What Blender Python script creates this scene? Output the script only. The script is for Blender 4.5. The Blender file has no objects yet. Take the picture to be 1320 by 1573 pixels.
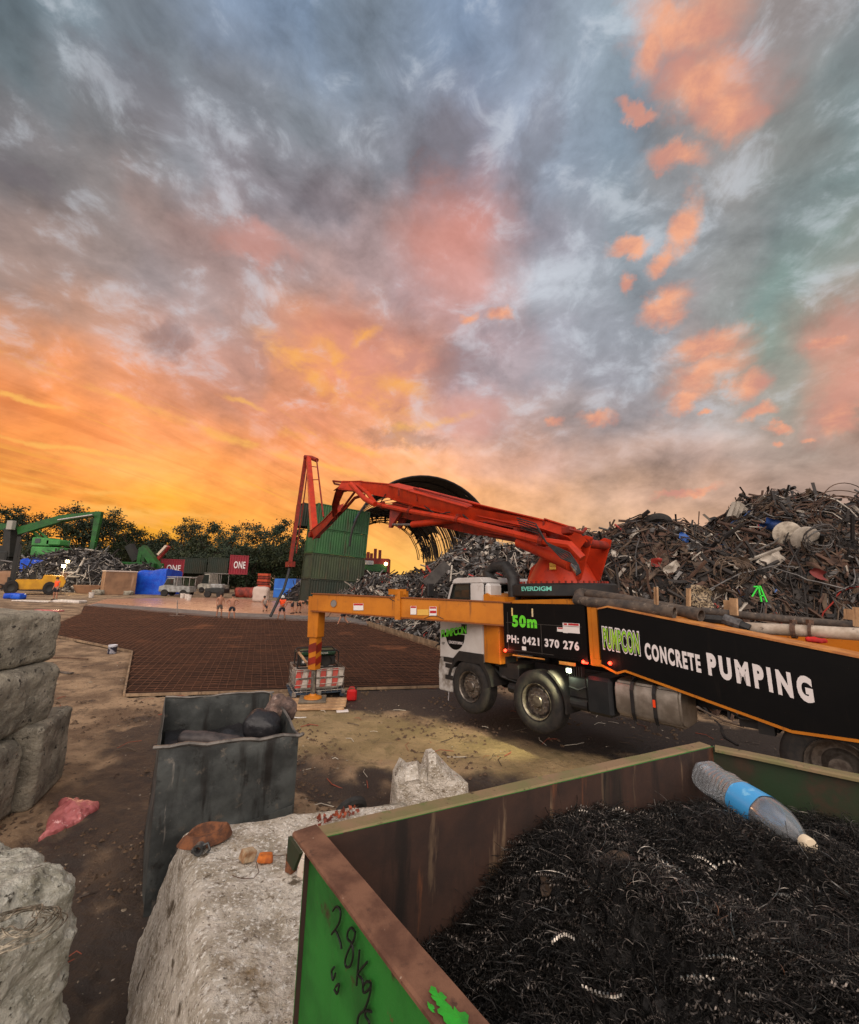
import bpy, math, random
import numpy as np
from mathutils import Vector, Matrix, noise
random.seed(7)
C = bpy.context.scene
COL = C.collection
R = math.radians
# ------------------------------------------------------------------ camera
CAM_H = 3.0; F = 660.0; CX = 660.0; CY = 786.5
_p = R(8.83); _r = R(2.0)
FW = Vector((0, math.cos(_p), math.sin(_p)))
_u0 = Vector((0, -math.sin(_p), math.cos(_p))); _r0 = Vector((1, 0, 0))
UP = _u0*math.cos(_r) - _r0*math.sin(_r); RT = _r0*math.cos(_r) + _u0*math.sin(_r)
CC = Vector((0, 0, CAM_H))
cd = bpy.data.cameras.new('camera'); cam = bpy.data.objects.new('camera', cd); COL.objects.link(cam)
cd.sensor_fit = 'HORIZONTAL'; cd.sensor_width = 36; cd.lens = 18; cd.clip_start = .05; cd.clip_end = 5000
cam.matrix_world = Matrix(((RT.x, UP.x, -FW.x, 0), (RT.y, UP.y, -FW.y, 0), (RT.z, UP.z, -FW.z, CAM_H), (0, 0, 0, 1)))
C.camera = cam
C.view_settings.view_transform = 'Standard'; C.view_settings.look = 'None'
C.view_settings.exposure = 0.0; C.view_settings.gamma = 1.0
def ray(x, y): return FW + RT*((x-CX)/F) - UP*((y-CY)/F)
def G(x, y, z=0.0):
    r = ray(x, y); return CC + r*((z-CAM_H)/r.z)
def P(x, y, d):
    r = ray(x, y); return CC + r*(d/r.y)
def px_of(v):
    w = v.dot(FW); return (CX+F*v.dot(RT)/w, CY-F*v.dot(UP)/w)
def lin(c):
    return tuple(((v/255)/12.92 if v/255 <= .04045 else ((v/255+.055)/1.055)**2.4) for v in c)

# ------------------------------------------------------------------ sky (world)
W = bpy.data.worlds.new('World'); C.world = W; W.use_nodes = True
nt = W.node_tree; nt.nodes.clear(); N = nt.nodes; LK = nt.links
def nd(t, **k):
    n = N.new(t)
    for a, b in k.items(): setattr(n, a, b)
    return n
def mth(op, a, b=None, c=None, clamp=False):
    n = N.new('ShaderNodeMath'); n.operation = op; n.use_clamp = clamp
    for i, v in enumerate((a, b, c)):
        if v is None: continue
        if isinstance(v, (int, float)): n.inputs[i].default_value = v
        else: LK.new(v, n.inputs[i])
    return n.outputs[0]
def mixc(f, a, b, blend='MIX'):
    n = N.new('ShaderNodeMix'); n.data_type = 'RGBA'; n.blend_type = blend
    for i, v in ((0, f), (6, a), (7, b)):
        if isinstance(v, (int, float)): n.inputs[i].default_value = v
        elif isinstance(v, tuple): n.inputs[i].default_value = (*v, 1)
        else: LK.new(v, n.inputs[i])
    return n.outputs[2]
def sstep(v, a, b):
    n = N.new('ShaderNodeMapRange'); n.interpolation_type = 'SMOOTHSTEP'
    LK.new(v, n.inputs[0]); n.inputs[1].default_value = a; n.inputs[2].default_value = b
    return n.outputs[0]
tc = nd('ShaderNodeTexCoord'); DIR = tc.outputs['Generated']
sep = nd('ShaderNodeSeparateXYZ'); LK.new(DIR, sep.inputs[0]); dx, dy, dz = sep.outputs
def noi(vec, scale, detail=5, rough=.55, dist=0.0):
    n = nd('ShaderNodeTexNoise'); n.inputs['Scale'].default_value = scale; n.inputs['Detail'].default_value = detail
    n.inputs['Roughness'].default_value = rough; n.inputs['Distortion'].default_value = dist
    LK.new(vec, n.inputs['Vector']); return n
# cloud layer coordinates: streets of cloud run towards azimuth 27 degrees
sa = R(27)
den = mth('ADD', mth('MAXIMUM', dz, 0.0), .26)
al = mth('DIVIDE', mth('ADD', mth('MULTIPLY', dx, math.sin(sa)), mth('MULTIPLY', dy, math.cos(sa))), den)
ac = mth('DIVIDE', mth('SUBTRACT', mth('MULTIPLY', dx, math.cos(sa)), mth('MULTIPLY', dy, math.sin(sa))), den)
def plane(ka, kc, off=0.0):
    n = nd('ShaderNodeCombineXYZ'); LK.new(mth('MULTIPLY', al, ka), n.inputs[0]); LK.new(mth('MULTIPLY', ac, kc), n.inputs[1])
    n.inputs[2].default_value = off; return n.outputs[0]
mpd = nd('ShaderNodeMapping'); mpd.inputs['Rotation'].default_value = (0, R(-32), 0); mpd.inputs['Scale'].default_value = (1.0, 1.0, 1.6); LK.new(DIR, mpd.inputs[0])
n_big = noi(mpd.outputs[0], 3.6, 14, .59, .3).outputs['Fac']
mpd.inputs['Location'].default_value = (.6, .2, .35)
n_wisp = noi(plane(.9, 1.35, 3.1), 3.4, 12, .6, .2).outputs['Fac']
n_fine = noi(mpd.outputs[0], 12, 14, .62, .35).outputs['Fac']
n_streak = noi(plane(.22, 2.6, 7.7), 2.6, 7, .6, .6).outputs['Fac']
warp = noi(DIR, 3.2, 5, .6)
wsep = nd('ShaderNodeSeparateColor'); LK.new(warp.outputs['Color'], wsep.inputs[0])
az = mth('MULTIPLY', mth('ARCTAN2', dx, dy), 180/math.pi)
el = mth('MULTIPLY', mth('ARCSINE', dz), 180/math.pi)
azw = mth('ADD', az, mth('MULTIPLY', mth('SUBTRACT', wsep.outputs[0], .5), 22))
elw = mth('ADD', el, mth('MULTIPLY', mth('SUBTRACT', wsep.outputs[1], .5), mth('MINIMUM', mth('MULTIPLY', el, .55), 13.0)))
GRID = {
 0:    [(104,120,130),(122,136,146),(128,137,148),(138,155,178),(140,160,186),(132,150,166),(126,150,180),(142,152,168),(150,165,176),(158,142,140),(140,126,122),(112,132,142)],
 90:   [(110,118,122),(120,128,134),(118,125,132),(142,148,158),(150,158,170),(142,148,162),(140,153,174),(138,150,168),(148,164,172),(152,142,142),(136,134,134),(120,144,155)],
 180:  [(116,114,117),(126,131,136),(112,109,111),(122,123,130),(158,166,176),(150,155,165),(136,138,152),(146,158,175),(135,150,165),(160,142,134),(140,142,140),(125,143,146)],
 270:  [(128,118,118),(130,126,127),(126,124,125),(150,152,160),(142,140,150),(152,151,160),(141,138,150),(154,162,176),(136,146,156),(150,146,146),(130,145,145),(128,147,148)],
 360:  [(150,126,118),(160,146,142),(172,145,138),(146,120,116),(172,162,168),(190,156,152),(208,148,140),(146,142,152),(140,148,155),(150,150,150),(134,145,146),(132,145,140)],
 450:  [(166,140,130),(160,140,134),(150,139,140),(165,145,142),(190,152,142),(180,158,160),(198,158,155),(164,168,176),(142,150,158),(155,158,162),(130,150,145),(142,140,134)],
 540:  [(214,142,98),(222,146,104),(186,138,120),(176,136,126),(234,150,100),(222,146,114),(170,142,144),(146,145,154),(135,140,148),(182,150,136),(140,154,144),(186,140,122)],
 630:  [(236,142,82),(242,148,82),(228,142,92),(204,140,112),(226,148,114),(226,156,118),(182,158,160),(160,155,160),(150,148,155),(165,154,150),(154,150,142),(188,152,134)],
 720:  [(238,150,72),(238,148,78),(238,150,84),(238,148,84),(236,148,90),(228,162,112),(222,164,132),(204,162,144),(204,168,150),(200,168,154),(194,168,154),(186,162,150)],
 790:  [(240,154,56),(240,152,60),(246,170,54),(240,154,66),(240,156,74),(242,164,90),(244,174,108),(240,180,128),(225,180,145),(220,175,145),(215,175,150),(208,170,152)],
 880:  [(244,158,52),(246,164,52),(252,180,55),(248,170,62),(250,180,78),(252,190,90),(245,190,110),(240,185,130),(225,180,140),(218,175,140),(210,172,145),(205,168,148)]}
gy = sorted(GRID)
def photo_sky(x, y):
    y = min(max(y, 0), 880); x = min(max(x, 0), 1320)
    for i in range(len(gy)-1):
        if gy[i] <= y <= gy[i+1]: break
    t = (y-gy[i])/(gy[i+1]-gy[i]); u = x/120; j = min(int(u), 10); u -= j
    o = []
    for k in range(3):
        a = GRID[gy[i]][j][k]*(1-u)+GRID[gy[i]][j+1][k]*u; b = GRID[gy[i+1]][j][k]*(1-u)+GRID[gy[i+1]][j+1][k]*u
        o.append(a*(1-t)+b*t)
    return lin(o)
AZ = 78.0; NST = 31
azn = mth('DIVIDE', mth('ADD', azw, AZ), 2*AZ)
prev = None; pe = None
for e in [0.5, 3.5, 7, 11, 15, 20, 25, 30, 36, 42, 49, 57, 66]:
    rp = nd('ShaderNodeValToRGB'); cr = rp.color_ramp; cr.interpolation = 'EASE'
    LK.new(azn, rp.inputs[0])
    for k in range(NST):
        a = R(-AZ+2*AZ*k/(NST-1)); ee = R(e)
        v = Vector((math.sin(a)*math.cos(ee), math.cos(a)*math.cos(ee), math.sin(ee)))
        x, y = px_of(v) if v.dot(FW) > .05 else (0 if a < 0 else 1320, 0)
        c = photo_sky(x, y)
        if k == 0: s = cr.elements[0]; s.position = 0
        elif k == NST-1: s = cr.elements[-1]; s.position = 1
        else: s = cr.elements.new(k/(NST-1))
        s.color = (*c, 1)
    if prev is None: prev = rp.outputs[0]
    else: prev = mixc(sstep(elw, pe, e), prev, rp.outputs[0])
    pe = e
sky = prev
# light and dark within the cloud deck
n_vast = noi(mpd.outputs[0], 1.7, 4, .5, .4).outputs['Fac']
hi = mth('ADD', mth('ADD', mth('MULTIPLY', mth('SUBTRACT', n_vast, .5), .9), mth('MULTIPLY', mth('SUBTRACT', n_big, .5), 1.8)), mth('MULTIPLY', mth('SUBTRACT', n_fine, .5), .9))
hw = mth('MULTIPLY', mth('SUBTRACT', n_wisp, .5), .8)
lowf = sstep(el, 30.0, 6.0)
hs = mth('MULTIPLY', mth('MULTIPLY', mth('SUBTRACT', n_streak, .5), mth('ADD', mth('MULTIPLY', lowf, .6), .2)), mth('ADD', mth('MULTIPLY', sstep(az, 8.0, -12.0), .9), .1))
amt = mth('MULTIPLY', mth('ADD', mth('ADD', hi, hw), hs), sstep(el, -1.0, 8.0))
gain = mth('MAXIMUM', mth('ADD', amt, 1.10), .34)
gc = nd('ShaderNodeCombineColor')
for i in range(3): LK.new(gain, gc.inputs[i])
sky = mixc(1.0, sky, gc.outputs[0], 'MULTIPLY')
# pale silver breaks in the upper deck
brk = mth('MULTIPLY', sstep(mth('ADD', mth('MULTIPLY', n_fine, .6), mth('MULTIPLY', n_big, .4)), .50, .64), mth('MULTIPLY', sstep(el, 12.0, 24.0), .45))
sky = mixc(brk, sky, lin((206, 212, 220)))
# ember streaks low in the west
westf = sstep(az, 6.0, -18.0)
stk = noi(plane(.16, 3.4, 1.7), 3.4, 7, .62, .5).outputs['Fac']
emb = mth('MULTIPLY', mth('MULTIPLY', sstep(stk, .52, .68), westf), mth('MULTIPLY', sstep(el, 26.0, 14.0), .62))
sky = mixc(emb, sky, lin((255, 178, 78)))
drk = mth('MULTIPLY', mth('MULTIPLY', sstep(stk, .46, .30), westf), mth('MULTIPLY', sstep(el, 26.0, 14.0), .35))
sky = mixc(drk, sky, lin((214, 118, 62)))
cvec = nd('ShaderNodeCombineXYZ')
pw = noi(DIR, 10.0, 9, .62); ps = nd('ShaderNodeSeparateColor'); LK.new(pw.outputs['Color'], ps.inputs[0])
LK.new(mth('ADD', az, mth('MULTIPLY', mth('SUBTRACT', ps.outputs[0], .5), 7.0)), cvec.inputs[0])
LK.new(mth('ADD', el, mth('MULTIPLY', mth('SUBTRACT', ps.outputs[1], .5), 7.0)), cvec.inputs[1])
cv2 = nd('ShaderNodeCombineXYZ')
LK.new(mth('ADD', az, mth('MULTIPLY', mth('SUBTRACT', ps.outputs[0], .5), 2.6)), cv2.inputs[0]); LK.new(mth('ADD', el, mth('MULTIPLY', mth('SUBTRACT', ps.outputs[1], .5), 2.6)), cv2.inputs[1])
def puffs(lst, soft0, soft1, cv=None, na_=1.5):
    cur = None
    for (x, y, rx, ry, rot) in lst:
        v = ray(x, y).normalized(); a0 = math.degrees(math.atan2(v.x, v.y)); e0 = math.degrees(math.asin(v.z))
        def ae(x2, y2):
            w = ray(x2, y2).normalized(); return Vector((math.degrees(math.atan2(w.x, w.y)), math.degrees(math.asin(w.z))))
        c, s = math.cos(R(rot)), math.sin(R(rot))
        ea = (ae(x+rx*c, y+rx*s)-ae(x-rx*c, y-rx*s))/2; eb = (ae(x-ry*s, y+ry*c)-ae(x+ry*s, y-ry*c))/2
        m = nd('ShaderNodeMapping'); m.vector_type = 'TEXTURE'
        m.inputs['Location'].default_value = (a0, e0, 0); m.inputs['Rotation'].default_value = (0, 0, math.atan2(ea.y, ea.x))
        m.inputs['Scale'].default_value = (ea.length, eb.length, 1)
        LK.new((cv or cvec).outputs[0], m.inputs[0])
        l = nd('ShaderNodeVectorMath'); l.operation = 'LENGTH'; LK.new(m.outputs[0], l.inputs[0])
        cur = l.outputs['Value'] if cur is None else mth('MINIMUM', cur, l.outputs['Value'])
    cur = mth('ADD', cur, mth('MULTIPLY', mth('SUBTRACT', n_fine, .5), na_))
    return sstep(cur, soft1, soft0)
dk = puffs([(398,322,34,36,0),(210,150,110,42,32),(330,215,60,26,30),(262,520,36,22,10),(30,260,90,22,30),(690,215,46,60,0),(500,310,40,26,20),(830,215,40,50,60),(700,560,60,30,0),(620,670,60,12,5)], .45, 1.5)
sky = mixc(mth('MULTIPLY', dk, .42), sky, lin((112, 104, 110)))
fz = puffs([(690,390,70,90,10),(1100,130,80,60,0),(1300,600,34,80,10),(400,382,60,24,15),(560,555,120,60,20),(720,640,60,40,0),(1290,510,40,40,0)], .2, 1.6)
sky = mixc(mth('MULTIPLY', fz, .42), sky, lin((228, 152, 134)))
yl = puffs([(450,545,56,17,27),(492,590,36,12,50),(612,592,42,17,5),(445,668,24,7,20),(215,795,70,8,5),(560,520,26,9,-30),(520,560,60,14,35),(580,620,50,10,15)], .0, 1.7)
sky = mixc(mth('MULTIPLY', mth('MULTIPLY', yl, sstep(n_fine, .36, .60)), .8), sky, lin((250, 176, 88)))
sk = puffs([(60,552,110,5,22),(150,600,140,6,20),(260,640,150,7,20),(380,684,120,6,18),(490,712,90,5,14),(120,690,150,4,9),(300,735,170,5,9),(90,752,140,5,6),(230,788,130,6,3),(430,760,120,4,8),(40,610,90,4,16),(560,690,80,5,16),(660,650,60,7,-10),(330,600,80,4,24)], .1, 1.5, cv2, 2.2)
sky = mixc(mth('MULTIPLY', mth('MULTIPLY', sk, sstep(n_wisp, .38, .58)), .75), sky, lin((255, 190, 96)))
pk = puffs([(1045,28,88,52,-12),(1000,72,30,36,60),(1075,140,62,62,0),(1110,185,52,40,0),(980,182,26,12,20),(1042,256,44,20,0),(1055,350,50,20,-62),(1020,400,30,14,-50),(972,378,32,13,-10),(966,428,11,13,0),
            (1022,468,48,19,-32),(1090,528,62,22,-16),(1085,572,74,26,-30),(1045,612,34,14,-20),(1145,592,34,20,-15),(1160,638,28,10,-14),(1196,658,22,8,-8),(768,487,20,14,0),(722,491,14,13,-25),(920,640,26,12,0),
            (1190,688,9,6,0),(1258,672,14,7,-8),(1080,631,10,7,0),(1060,759,46,6,0),(850,640,15,8,0),(625,545,40,22,10),(1300,640,20,26,0),(1270,525,16,12,0)], .3, 1.45)
pcol = mixc(sstep(mth('ADD', mth('MULTIPLY', n_fine, .7), mth('MULTIPLY', n_big, .3)), .38, .62), lin((206, 146, 130)), lin((250, 176, 136)))
sky = mixc(mth('MULTIPLY', pk, .92), sky, pcol)
# unseen sky behind the camera and overhead, brightened as added fill light
back = mth('MULTIPLY', sstep(dy, .12, -.45), 1.0)
zen = sstep(el, 62.0, 80.0)
fill_lobe = mth('MULTIPLY', sstep(dy, -.15, -.75), sstep(el, 4.0, 22.0))  # bright zone added behind the camera to shape the foreground light
bk = mixc(fill_lobe, (.85, .80, .80), (3.6, 3.15, 2.85))
sky = mixc(mth('MAXIMUM', back, zen), sky, bk)
nish = nd('ShaderNodeTexSky'); nish.sky_type = 'NISHITA'; nish.sun_disc = False
SUN_EL, SUN_AZ = R(4.0), R(-27)
nish.sun_elevation = SUN_EL; nish.sun_rotation = SUN_AZ
sky = mixc(.0006, sky, nish.outputs[0], 'ADD')
sky = mixc(sstep(dz, 0.0, -.02), sky, (.05, .04, .03))
bg = nd('ShaderNodeBackground'); bg.inputs[1].default_value = 1.0; LK.new(sky, bg.inputs[0])
wo = nd('ShaderNodeOutputWorld'); LK.new(bg.outputs[0], wo.inputs[0])
W.cycles.sampling_method = 'MANUAL'; W.cycles.sample_map_resolution = 512
# ------------------------------------------------------------------ last light of the sun
sl = bpy.data.lights.new('sun', 'SUN'); sl.energy = .5; sl.angle = R(20); sl.color = (1, .62, .36)
so = bpy.data.objects.new('sun', sl); COL.objects.link(so)
sd = Vector((math.sin(SUN_AZ)*math.cos(SUN_EL), math.cos(SUN_AZ)*math.cos(SUN_EL), math.sin(SUN_EL)))
so.rotation_euler = (-sd).to_track_quat('-Z', 'Y').to_euler()
try:
    C.cycles.use_denoising = True; C.cycles.max_bounces = 6; C.cycles.transparent_max_bounces = 12
except Exception: pass

# ------------------------------------------------------------------ materials
def M(name, c1, c2=None, sc=4.0, rough=.7, metal=0.0, bump=.0, bsc=30.0, spots=None, streak=None, r2=None, dist=.02, emit=None, spec=.4, world=False, contrast=(.35, .65), trans=0.0):
    """c1/c2: sRGB 0-255 albedo colours mixed by noise; spots = list of (colour, scale, lo, hi)."""
    m = bpy.data.materials.new(name); m.use_nodes = True
    t = m.node_tree; n = t.nodes; l = t.links; b = n['Principled BSDF']
    b.inputs['Roughness'].default_value = rough; b.inputs['Metallic'].default_value = metal
    b.inputs['Specular IOR Level'].default_value = spec
    tc = n.new('ShaderNodeTexCoord')
    if world:
        g = n.new('ShaderNodeNewGeometry'); vec = g.outputs['Position']
    else: vec = tc.outputs['Object']
    def nz(s, d=6, rg=.6, v=vec, di=0.0):
        q = n.new('ShaderNodeTexNoise'); q.inputs['Scale'].default_value = s; q.inputs['Detail'].default_value = d
        q.inputs['Roughness'].default_value = rg; q.inputs['Distortion'].default_value = di; l.new(v, q.inputs['Vector']); return q.outputs['Fac']
    def mr(v, a, bb):
        q = n.new('ShaderNodeMapRange'); q.interpolation_type = 'SMOOTHSTEP'; l.new(v, q.inputs[0]); q.inputs[1].default_value = a; q.inputs[2].default_value = bb; return q.outputs[0]
    def mx(f, a, bb):
        q = n.new('ShaderNodeMix'); q.data_type = 'RGBA'
        for i, v in ((0, f), (6, a), (7, bb)):
            if isinstance(v, float): q.inputs[i].default_value = v
            elif isinstance(v, tuple): q.inputs[i].default_value = (*v, 1)
            else: l.new(v, q.inputs[i])
        return q.outputs[2]
    col = None
    if c2 is not None:
        f = mr(nz(sc), *contrast)
        col = mx(f, lin(c1), lin(c2))
        if r2 is not None:
            q = n.new('ShaderNodeMapRange'); l.new(f, q.inputs[0]); q.inputs[3].default_value = rough; q.inputs[4].default_value = r2
            l.new(q.outputs[0], b.inputs['Roughness'])
    else: b.inputs['Base Color'].default_value = (*lin(c1), 1)
    for (sc_c, s, lo, hi) in (spots or []):
        f = mr(nz(s, 8, .65), lo, hi)
        col = mx(f, col if col is not None else lin(c1), lin(sc_c))
    for (sc_c, s, lo, hi) in (streak or []):
        mp = n.new('ShaderNodeMapping'); mp.inputs['Scale'].default_value = (1, 1, .12); l.new(vec, mp.inputs[0])
        f = mr(nz(s, 6, .6, mp.outputs[0]), lo, hi)
        col = mx(f, col if col is not None else lin(c1), lin(sc_c))
    if col is not None: l.new(col, b.inputs['Base Color'])
    if bump:
        q = n.new('ShaderNodeBump'); q.inputs['Strength'].default_value = bump; q.inputs['Distance'].default_value = dist
        l.new(nz(bsc, 8, .65), q.inputs['Height']); l.new(q.outputs[0], b.inputs['Normal'])
    if emit: b.inputs['Emission Color'].default_value = (*lin(emit[0]), 1); b.inputs['Emission Strength'].default_value = emit[1]
    if trans: b.inputs['Transmission Weight'].default_value = trans
    return m

# ------------------------------------------------------------------ mesh builder
def rotz(a): return Matrix.Rotation(a, 4, 'Z')
class MB:
    def __init__(s): s.v = []; s.f = []; s.m = []; s.T = None; s.mi = 0
    def add(s, vs, fs):
        o = len(s.v)
        if s.T is not None: vs = [s.T @ Vector(p) for p in vs]
        s.v.extend([tuple(p) for p in vs]); s.f.extend([tuple(i+o for i in f) for f in fs]); s.m.extend([s.mi]*len(fs)); return s
    def box(s, c, d, rot=None, bev=0.0):
        x, y, z = d[0]/2, d[1]/2, d[2]/2
        if bev:
            b = min(bev, x*.9, y*.9, z*.9); vs = []; pts = {}
            for sx in (-1, 1):
                for sy in (-1, 1):
                    for sz in (-1, 1):
                        for k, (px, py, pz) in enumerate(((x, y-b, z-b), (x-b, y, z-b), (x-b, y-b, z))):
                            pts[(sx, sy, sz, k)] = len(vs); vs.append((sx*px, sy*py, sz*pz))
            fs = []
            S = (-1, 1)
            for a in S: fs.append([pts[(a, -1, -1, 0)], pts[(a, 1, -1, 0)], pts[(a, 1, 1, 0)], pts[(a, -1, 1, 0)]][::a])
            for a in S: fs.append([pts[(-1, a, -1, 1)], pts[(1, a, -1, 1)], pts[(1, a, 1, 1)], pts[(-1, a, 1, 1)]][::-a])
            for a in S: fs.append([pts[(-1, -1, a, 2)], pts[(1, -1, a, 2)], pts[(1, 1, a, 2)], pts[(-1, 1, a, 2)]][::a])
            for a in S:
                for b2 in S:
                    fs.append([pts[(a, b2, -1, 0)], pts[(a, b2, -1, 1)], pts[(a, b2, 1, 1)], pts[(a, b2, 1, 0)]][::a*b2])
                    fs.append([pts[(a, -1, b2, 0)], pts[(a, -1, b2, 2)], pts[(a, 1, b2, 2)], pts[(a, 1, b2, 0)]][::-a*b2])
                    fs.append([pts[(-1, a, b2, 1)], pts[(-1, a, b2, 2)], pts[(1, a, b2, 2)], pts[(1, a, b2, 1)]][::a*b2])
                    for c2 in S: fs.append([pts[(a, b2, c2, 0)], pts[(a, b2, c2, 1)], pts[(a, b2, c2, 2)]][::a*b2*c2])
        else:
            vs = [(-x, -y, -z), (x, -y, -z), (x, y, -z), (-x, y, -z), (-x, -y, z), (x, -y, z), (x, y, z), (-x, y, z)]
            fs = [(0, 3, 2, 1), (4, 5, 6, 7), (0, 1, 5, 4), (1, 2, 6, 5), (2, 3, 7, 6), (3, 0, 4, 7)]
        c = Vector(c)
        if rot is not None: vs = [(rot @ Vector(p)) + c for p in vs]
        else: vs = [Vector(p)+c for p in vs]
        return s.add(vs, fs)
    def beam(s, p0, p1, w, h, w1=None, h1=None, up=Vector((0, 0, 1)), bev=0):
        """rectangular bar from p0 to p1, w sideways, h along up, may taper"""
        p0, p1 = Vector(p0), Vector(p1); d = (p1-p0).normalized(); sd_ = d.cross(up)
        if sd_.length < 1e-4: sd_ = d.cross(Vector((1, 0, 0)))
        sd_.normalize(); u = sd_.cross(d).normalized(); w1 = w if w1 is None else w1; h1 = h if h1 is None else h1
        vs = []
        for p, a, b in ((p0, w, h), (p1, w1, h1)):
            for x, y in ((-1, -1), (1, -1), (1, 1), (-1, 1)): vs.append(p+sd_*x*a/2+u*y*b/2)
        return s.add(vs, [(3, 2, 1, 0), (4, 5, 6, 7), (0, 1, 5, 4), (1, 2, 6, 5), (2, 3, 7, 6), (3, 0, 4, 7)])
    def prism(s, poly, y0, y1):
        """poly in x,z extruded along y"""
        n = len(poly); vs = [(x, y0, z) for x, z in poly]+[(x, y1, z) for x, z in poly]
        return s.add(vs, [tuple(range(n)), tuple(range(2*n-1, n-1, -1))]+[(i, i+n, (i+1) % n+n, (i+1) % n) for i in range(n)])
    def ngon3(s, pts, off):
        """3-D polygon given thickness vector off"""
        n = len(pts); off = Vector(off); vs = [Vector(p) for p in pts]+[Vector(p)+off for p in pts]
        return s.add(vs, [tuple(range(n)), tuple(range(2*n-1, n-1, -1))]+[(i, i+n, (i+1) % n+n, (i+1) % n) for i in range(n)])
    def tube(s, path, r, n=8, caps=True, radii=None):
        path = [Vector(p) for p in path]; m = len(path); vs = []; pr = None
        for i, p in enumerate(path):
            d = (path[min(i+1, m-1)]-path[max(i-1, 0)])
            d = d.normalized() if d.length > 1e-9 else Vector((0, 0, 1))
            if pr is None:
                a = d.cross(Vector((0, 0, 1)));
                if a.length < .05: a = d.cross(Vector((1, 0, 0)))
            else: a = pr-d*pr.dot(d)
            a.normalize(); pr = a; b = d.cross(a); rr = radii[i] if radii else r
            for k in range(n):
                t = 2*math.pi*k/n; vs.append(p+a*math.cos(t)*rr+b*math.sin(t)*rr)
        fs = [(i*n+k, i*n+(k+1) % n, (i+1)*n+(k+1) % n, (i+1)*n+k) for i in range(m-1) for k in range(n)]
        if caps: fs += [tuple(range(n))[::-1], tuple(range((m-1)*n, m*n))]
        return s.add(vs, fs)
    def lathe(s, prof, c=(0, 0, 0), axis='Z', n=24, caps=False, a0=0, a1=2*math.pi):
        """prof: list of (radius, height)"""
        full = abs(a1-a0-2*math.pi) < 1e-6; k = n if full else n+1; vs = []
        for r_, h in prof:
            for i in range(k):
                t = a0+(a1-a0)*i/n; x, y = r_*math.cos(t), r_*math.sin(t)
                v = {'Z': (x, y, h), 'Y': (x, h, y), 'X': (h, x, y)}[axis]
                vs.append(Vector(v)+Vector(c))
        fs = []
        for j in range(len(prof)-1):
            for i in range(k if full else k-1): fs.append((j*k+i, j*k+(i+1) % k, (j+1)*k+(i+1) % k, (j+1)*k+i))
        if caps: fs += [tuple(range(k)), tuple(range((len(prof)-1)*k, len(prof)*k))]
        return s.add(vs, fs)
    def quad(s, a, b, c, d): return s.add([a, b, c, d], [(0, 1, 2, 3)])
    def mesh(s, name, mats, smooth=False):
        me = bpy.data.meshes.new(name); me.from_pydata(s.v, [], s.f)
        for mt in (mats if isinstance(mats, (list, tuple)) else [mats]): me.materials.append(mt)
        if any(s.m): me.polygons.foreach_set('material_index', s.m)
        if smooth:
            me.polygons.foreach_set('use_smooth', [True]*len(s.f))
            try: me.set_sharp_from_angle(angle=R(35 if smooth is True else smooth))
            except Exception: pass
        me.update(); return me
    def build(s, name, mats, parent=None, smooth=False, fixn=False, bevel=0.0):
        me = s.mesh(name, mats, smooth)
        if fixn or bevel:
            import bmesh
            b = bmesh.new(); b.from_mesh(me); bmesh.ops.recalc_face_normals(b, faces=b.faces)
            if bevel: bmesh.ops.bevel(b, geom=[e for e in b.edges if len(e.link_faces) == 2 and e.calc_face_angle(0) > .5], offset=bevel, segments=2, affect='EDGES', clamp_overlap=True)
            b.to_mesh(me); b.free()
            if bevel:
                me.polygons.foreach_set('use_smooth', [True]*len(me.polygons))
                me.set_sharp_from_angle(angle=R(35))
        return link(name, me, parent)
def link(name, me, parent=None):
    o = bpy.data.objects.new(name, me); COL.objects.link(o)
    if parent is not None: o.parent = parent
    return o
def tag(o, label=None, cat=None, group=None, kind=None):
    if label: o['label'] = label
    if cat: o['category'] = cat
    if group: o['group'] = group
    if kind: o['kind'] = kind
    return o
def thing(name, label, cat, loc=(0, 0, 0), rz=0.0, group=None, mat=None):
    o = bpy.data.objects.new(name, None); COL.objects.link(o); o.empty_display_size = .2
    if mat is not None: o.matrix_world = mat
    else: o.location = loc; o.rotation_euler = (0, 0, rz)
    return tag(o, label, cat, group)
KIDS = {}
def copy_tree(o, loc=None, rz=None, label=None, scale=None):
    c = o.copy(); COL.objects.link(c)
    def kids(src, dst):
        for ch in src.children:
            d = ch.copy(); COL.objects.link(d); d.parent = dst; kids(ch, d)
    kids(o, c)
    if loc is not None: c.location = loc
    if rz is not None: c.rotation_euler = (0, 0, rz)
    if scale is not None: c.scale = (scale,)*3 if isinstance(scale, (int, float)) else scale
    if label: c['label'] = label
    return c
def text_mesh(body, emb=0.0, depth=.0, slant=0.0, sp=1.0):
    cu = bpy.data.curves.new('t', 'FONT'); cu.body = body; cu.size = 1; cu.offset = emb; cu.extrude = depth; cu.space_character = sp; cu.shear = slant
    cu.resolution_u = 4
    ob = bpy.data.objects.new('t', cu); COL.objects.link(ob)
    dg = bpy.context.evaluated_depsgraph_get(); me = bpy.data.meshes.new_from_object(ob.evaluated_get(dg))
    bpy.data.objects.remove(ob); bpy.data.curves.remove(cu); return me
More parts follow.
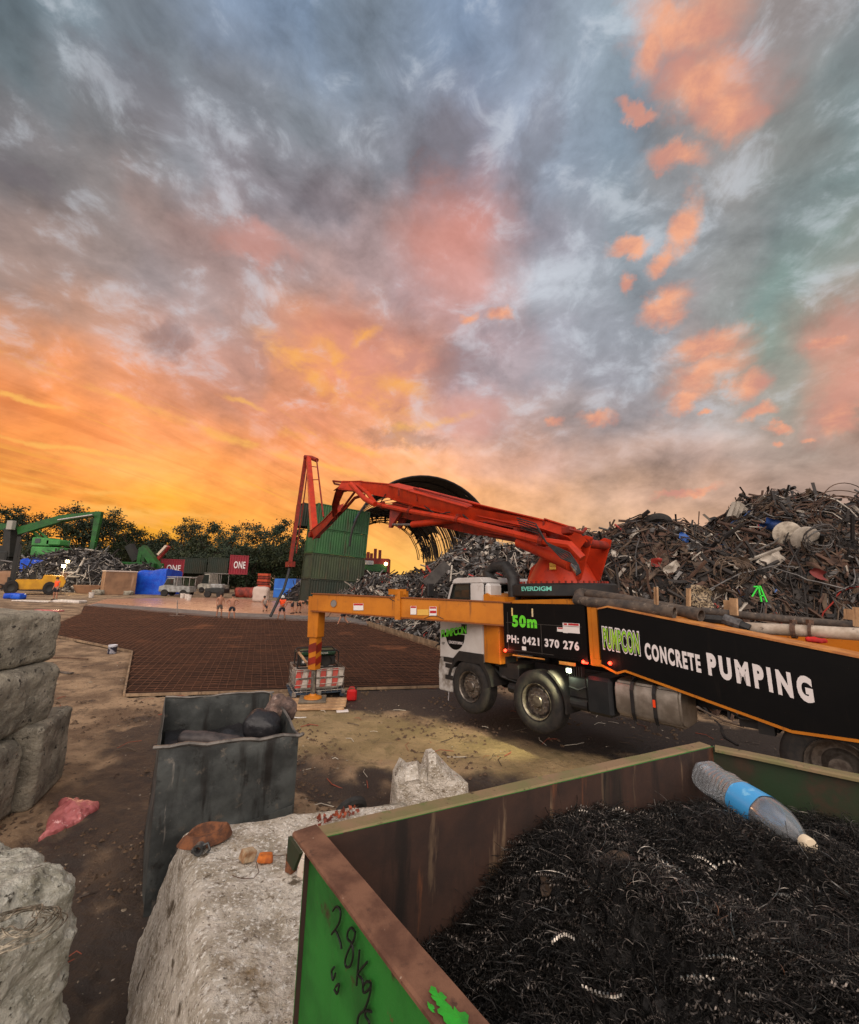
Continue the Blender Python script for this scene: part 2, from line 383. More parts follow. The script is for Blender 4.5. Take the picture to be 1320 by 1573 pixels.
def lettering(body, o, xd, zd, w, h, mat, parent, name='lettering', emb=.03, th=.004, slant=0.0, sp=1.0, fit=None, out=None):
    """flat letters with thickness th fitted to a w x h box from corner o along xd / zd"""
    me = text_mesh(body, emb, .01, slant, sp)
    xs = [v.co.x for v in me.vertices]; ys = [v.co.y for v in me.vertices]
    x0, x1, y0, y1 = min(xs), max(xs), min(ys), max(ys)
    if fit: x0, x1, y0, y1 = fit
    o = Vector(o); xd = Vector(xd).normalized(); zd = Vector(zd).normalized(); nn = xd.cross(zd)
    for v in me.vertices:
        u = (v.co.x-x0)/(x1-x0)*w; q = (v.co.y-y0)/(y1-y0)*h
        v.co = o+xd*u+zd*q+nn*(th if v.co.z > 0 else 0.0)
    me.materials.clear(); me.materials.append(mat); me.update()
    ob = link(name, me, parent); ob['fit'] = 0; del ob['fit']
    return ob, (x0, x1, y0, y1)
def skin_mesh(name, pts, edges, rad, levels=2, root=0):
    me = bpy.data.meshes.new(name); me.from_pydata([tuple(p) for p in pts], edges, [])
    ob = bpy.data.objects.new(name, me); COL.objects.link(ob)
    sm = ob.modifiers.new('s', 'SKIN'); sm.use_smooth_shade = True
    for i, r_ in enumerate(rad):
        sv = me.skin_vertices[0].data[i]; sv.radius = (r_, r_) if isinstance(r_, (int, float)) else r_
        sv.use_root = (i == root)
    if levels: su = ob.modifiers.new('u', 'SUBSURF'); su.levels = levels; su.render_levels = levels
    dg = bpy.context.evaluated_depsgraph_get(); out = bpy.data.meshes.new_from_object(ob.evaluated_get(dg)); out.name = name
    bpy.data.objects.remove(ob); bpy.data.meshes.remove(me)
    out.polygons.foreach_set('use_smooth', [True]*len(out.polygons)); return out
def split_build(mb, name, mats, parent, fixn=False, smooth=False, bevel=0.0):
    """one object per loose piece"""
    par = list(range(len(mb.v)))
    def fd(i):
        while par[i] != i: par[i] = par[par[i]]; i = par[i]
        return i
    for f in mb.f:
        a = fd(f[0])
        for k in f[1:]: par[fd(k)] = a
    gr = {}
    for f, m_ in zip(mb.f, mb.m): gr.setdefault(fd(f[0]), []).append((f, m_))
    out = []
    for g_ in gr.values():
        ids = sorted({i for f, _ in g_ for i in f}); mp = {i: k for k, i in enumerate(ids)}; q = MB(); q.v = [mb.v[i] for i in ids]; q.f = [tuple(mp[i] for i in f) for f, _ in g_]; q.m = [m_ for _, m_ in g_]
        out.append(q.build(name, mats, parent, smooth, fixn, bevel))
    return out
def rnd(a, b): return random.uniform(a, b)
def fbm(x, y, z=0.0, o=4): return noise.fractal(Vector((x, y, z)), 1.0, 2.0, o)
def rock(mb, dims, n=14, amp=.02, fr=3.0, seed=0.0, rounding=.08, T=None, taper=0.0, bite=0.0):
    """rounded, knocked-about block: subdivided box with noise; dims = full size, base at z=0"""
    X_, Y_, Z_ = dims; vs = []; idx = {}; fs = []
    nx, ny, nz_ = [max(3, int(n*d/max(dims))) for d in dims]
    def vid(i, j, k):
        key = (i, j, k)
        if key not in idx:
            p = Vector(((i/nx-.5)*X_, (j/ny-.5)*Y_, (k/nz_-.5)*Z_))
            hx, hy, hz = X_/2-rounding, Y_/2-rounding, Z_/2-rounding
            q = Vector((max(-hx, min(hx, p.x)), max(-hy, min(hy, p.y)), max(-hz, min(hz, p.z))))
            d = p-q
            if d.length > 1e-6: p = q+d.normalized()*min(rounding, d.length)
            s_ = 1-taper*(p.z/Z_+.5); p.x *= s_; p.y *= s_
            nn = (p).normalized()
            a = noise.fractal(p*fr+Vector((seed, seed*2, 0)), 1.0, 2.0, 5)
            b = noise.noise(p*fr*.35+Vector((seed, 3, 9)))
            e = (d.length/rounding) if rounding else 0
            p = p+nn*(a*amp+b*amp*.5)-nn*max(0, b*bite)*e
            idx[key] = len(vs); vs.append(p+Vector((0, 0, Z_/2)))
        return idx[key]
    for i in range(nx):
        for j in range(ny):
            fs.append((vid(i, j, 0), vid(i, j+1, 0), vid(i+1, j+1, 0), vid(i+1, j, 0)))
            fs.append((vid(i, j, nz_), vid(i+1, j, nz_), vid(i+1, j+1, nz_), vid(i, j+1, nz_)))
    for i in range(nx):
        for k in range(nz_):
            fs.append((vid(i, 0, k), vid(i+1, 0, k), vid(i+1, 0, k+1), vid(i, 0, k+1)))
            fs.append((vid(i, ny, k), vid(i, ny, k+1), vid(i+1, ny, k+1), vid(i+1, ny, k)))
    for j in range(ny):
        for k in range(nz_):
            fs.append((vid(0, j, k), vid(0, j, k+1), vid(0, j+1, k+1), vid(0, j+1, k)))
            fs.append((vid(nx, j, k), vid(nx, j+1, k), vid(nx, j+1, k+1), vid(nx, j, k+1)))
    if T is not None: vs = [T @ v for v in vs]
    return mb.add(vs, fs)

# ------------------------------------------------------------------ ground
def segd(x, y, a, b):
    vx, vy = b[0]-a[0], b[1]-a[1]; t = max(0, min(1, ((x-a[0])*vx+(y-a[1])*vy)/(vx*vx+vy*vy)))
    return math.hypot(x-a[0]-vx*t, y-a[1]-vy*t)
def inpoly(x, y, pl):
    c = False; j = len(pl)-1
    for i in range(len(pl)):
        if (pl[i][1] > y) != (pl[j][1] > y) and x < (pl[j][0]-pl[i][0])*(y-pl[i][1])/(pl[j][1]-pl[i][1])+pl[i][0]: c = not c
        j = i
    return c
MAT_POLY = [G(x, y).to_2d() for x, y in [(190,1070),(203,1003),(77,977),(80,961),(124,943),(129,931),(340,948),(532,955),(565,962),(673,998),(745,1040),(760,1052),(690,1055)]]
WET_POLY = [G(x, y).to_2d() for x, y in [(129,931),(165,920),(330,918),(450,925),(575,946),(565,962),(532,955),(340,948)]]
def polyd(x, y, pl): return min(segd(x, y, pl[i], pl[(i+1) % len(pl)]) for i in range(len(pl)))
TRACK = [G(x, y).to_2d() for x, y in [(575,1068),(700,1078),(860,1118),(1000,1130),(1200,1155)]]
RUTS = [[(-.6,6.9),(.6,6.9),(2.2,6.6),(4,6.2)], [(-1.9,7.2),(-1.2,6.5),(.2,6.2),(2.0,6.0),(4,5.4)]]
LANE = [(-2.2,2.0),(-2.9,4.4),(-3.4,6.2),(-4.6,9.0)]
def plen(x, y, pl): return min(segd(x, y, pl[i], pl[i+1]) for i in range(len(pl)-1))
def ground_h(x, y):
    r = math.hypot(x, y)
    h = fbm(x*.35, y*.35, 0, 3)*.05
    if r < 40: h += fbm(x*2.1, y*2.1, 4, 4)*.03*(1 if y < 12 else .5)
    if r < 14: h += max(0, fbm(x*6.5, y*6.5, 9, 4))*.03
    dl = plen(x, y, LANE)
    for o_ in (.35, 1.05):
        if abs(dl-o_) < .2: h += -.025*(1-abs(dl-o_)/.2)+.010*math.sin(y*42+x*11)*(1-abs(dl-o_)/.2)
    for k, q in enumerate(RUTS):
        d = plen(x, y, q)
        if d < 1.2: h += -.06*math.exp(-(d/.28)**2)+.05*math.exp(-((d-.5)/.22)**2)
    d = plen(x, y, TRACK)
    if d < 3: h = h*min(1, d/2)-.01*max(0, 1-d/2)
    if 4 < y < 60 and -34 < x < 6:
        for pl in (MAT_POLY, WET_POLY):
            if inpoly(x, y, pl): return -.06
            dd = polyd(x, y, pl)
            if dd < 1.2: h = min(h, .0)*(dd/1.2)+.012*(1-dd/1.2)*0-.004
    return h
vs = []; fs = []; att = []
rr = [0.0]; q = .5
while q < 70: rr.append(q); q *= 1.0135
while q < 2500: rr.append(q); q *= 1.22
angs = [-80+i*.36 for i in range(int(160/.36)+1)]+[90+10*i for i in range(19)]
na = len(angs)
for r_ in rr:
    for a in angs:
        x, y = r_*math.sin(R(a)), r_*math.cos(R(a))
        front = -80 <= a <= 80
        vs.append((x, y, ground_h(x, y) if (r_ < 75 and front) else 0.0))
        wet = 0.0; grass = 0.0
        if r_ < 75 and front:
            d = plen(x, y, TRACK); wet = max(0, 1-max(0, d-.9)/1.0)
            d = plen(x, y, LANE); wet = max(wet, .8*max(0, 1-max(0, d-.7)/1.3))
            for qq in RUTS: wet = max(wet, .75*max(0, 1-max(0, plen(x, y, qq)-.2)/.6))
            if r_ > 7.0: grass = max(0, 1-segd(x, y, (-2.0, 9.2), (4.0, 6.9))/2.6)
        att.append((wet, grass))
for j in range(len(rr)-1):
    for i in range(na):
        fs.append((j*na+i, j*na+(i+1) % na, (j+1)*na+(i+1) % na, (j+1)*na+i))
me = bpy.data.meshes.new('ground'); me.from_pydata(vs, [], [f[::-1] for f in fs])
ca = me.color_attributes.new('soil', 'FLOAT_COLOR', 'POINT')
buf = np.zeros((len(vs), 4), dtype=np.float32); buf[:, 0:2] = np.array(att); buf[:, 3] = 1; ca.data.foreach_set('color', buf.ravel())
me.polygons.foreach_set('use_smooth', [True]*len(me.polygons))
gm = M('dirt', (102, 80, 60), (156, 129, 100), sc=.9, rough=.93, world=True, bump=.9, bsc=9, dist=.05, contrast=(.38, .62),
       spots=[((66, 51, 40), 2.3, .53, .68), ((172, 152, 128), 26, .60, .70), ((52, 41, 33), 13, .57, .68), ((150, 128, 104), 60, .58, .66)])
t = gm.node_tree; b = t.nodes['Principled BSDF']; l = t.links
va = t.nodes.new('ShaderNodeVertexColor'); va.layer_name = 'soil'; sp_ = t.nodes.new('ShaderNodeSeparateColor'); l.new(va.outputs[0], sp_.inputs[0])
geo = t.nodes.new('ShaderNodeNewGeometry'); nz_ = t.nodes.new('ShaderNodeTexNoise'); nz_.inputs['Scale'].default_value = 1.7; nz_.inputs['Detail'].default_value = 8; l.new(geo.outputs['Position'], nz_.inputs['Vector'])
def gmath(op, a, c):
    q_ = t.nodes.new('ShaderNodeMath'); q_.operation = op; q_.use_clamp = False
    for i, v in ((0, a), (1, c)):
        if isinstance(v, float): q_.inputs[i].default_value = v
        else: l.new(v, q_.inputs[i])
    return q_.outputs[0]
def gmix(f, a, c):
    q_ = t.nodes.new('ShaderNodeMix'); q_.data_type = 'RGBA'; l.new(f, q_.inputs[0])
    for i, v in ((6, a), (7, c)):
        if isinstance(v, tuple): q_.inputs[i].default_value = (*lin(v), 1)
        else: l.new(v, q_.inputs[i])
    return q_.outputs[2]
def gstep(v, a, c):
    q_ = t.nodes.new('ShaderNodeMapRange'); q_.interpolation_type = 'SMOOTHSTEP'; l.new(v, q_.inputs[0]); q_.inputs[1].default_value = a; q_.inputs[2].default_value = c; return q_.outputs[0]
basec = b.inputs['Base Color'].links[0].from_socket
wet_shade_m = gstep(gmath('ADD', sp_.outputs[0], gmath('MULTIPLY', gmath('SUBTRACT', nz_.outputs['Fac'], .5), 1.3)), .35, .75)
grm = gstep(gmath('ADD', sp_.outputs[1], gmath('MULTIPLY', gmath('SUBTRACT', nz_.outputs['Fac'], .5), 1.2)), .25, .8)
c_ = gmix(gmath('MULTIPLY', grm, .5), basec, (150, 132, 88)); c_ = gmix(wet_shade_m, c_, (54, 44, 37)); l.new(c_, b.inputs['Base Color'])  # wet mud tone, darkened further to paint in the shade under the truck
rg_ = t.nodes.new('ShaderNodeMapRange'); l.new(wet_shade_m, rg_.inputs[0]); rg_.inputs[3].default_value = .95; rg_.inputs[4].default_value = .62; l.new(rg_.outputs[0], b.inputs['Roughness'])
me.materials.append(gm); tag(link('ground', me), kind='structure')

# reinforced slab bed, formwork and the fresh wet concrete beyond
def sheet(name, poly, z, mat):
    m_ = bpy.data.meshes.new(name); m_.from_pydata([(p[0], p[1], z) for p in poly], [], [tuple(range(len(poly)))]); m_.update()
    import bmesh
    bb = bmesh.new(); bb.from_mesh(m_); bmesh.ops.triangulate(bb, faces=bb.faces)
    for f_ in bb.faces:
        if f_.normal.z < 0: f_.normal_flip()
    bb.to_mesh(m_); bb.free(); m_.materials.append(mat); return tag(link(name, m_), kind='structure')
bedm = M('slab_bed', (44, 29, 22), (60, 39, 29), sc=.7, rough=.9, spec=.12, world=True, bump=.6, bsc=14, spots=[((50, 35, 29), 2.5, .55, .7), ((130, 82, 55), .35, .56, .7)])
sheet('slab_bed', MAT_POLY, .0, bedm)
wetm_ = M('wet_concrete', (160, 116, 92), (172, 128, 102), sc=.8, rough=.36, r2=.26, world=True, bump=.25, bsc=.9, dist=.06, spec=1.0)  # base colour tinted orange to carry the sunset reflection
sheet('wet_concrete', WET_POLY, .012, wetm_)
dryc = M('grey_screed', (118, 110, 104), (92, 86, 82), sc=1.5, rough=.75, world=True, bump=.5, bsc=12)
sheet('concrete_edge', [G(x, y).to_2d() for x, y in [(129,931),(150,927),(350,941),(560,950),(566,962),(532,956.5),(340,949.5)]], .018, dryc)
ug = Vector((MAT_POLY[12]-MAT_POLY[0]).normalized()); vg = Vector((-ug.y*1.0, ug.x)); vg = (MAT_POLY[1]-MAT_POLY[0]).normalized()*.35+vg*.65; vg.normalize()
steel = M('rusty_bar', (122, 80, 56), (84, 54, 40), sc=6, rough=.6, metal=.2)
mb = MB()
def clip(o, d, pl):
    ts = []
    for i in range(len(pl)):
        a, c = pl[i], pl[(i+1) % len(pl)]; e = c-a; dn = d.x*e.y-d.y*e.x
        if abs(dn) < 1e-9: continue
        w_ = a-o; tt = (w_.x*e.y-w_.y*e.x)/dn; uu = (w_.x*d.y-w_.y*d.x)/dn
        if 0 <= uu < 1: ts.append(tt)
    ts.sort(); return [(ts[i], ts[i+1]) for i in range(0, len(ts)-1, 2)]
def bars(d, nrm, pitch, z, r_):
    k = -60.0
    while k < 60:
        o = MAT_POLY[0]+nrm*(k+rnd(-.02, .02))
        for a, c in clip(o, d, MAT_POLY):
            if c-a < .4: continue
            nseg = max(1, int((c-a)/2.5)); pts = []
            for i in range(nseg+1):
                p = o+d*(a+.08+(c-a-.16)*i/nseg); pts.append((p.x+rnd(-.012, .012), p.y+rnd(-.012, .012), z+rnd(-.008, .02)))
            mb.tube(pts, r_, 3, False)
        k += pitch
bars(ug, Vector((-ug.y, ug.x)), .22, .075, .006)
bars(vg, Vector((vg.y, -vg.x)), .2, .095, .007)
tag(mb.build('reinforcing_mesh', steel), 'rusty steel reinforcing mesh laid over the brown slab bed', 'steel mesh')
board = M('formwork_timber', (150, 125, 98), (112, 92, 72), sc=3, rough=.8, streak=[((80, 62, 48), 9, .5, .7)])
def form(p, q_, lbl, h=.12):
    a, c = Vector((*G(*p).to_2d(), 0)), Vector((*G(*q_).to_2d(), 0)); m_ = MB(); n_ = max(1, int((c-a).length/4)); last = a
    for i in range(n_):
        e = a+(c-a)*((i+1)/n_); m_.beam(last+Vector((0, 0, h/2)), e-(c-a).normalized()*.012+Vector((0, 0, h/2)), .045, h); last = e
    tag(m_.build('formwork_board', board), lbl, 'board', 'formwork boards round the slab')
form((565,962),(673,998), 'pale formwork edge between the slab and the grey scrap heap', .3)
form((190,1070),(203,1003), 'short formwork edge at the near left side of the slab', .08)
form((203,1003),(77,977), 'formwork edge behind the paint tin', .08)
form((190,1070),(690,1056), 'long formwork edge along the near side of the slab', .06)

# ------------------------------------------------------------------ concrete blocks in the foreground
conc_w = M('weathered_concrete', (206, 196, 182), (158, 146, 128), sc=7, rough=.92, bump=1.0, bsc=34, dist=.035, spots=[((122, 108, 90), 20, .54, .66), ((226, 220, 210), 44, .53, .62), ((128, 104, 66), 1.6, .55, .68), ((60, 54, 48), 60, .61, .66), ((96, 84, 68), 5, .60, .68)])
conc_d = M('grimy_concrete', (152, 144, 127), (108, 102, 90), sc=3, rough=.94, bump=1.0, bsc=22, dist=.04, spots=[((158, 150, 134), 7, .54, .64), ((54, 50, 44), 14, .56, .66), ((150, 143, 130), 42, .58, .66)], streak=[((140, 134, 122), 7, .6, .72)])
conc_l = M('rough_concrete', (206, 202, 188), (150, 146, 130), sc=9, rough=.95, bump=1.0, bsc=30, dist=.05, spots=[((84, 80, 70), 30, .58, .66), ((208, 206, 194), 46, .55, .64), ((116, 110, 92), 4, .55, .7)])
def block(label, loc, dims, rz, mat, seed, n=70, amp=.014, fr=4.0, rounding=.09, taper=0.0, rx=0.0, name='concrete_block', bite=.03):
    mb = MB(); rock(mb, dims, n, amp, fr, seed, rounding, None, taper, bite)
    o = mb.build(name, mat, smooth=60); o.location = loc; o.rotation_euler = (rx, 0, rz)
    return tag(o, label, 'concrete block', 'concrete blocks in the foreground')
# large pale block beside the bin: top about z=1.25 (for CAM_H 3)
c0 = G(244, 1292, 1.2); c1 = G(560, 1235, 1.2)
e1 = (c1-c0).to_2d().normalized(); rzb = math.atan2(e1.y, e1.x); n1 = Vector((e1.y, -e1.x))
ctr = c0.to_2d()+e1*.92+n1*1.22
mb = MB(); rock(mb, (1.7, 2.1, 1.2), 190, .016, 6, 3.1, .10, None, 0, .05)
TOPQ = [Vector(p) for p in ((-.66, 1.72), (.18, 1.85), (-.06, 3.92), (-1.68, 3.40))]; BOTQ = [Vector(p) for p in ((-1.45, 2.35), (.2, 1.75), (.05, 4.35), (-2.28, 4.02))]
def q2(Q, u, v): return (Q[0]*(1-u)+Q[1]*u)*(1-v)+(Q[3]*(1-u)+Q[2]*u)*v
nv_ = []
for v in mb.v:
    u_, v_, w_ = v[0]/1.7+.5, v[1]/2.1+.5, v[2]/1.2; p = q2(BOTQ, u_, v_)*(1-w_)+q2(TOPQ, u_, v_)*w_; nv_.append((p.x, p.y, v[2]))
mb.v = nv_; bigblk = tag(mb.build('concrete_block', conc_w, smooth=60), 'big pale weathered concrete block left of the green bin with rusty scraps on top', 'concrete block', 'concrete blocks in the foreground')
block('rough grey concrete block with a coil of wire at the bottom left corner', (-2.62, 1.85, 0), (1.42, 1.9, 1.50), R(-18), conc_l, 8.2, 190, .04, 8, .16, .04)
block('topmost block of the tall stack at the left edge', (-5.92, 5.62, 1.72), (1.65, 1.25, .66), R(-4), conc_d, 1.7, 110, .035, 3, .09)
block('middle block of the tall stack at the left edge, tapering downwards', (-5.66, 5.5, .92), (1.5, 1.2, .8), R(5), conc_d, 5.7, 110, .035, 3, .16, -.08)
block('pale bottom block of the tall stack at the left edge', (-5.5, 5.0, 0), (1.55, 1.1, .92), R(12), conc_d, 9.3, 110, .03, 3, .12)
block('low grey block standing behind the tall stack beside the pink bag', (-5.62, 5.95, 0), (1.5, 1.0, 1.0), R(22), conc_d, 12.9, 110, .025, 3, .07)
block('short slanting block wedged into the middle of the left stack', (-5.2, 4.72, 1.1), (.9, .45, .42), R(38), conc_w, 15.9, 50, .015, 4, .06)
block('concrete block the green bin stands on', (.95, .95, 0), (1.5, 1.2, 1.18), R(28), conc_d, 21.0, 40, .015, 3, .07)
# broken concrete lump
mb = MB(); b0 = G(600, 1250, 0); 
def lump(mb, pts2, z, yth, seed):
    pass
prof = [(-.36, 0), (-.33, .62), (-.26, .80), (-.22, .71), (-.08, .76), (-.04, .66), (.02, .70), (.05, .92), (.12, .94), (.20, .80), (.34, .62), (.50, .47), (.56, 0)]
nlay = 9; V_ = []; F_ = []
for k in range(nlay+1):
    y_ = -.22+.46*k/nlay; f_ = 1-.25*abs(k/nlay-.5)**2*4*.6
    for (x_, z_) in prof:
        nzv = noise.noise_vector(Vector((x_*6, y_*7, z_*6)))*.05
        V_.append((x_*f_+nzv.x, y_+nzv.y, max(0, z_*(f_ if z_ > .3 else 1)+(nzv.z if z_ > 0 else 0))))
m_ = len(prof)
for k in range(nlay):
    for i in range(m_-1): F_.append((k*m_+i, (k+1)*m_+i, (k+1)*m_+i+1, k*m_+i+1))
F_ += [tuple(range(m_)), tuple(range(nlay*m_, (nlay+1)*m_))[::-1]]
mb.add(V_, F_); bl = mb.build('broken_concrete', conc_w, fixn=True); bl.scale = (1.15, 1, .8); bl.location = (.03, 6.1, 0); bl.rotation_euler = (0, 0, R(6))
tag(bl, 'jagged broken lump of concrete on the dirt behind the green bin', 'rubble')

# ------------------------------------------------------------------ green swarf bin
K = .3875
def B3(x, y):   # photo point on the rim plane brought to the bin's real size
    return Vector((x*K, y*K, CAM_H-(CAM_H-1.4)*K))
g = lambda x, y: G(x, y, CAM_H-(CAM_H-1.4)*K)
RZ = CAM_H-(CAM_H-1.4)*K
bA, bB, bD, bR = g(452, 1277), g(1075, 1139), g(676, 1573), g(1320, 1189)
bD2 = bA+(bD-bA)*2.1; bR2 = bB+(bR-bB)*2.6
rustm = M('rusty_rim', (88, 58, 44), (122, 86, 66), sc=14, rough=.75, metal=.15, bump=.35, bsc=60, dist=.004, spots=[((70, 48, 38), 26, .56, .7), ((172, 150, 132), 55, .66, .74)])
rustin = M('rusty_inner_plate', (62, 42, 33), (44, 31, 26), sc=5, rough=.85, metal=.1, bump=.3, bsc=50, dist=.004, streak=[((120, 98, 76), 16, .56, .68), ((30, 22, 18), 8, .52, .64), ((124, 74, 44), 11, .58, .70)])
greenm = M('green_paint', (24, 84, 27), (36, 112, 38), sc=6, rough=.55, bump=.35, bsc=14, dist=.006, spots=[((58, 42, 26), 11, .60, .68), ((96, 62, 40), 30, .66, .70)], streak=[((30, 60, 24), 12, .6, .72), ((64, 46, 28), 20, .7, .76)])
mossm = M('mossy_rim', (108, 102, 66), (128, 104, 78), sc=9, rough=.8, bump=.3, bsc=60, dist=.004, spots=[((86, 98, 52), 14, .55, .68), ((66, 48, 36), 30, .6, .7)])
binr = thing('scrap_bin', 'green steel bin with rusty rim full of black metal turnings', 'bin', (bA.x, bA.y, RZ-1.15))
BI = Vector((bA.x, bA.y, RZ-1.15))
def loc_(p): return Vector(p)-BI
up_ = Vector((0, 0, 1))
def inward(a, b, other):
    d = (b-a).normalized(); n_ = Vector((-d.y, d.x, 0)); return n_ if n_.dot(other-a) > 0 else -n_
def plate(name, a, b, n_, z0, z1, th, mats, m0=0):
    mb = MB(); a, b = loc_(a), loc_(b)
    v = [a+up_*(z0), b+up_*(z0), b+n_*th+up_*(z0), a+n_*th+up_*(z0)]; w_ = [p+up_*(z1-z0) for p in v]
    mb.add(v+w_, [(3, 2, 1, 0), (4, 5, 6, 7), (0, 1, 5, 4), (1, 2, 6, 5), (3, 0, 4, 7)]); mb.mi = 1; mb.add([v[2], v[3], w_[3], w_[2]], [(0, 1, 2, 3)])
    return mb.build(name, mats, binr, fixn=False)
nAD = inward(bA, bD, bB); nAB = inward(bA, bB, bD); nBR = inward(bB, bR, bA)
W1, W2 = .055, .046
cornerin = bA
plate('side_wall', bA+nAD*.02+(bD-bA).normalized()*.055, bD2+nAD*.02, nAD, -1.1, -.004, .006, [greenm, rustin])
plate('side_wall', bA+nAB*.046+nAD*.02, bB+nAB*.046, nAB, -1.1, -.004, .006, [greenm, rustin])
greenin = M('scraped_green_plate', (28, 48, 22), (44, 36, 22), sc=4, rough=.7, bump=.2, bsc=40, dist=.003, spots=[((56, 40, 24), 8, .5, .65)])
plate('side_wall', bB+nBR*.016, bR2+nBR*.016, nBR, -1.1, -.004, .006, [greenm, greenin])
def rimbar(name, a, b, n_, wd, dp, mats, ea=0, eb=0):
    d = (b-a).normalized(); a = loc_(a-d*ea); b = loc_(b+d*eb); mb = MB(); n_seg = 24; vs = []; fs = []
    for i in range(n_seg+1):
        p = a+(b-a)*(i/n_seg); w_ = .0016*noise.noise(p*9); z_ = .0022*noise.noise(p*5+Vector((3, 1, 4)))
        for (u_, h_) in ((-.004, -dp), (-.004, -.004), (0, 0), (wd-.004, 0), (wd, -.005), (wd, -.014)): vs.append(p+n_*(u_+w_)+up_*(h_+z_))
    for i in range(n_seg):
        for k in range(5): fs.append((i*6+k, i*6+k+1, (i+1)*6+k+1, (i+1)*6+k))
    fs += [tuple(range(6))[::-1], tuple(range(n_seg*6, n_seg*6+6))]
    mb.add(vs, fs); return mb.build(name, mats, binr, fixn=True)
rimbar('rim', bA, bD2, nAD, W1+.006, .010, rustm, 0, 0)
dAB = (bB-bA).normalized()
rimbar('rim', bA+dAB*W1*1.05, bB, nAB, W2, .05, mossm, 0, .0)
dBR = (bR-bB).normalized()
rimbar('rim', bB+dBR*W2*1.15, bR2, nBR, W2, .05, mossm)
# corner lifting lug under the rim
mb = MB(); dAD = (bD-bA).normalized(); c_ = loc_(bA)
mb.add([c_-dAD*.0+up_*-.008-nAD*.006, c_+dAD*.075+up_*-.01-nAD*.006, c_+dAD*.045+up_*-.06-nAD*.006, c_+up_*-.06-nAD*.006]+[c_-dAD*.0+up_*-.008-nAD*.014, c_+dAD*.075+up_*-.01-nAD*.014, c_+dAD*.045+up_*-.06-nAD*.014, c_+up_*-.06-nAD*.014], [(0, 1, 2, 3), (7, 6, 5, 4), (0, 4, 5, 1), (1, 5, 6, 2), (2, 6, 7, 3), (3, 7, 4, 0)])
mb.build('corner_bracket', M('dark_green_paint', (36, 50, 30), (52, 44, 30), sc=9, rough=.6), binr)
# bright green paint splashes on the rim
mb = MB()
spl = M('splashed_green_paint', (40, 150, 36), (30, 120, 30), sc=30, rough=.45)
for (cx_, cy_, rr_) in ((677, 1540, .011), (690, 1562, .014), (668, 1528, .006), (706, 1570, .012), (662, 1552, .005)):
    p = loc_(g(cx_, cy_))+up_*.0034; ring = []
    for k in range(22):
        t_ = 2*math.pi*k/22; q_ = rr_*(1+.8*noise.noise(Vector((math.cos(t_)*1.6, math.sin(t_)*1.6, cx_))))*(1.15 if k % 5 == 0 else 1)
        ring.append(p+dAD*q_*1.5*math.cos(t_)+nAD*q_*.8*math.sin(t_))
    mb.add([p+up_*.001]+ring, [(0, k+1, (k+1) % 22+1) for k in range(22)])
mb.build('paint_splash', spl, binr)
# hand written 28kgs on the green side (brush strokes)
ink = M('black_marker', (10, 16, 10), rough=.6)
SA = bA+nAD*.014
def side_pt(x, y):   # photo point on the outer green face
    r_ = ray(x, y); tt = (SA-CC).dot(nAD)/r_.dot(nAD); return CC+r_*tt-nAD*.0025
def strokes(chars, w_):
    mb = MB()
    for ch in chars:
        pts = []
        for i in range(len(ch)-1):
            p0 = ch[max(i-1, 0)]; p1 = ch[i]; p2 = ch[i+1]; p3 = ch[min(i+2, len(ch)-1)]
            for k in range(5):
                t_ = k/5; f_ = lambda a, b, c, d: .5*((2*b)+(c-a)*t_+(2*a-5*b+4*c-d)*t_*t_+(-a+3*b-3*c+d)*t_**3)
                pts.append((f_(p0[0], p1[0], p2[0], p3[0]), f_(p0[1], p1[1], p2[1], p3[1])))
        pts.append(ch[-1]); P3 = [loc_(side_pt(*p)) for p in pts]
        mb.tube(P3, w_, 5)
    return mb
u = lambda l_: [(430+x/3.07, 1120+y/3.07) for x, y in l_]
s28 = [u([(255,855),(275,835),(292,860),(285,910),(262,950),(250,965),(268,950),(290,1000),(296,1035)]),
       u([(362,955),(345,935),(328,950),(325,985),(345,1010),(352,1060),(340,1110),(320,1120),(314,1090),(330,1040),(355,990),(362,955)]),
       u([(382,1040),(375,1120),(368,1205)]), u([(418,1095),(375,1150),(395,1180),(400,1240)]),
       u([(430,1190),(412,1190),(398,1215),(405,1240),(432,1215),(436,1195),(430,1250),(405,1320),(380,1345),(372,1390),(380,1425)]),
       u([(438,1330),(415,1325),(410,1350),(428,1380),(420,1425)]),
       u([(262,1120),(250,1140),(256,1180),(268,1150)]), u([(268,1215),(284,1200),(276,1245),(262,1225)])]
strokes(s28, .0022).build('lettering', ink, binr)
# turnings heap inside the bin
def fill_z(x, y):
    p = Vector((x, y, 0)); a = (p-Vector((bA.x, bA.y, 0))).dot(nAD); b = (p-Vector((bA.x, bA.y, 0))).dot(nAB)
    cr = (p-Vector((bB.x, bB.y, 0))).dot(nBR)
    z = RZ-.56+.43*min(1, max(0, a/.62))**.8
    z += -.12*max(0, 1-max(cr, 0)/.25)-.03*max(0, 1-max(b, 0)/.12)
    z += .022*noise.noise(Vector((x*22, y*22, 5)))+.06*noise.noise(Vector((x*3.2, y*3.2, 1)))+.025*noise.noise(Vector((x*9, y*9, 2)))
    z += -.12*max(0, min(1, (y < .55)*(.55-y)/.5))
    return z
def in_bin(x, y, m_=.0):
    p = Vector((x, y, 0))
    return (p-bA.to_2d().to_3d()).dot(nAD) > .014+m_ and (p-bA.to_2d().to_3d()).dot(nAB) > .014+m_ and (p-bB.to_2d().to_3d()).dot(nBR) > .014+m_
mb = MB(); mb.mi = 0
GX = [i*.014 for i in range(-30, 170)]; GY = [i*.014 for i in range(-10, 140)]; vid = {}; V_ = []; F_ = []
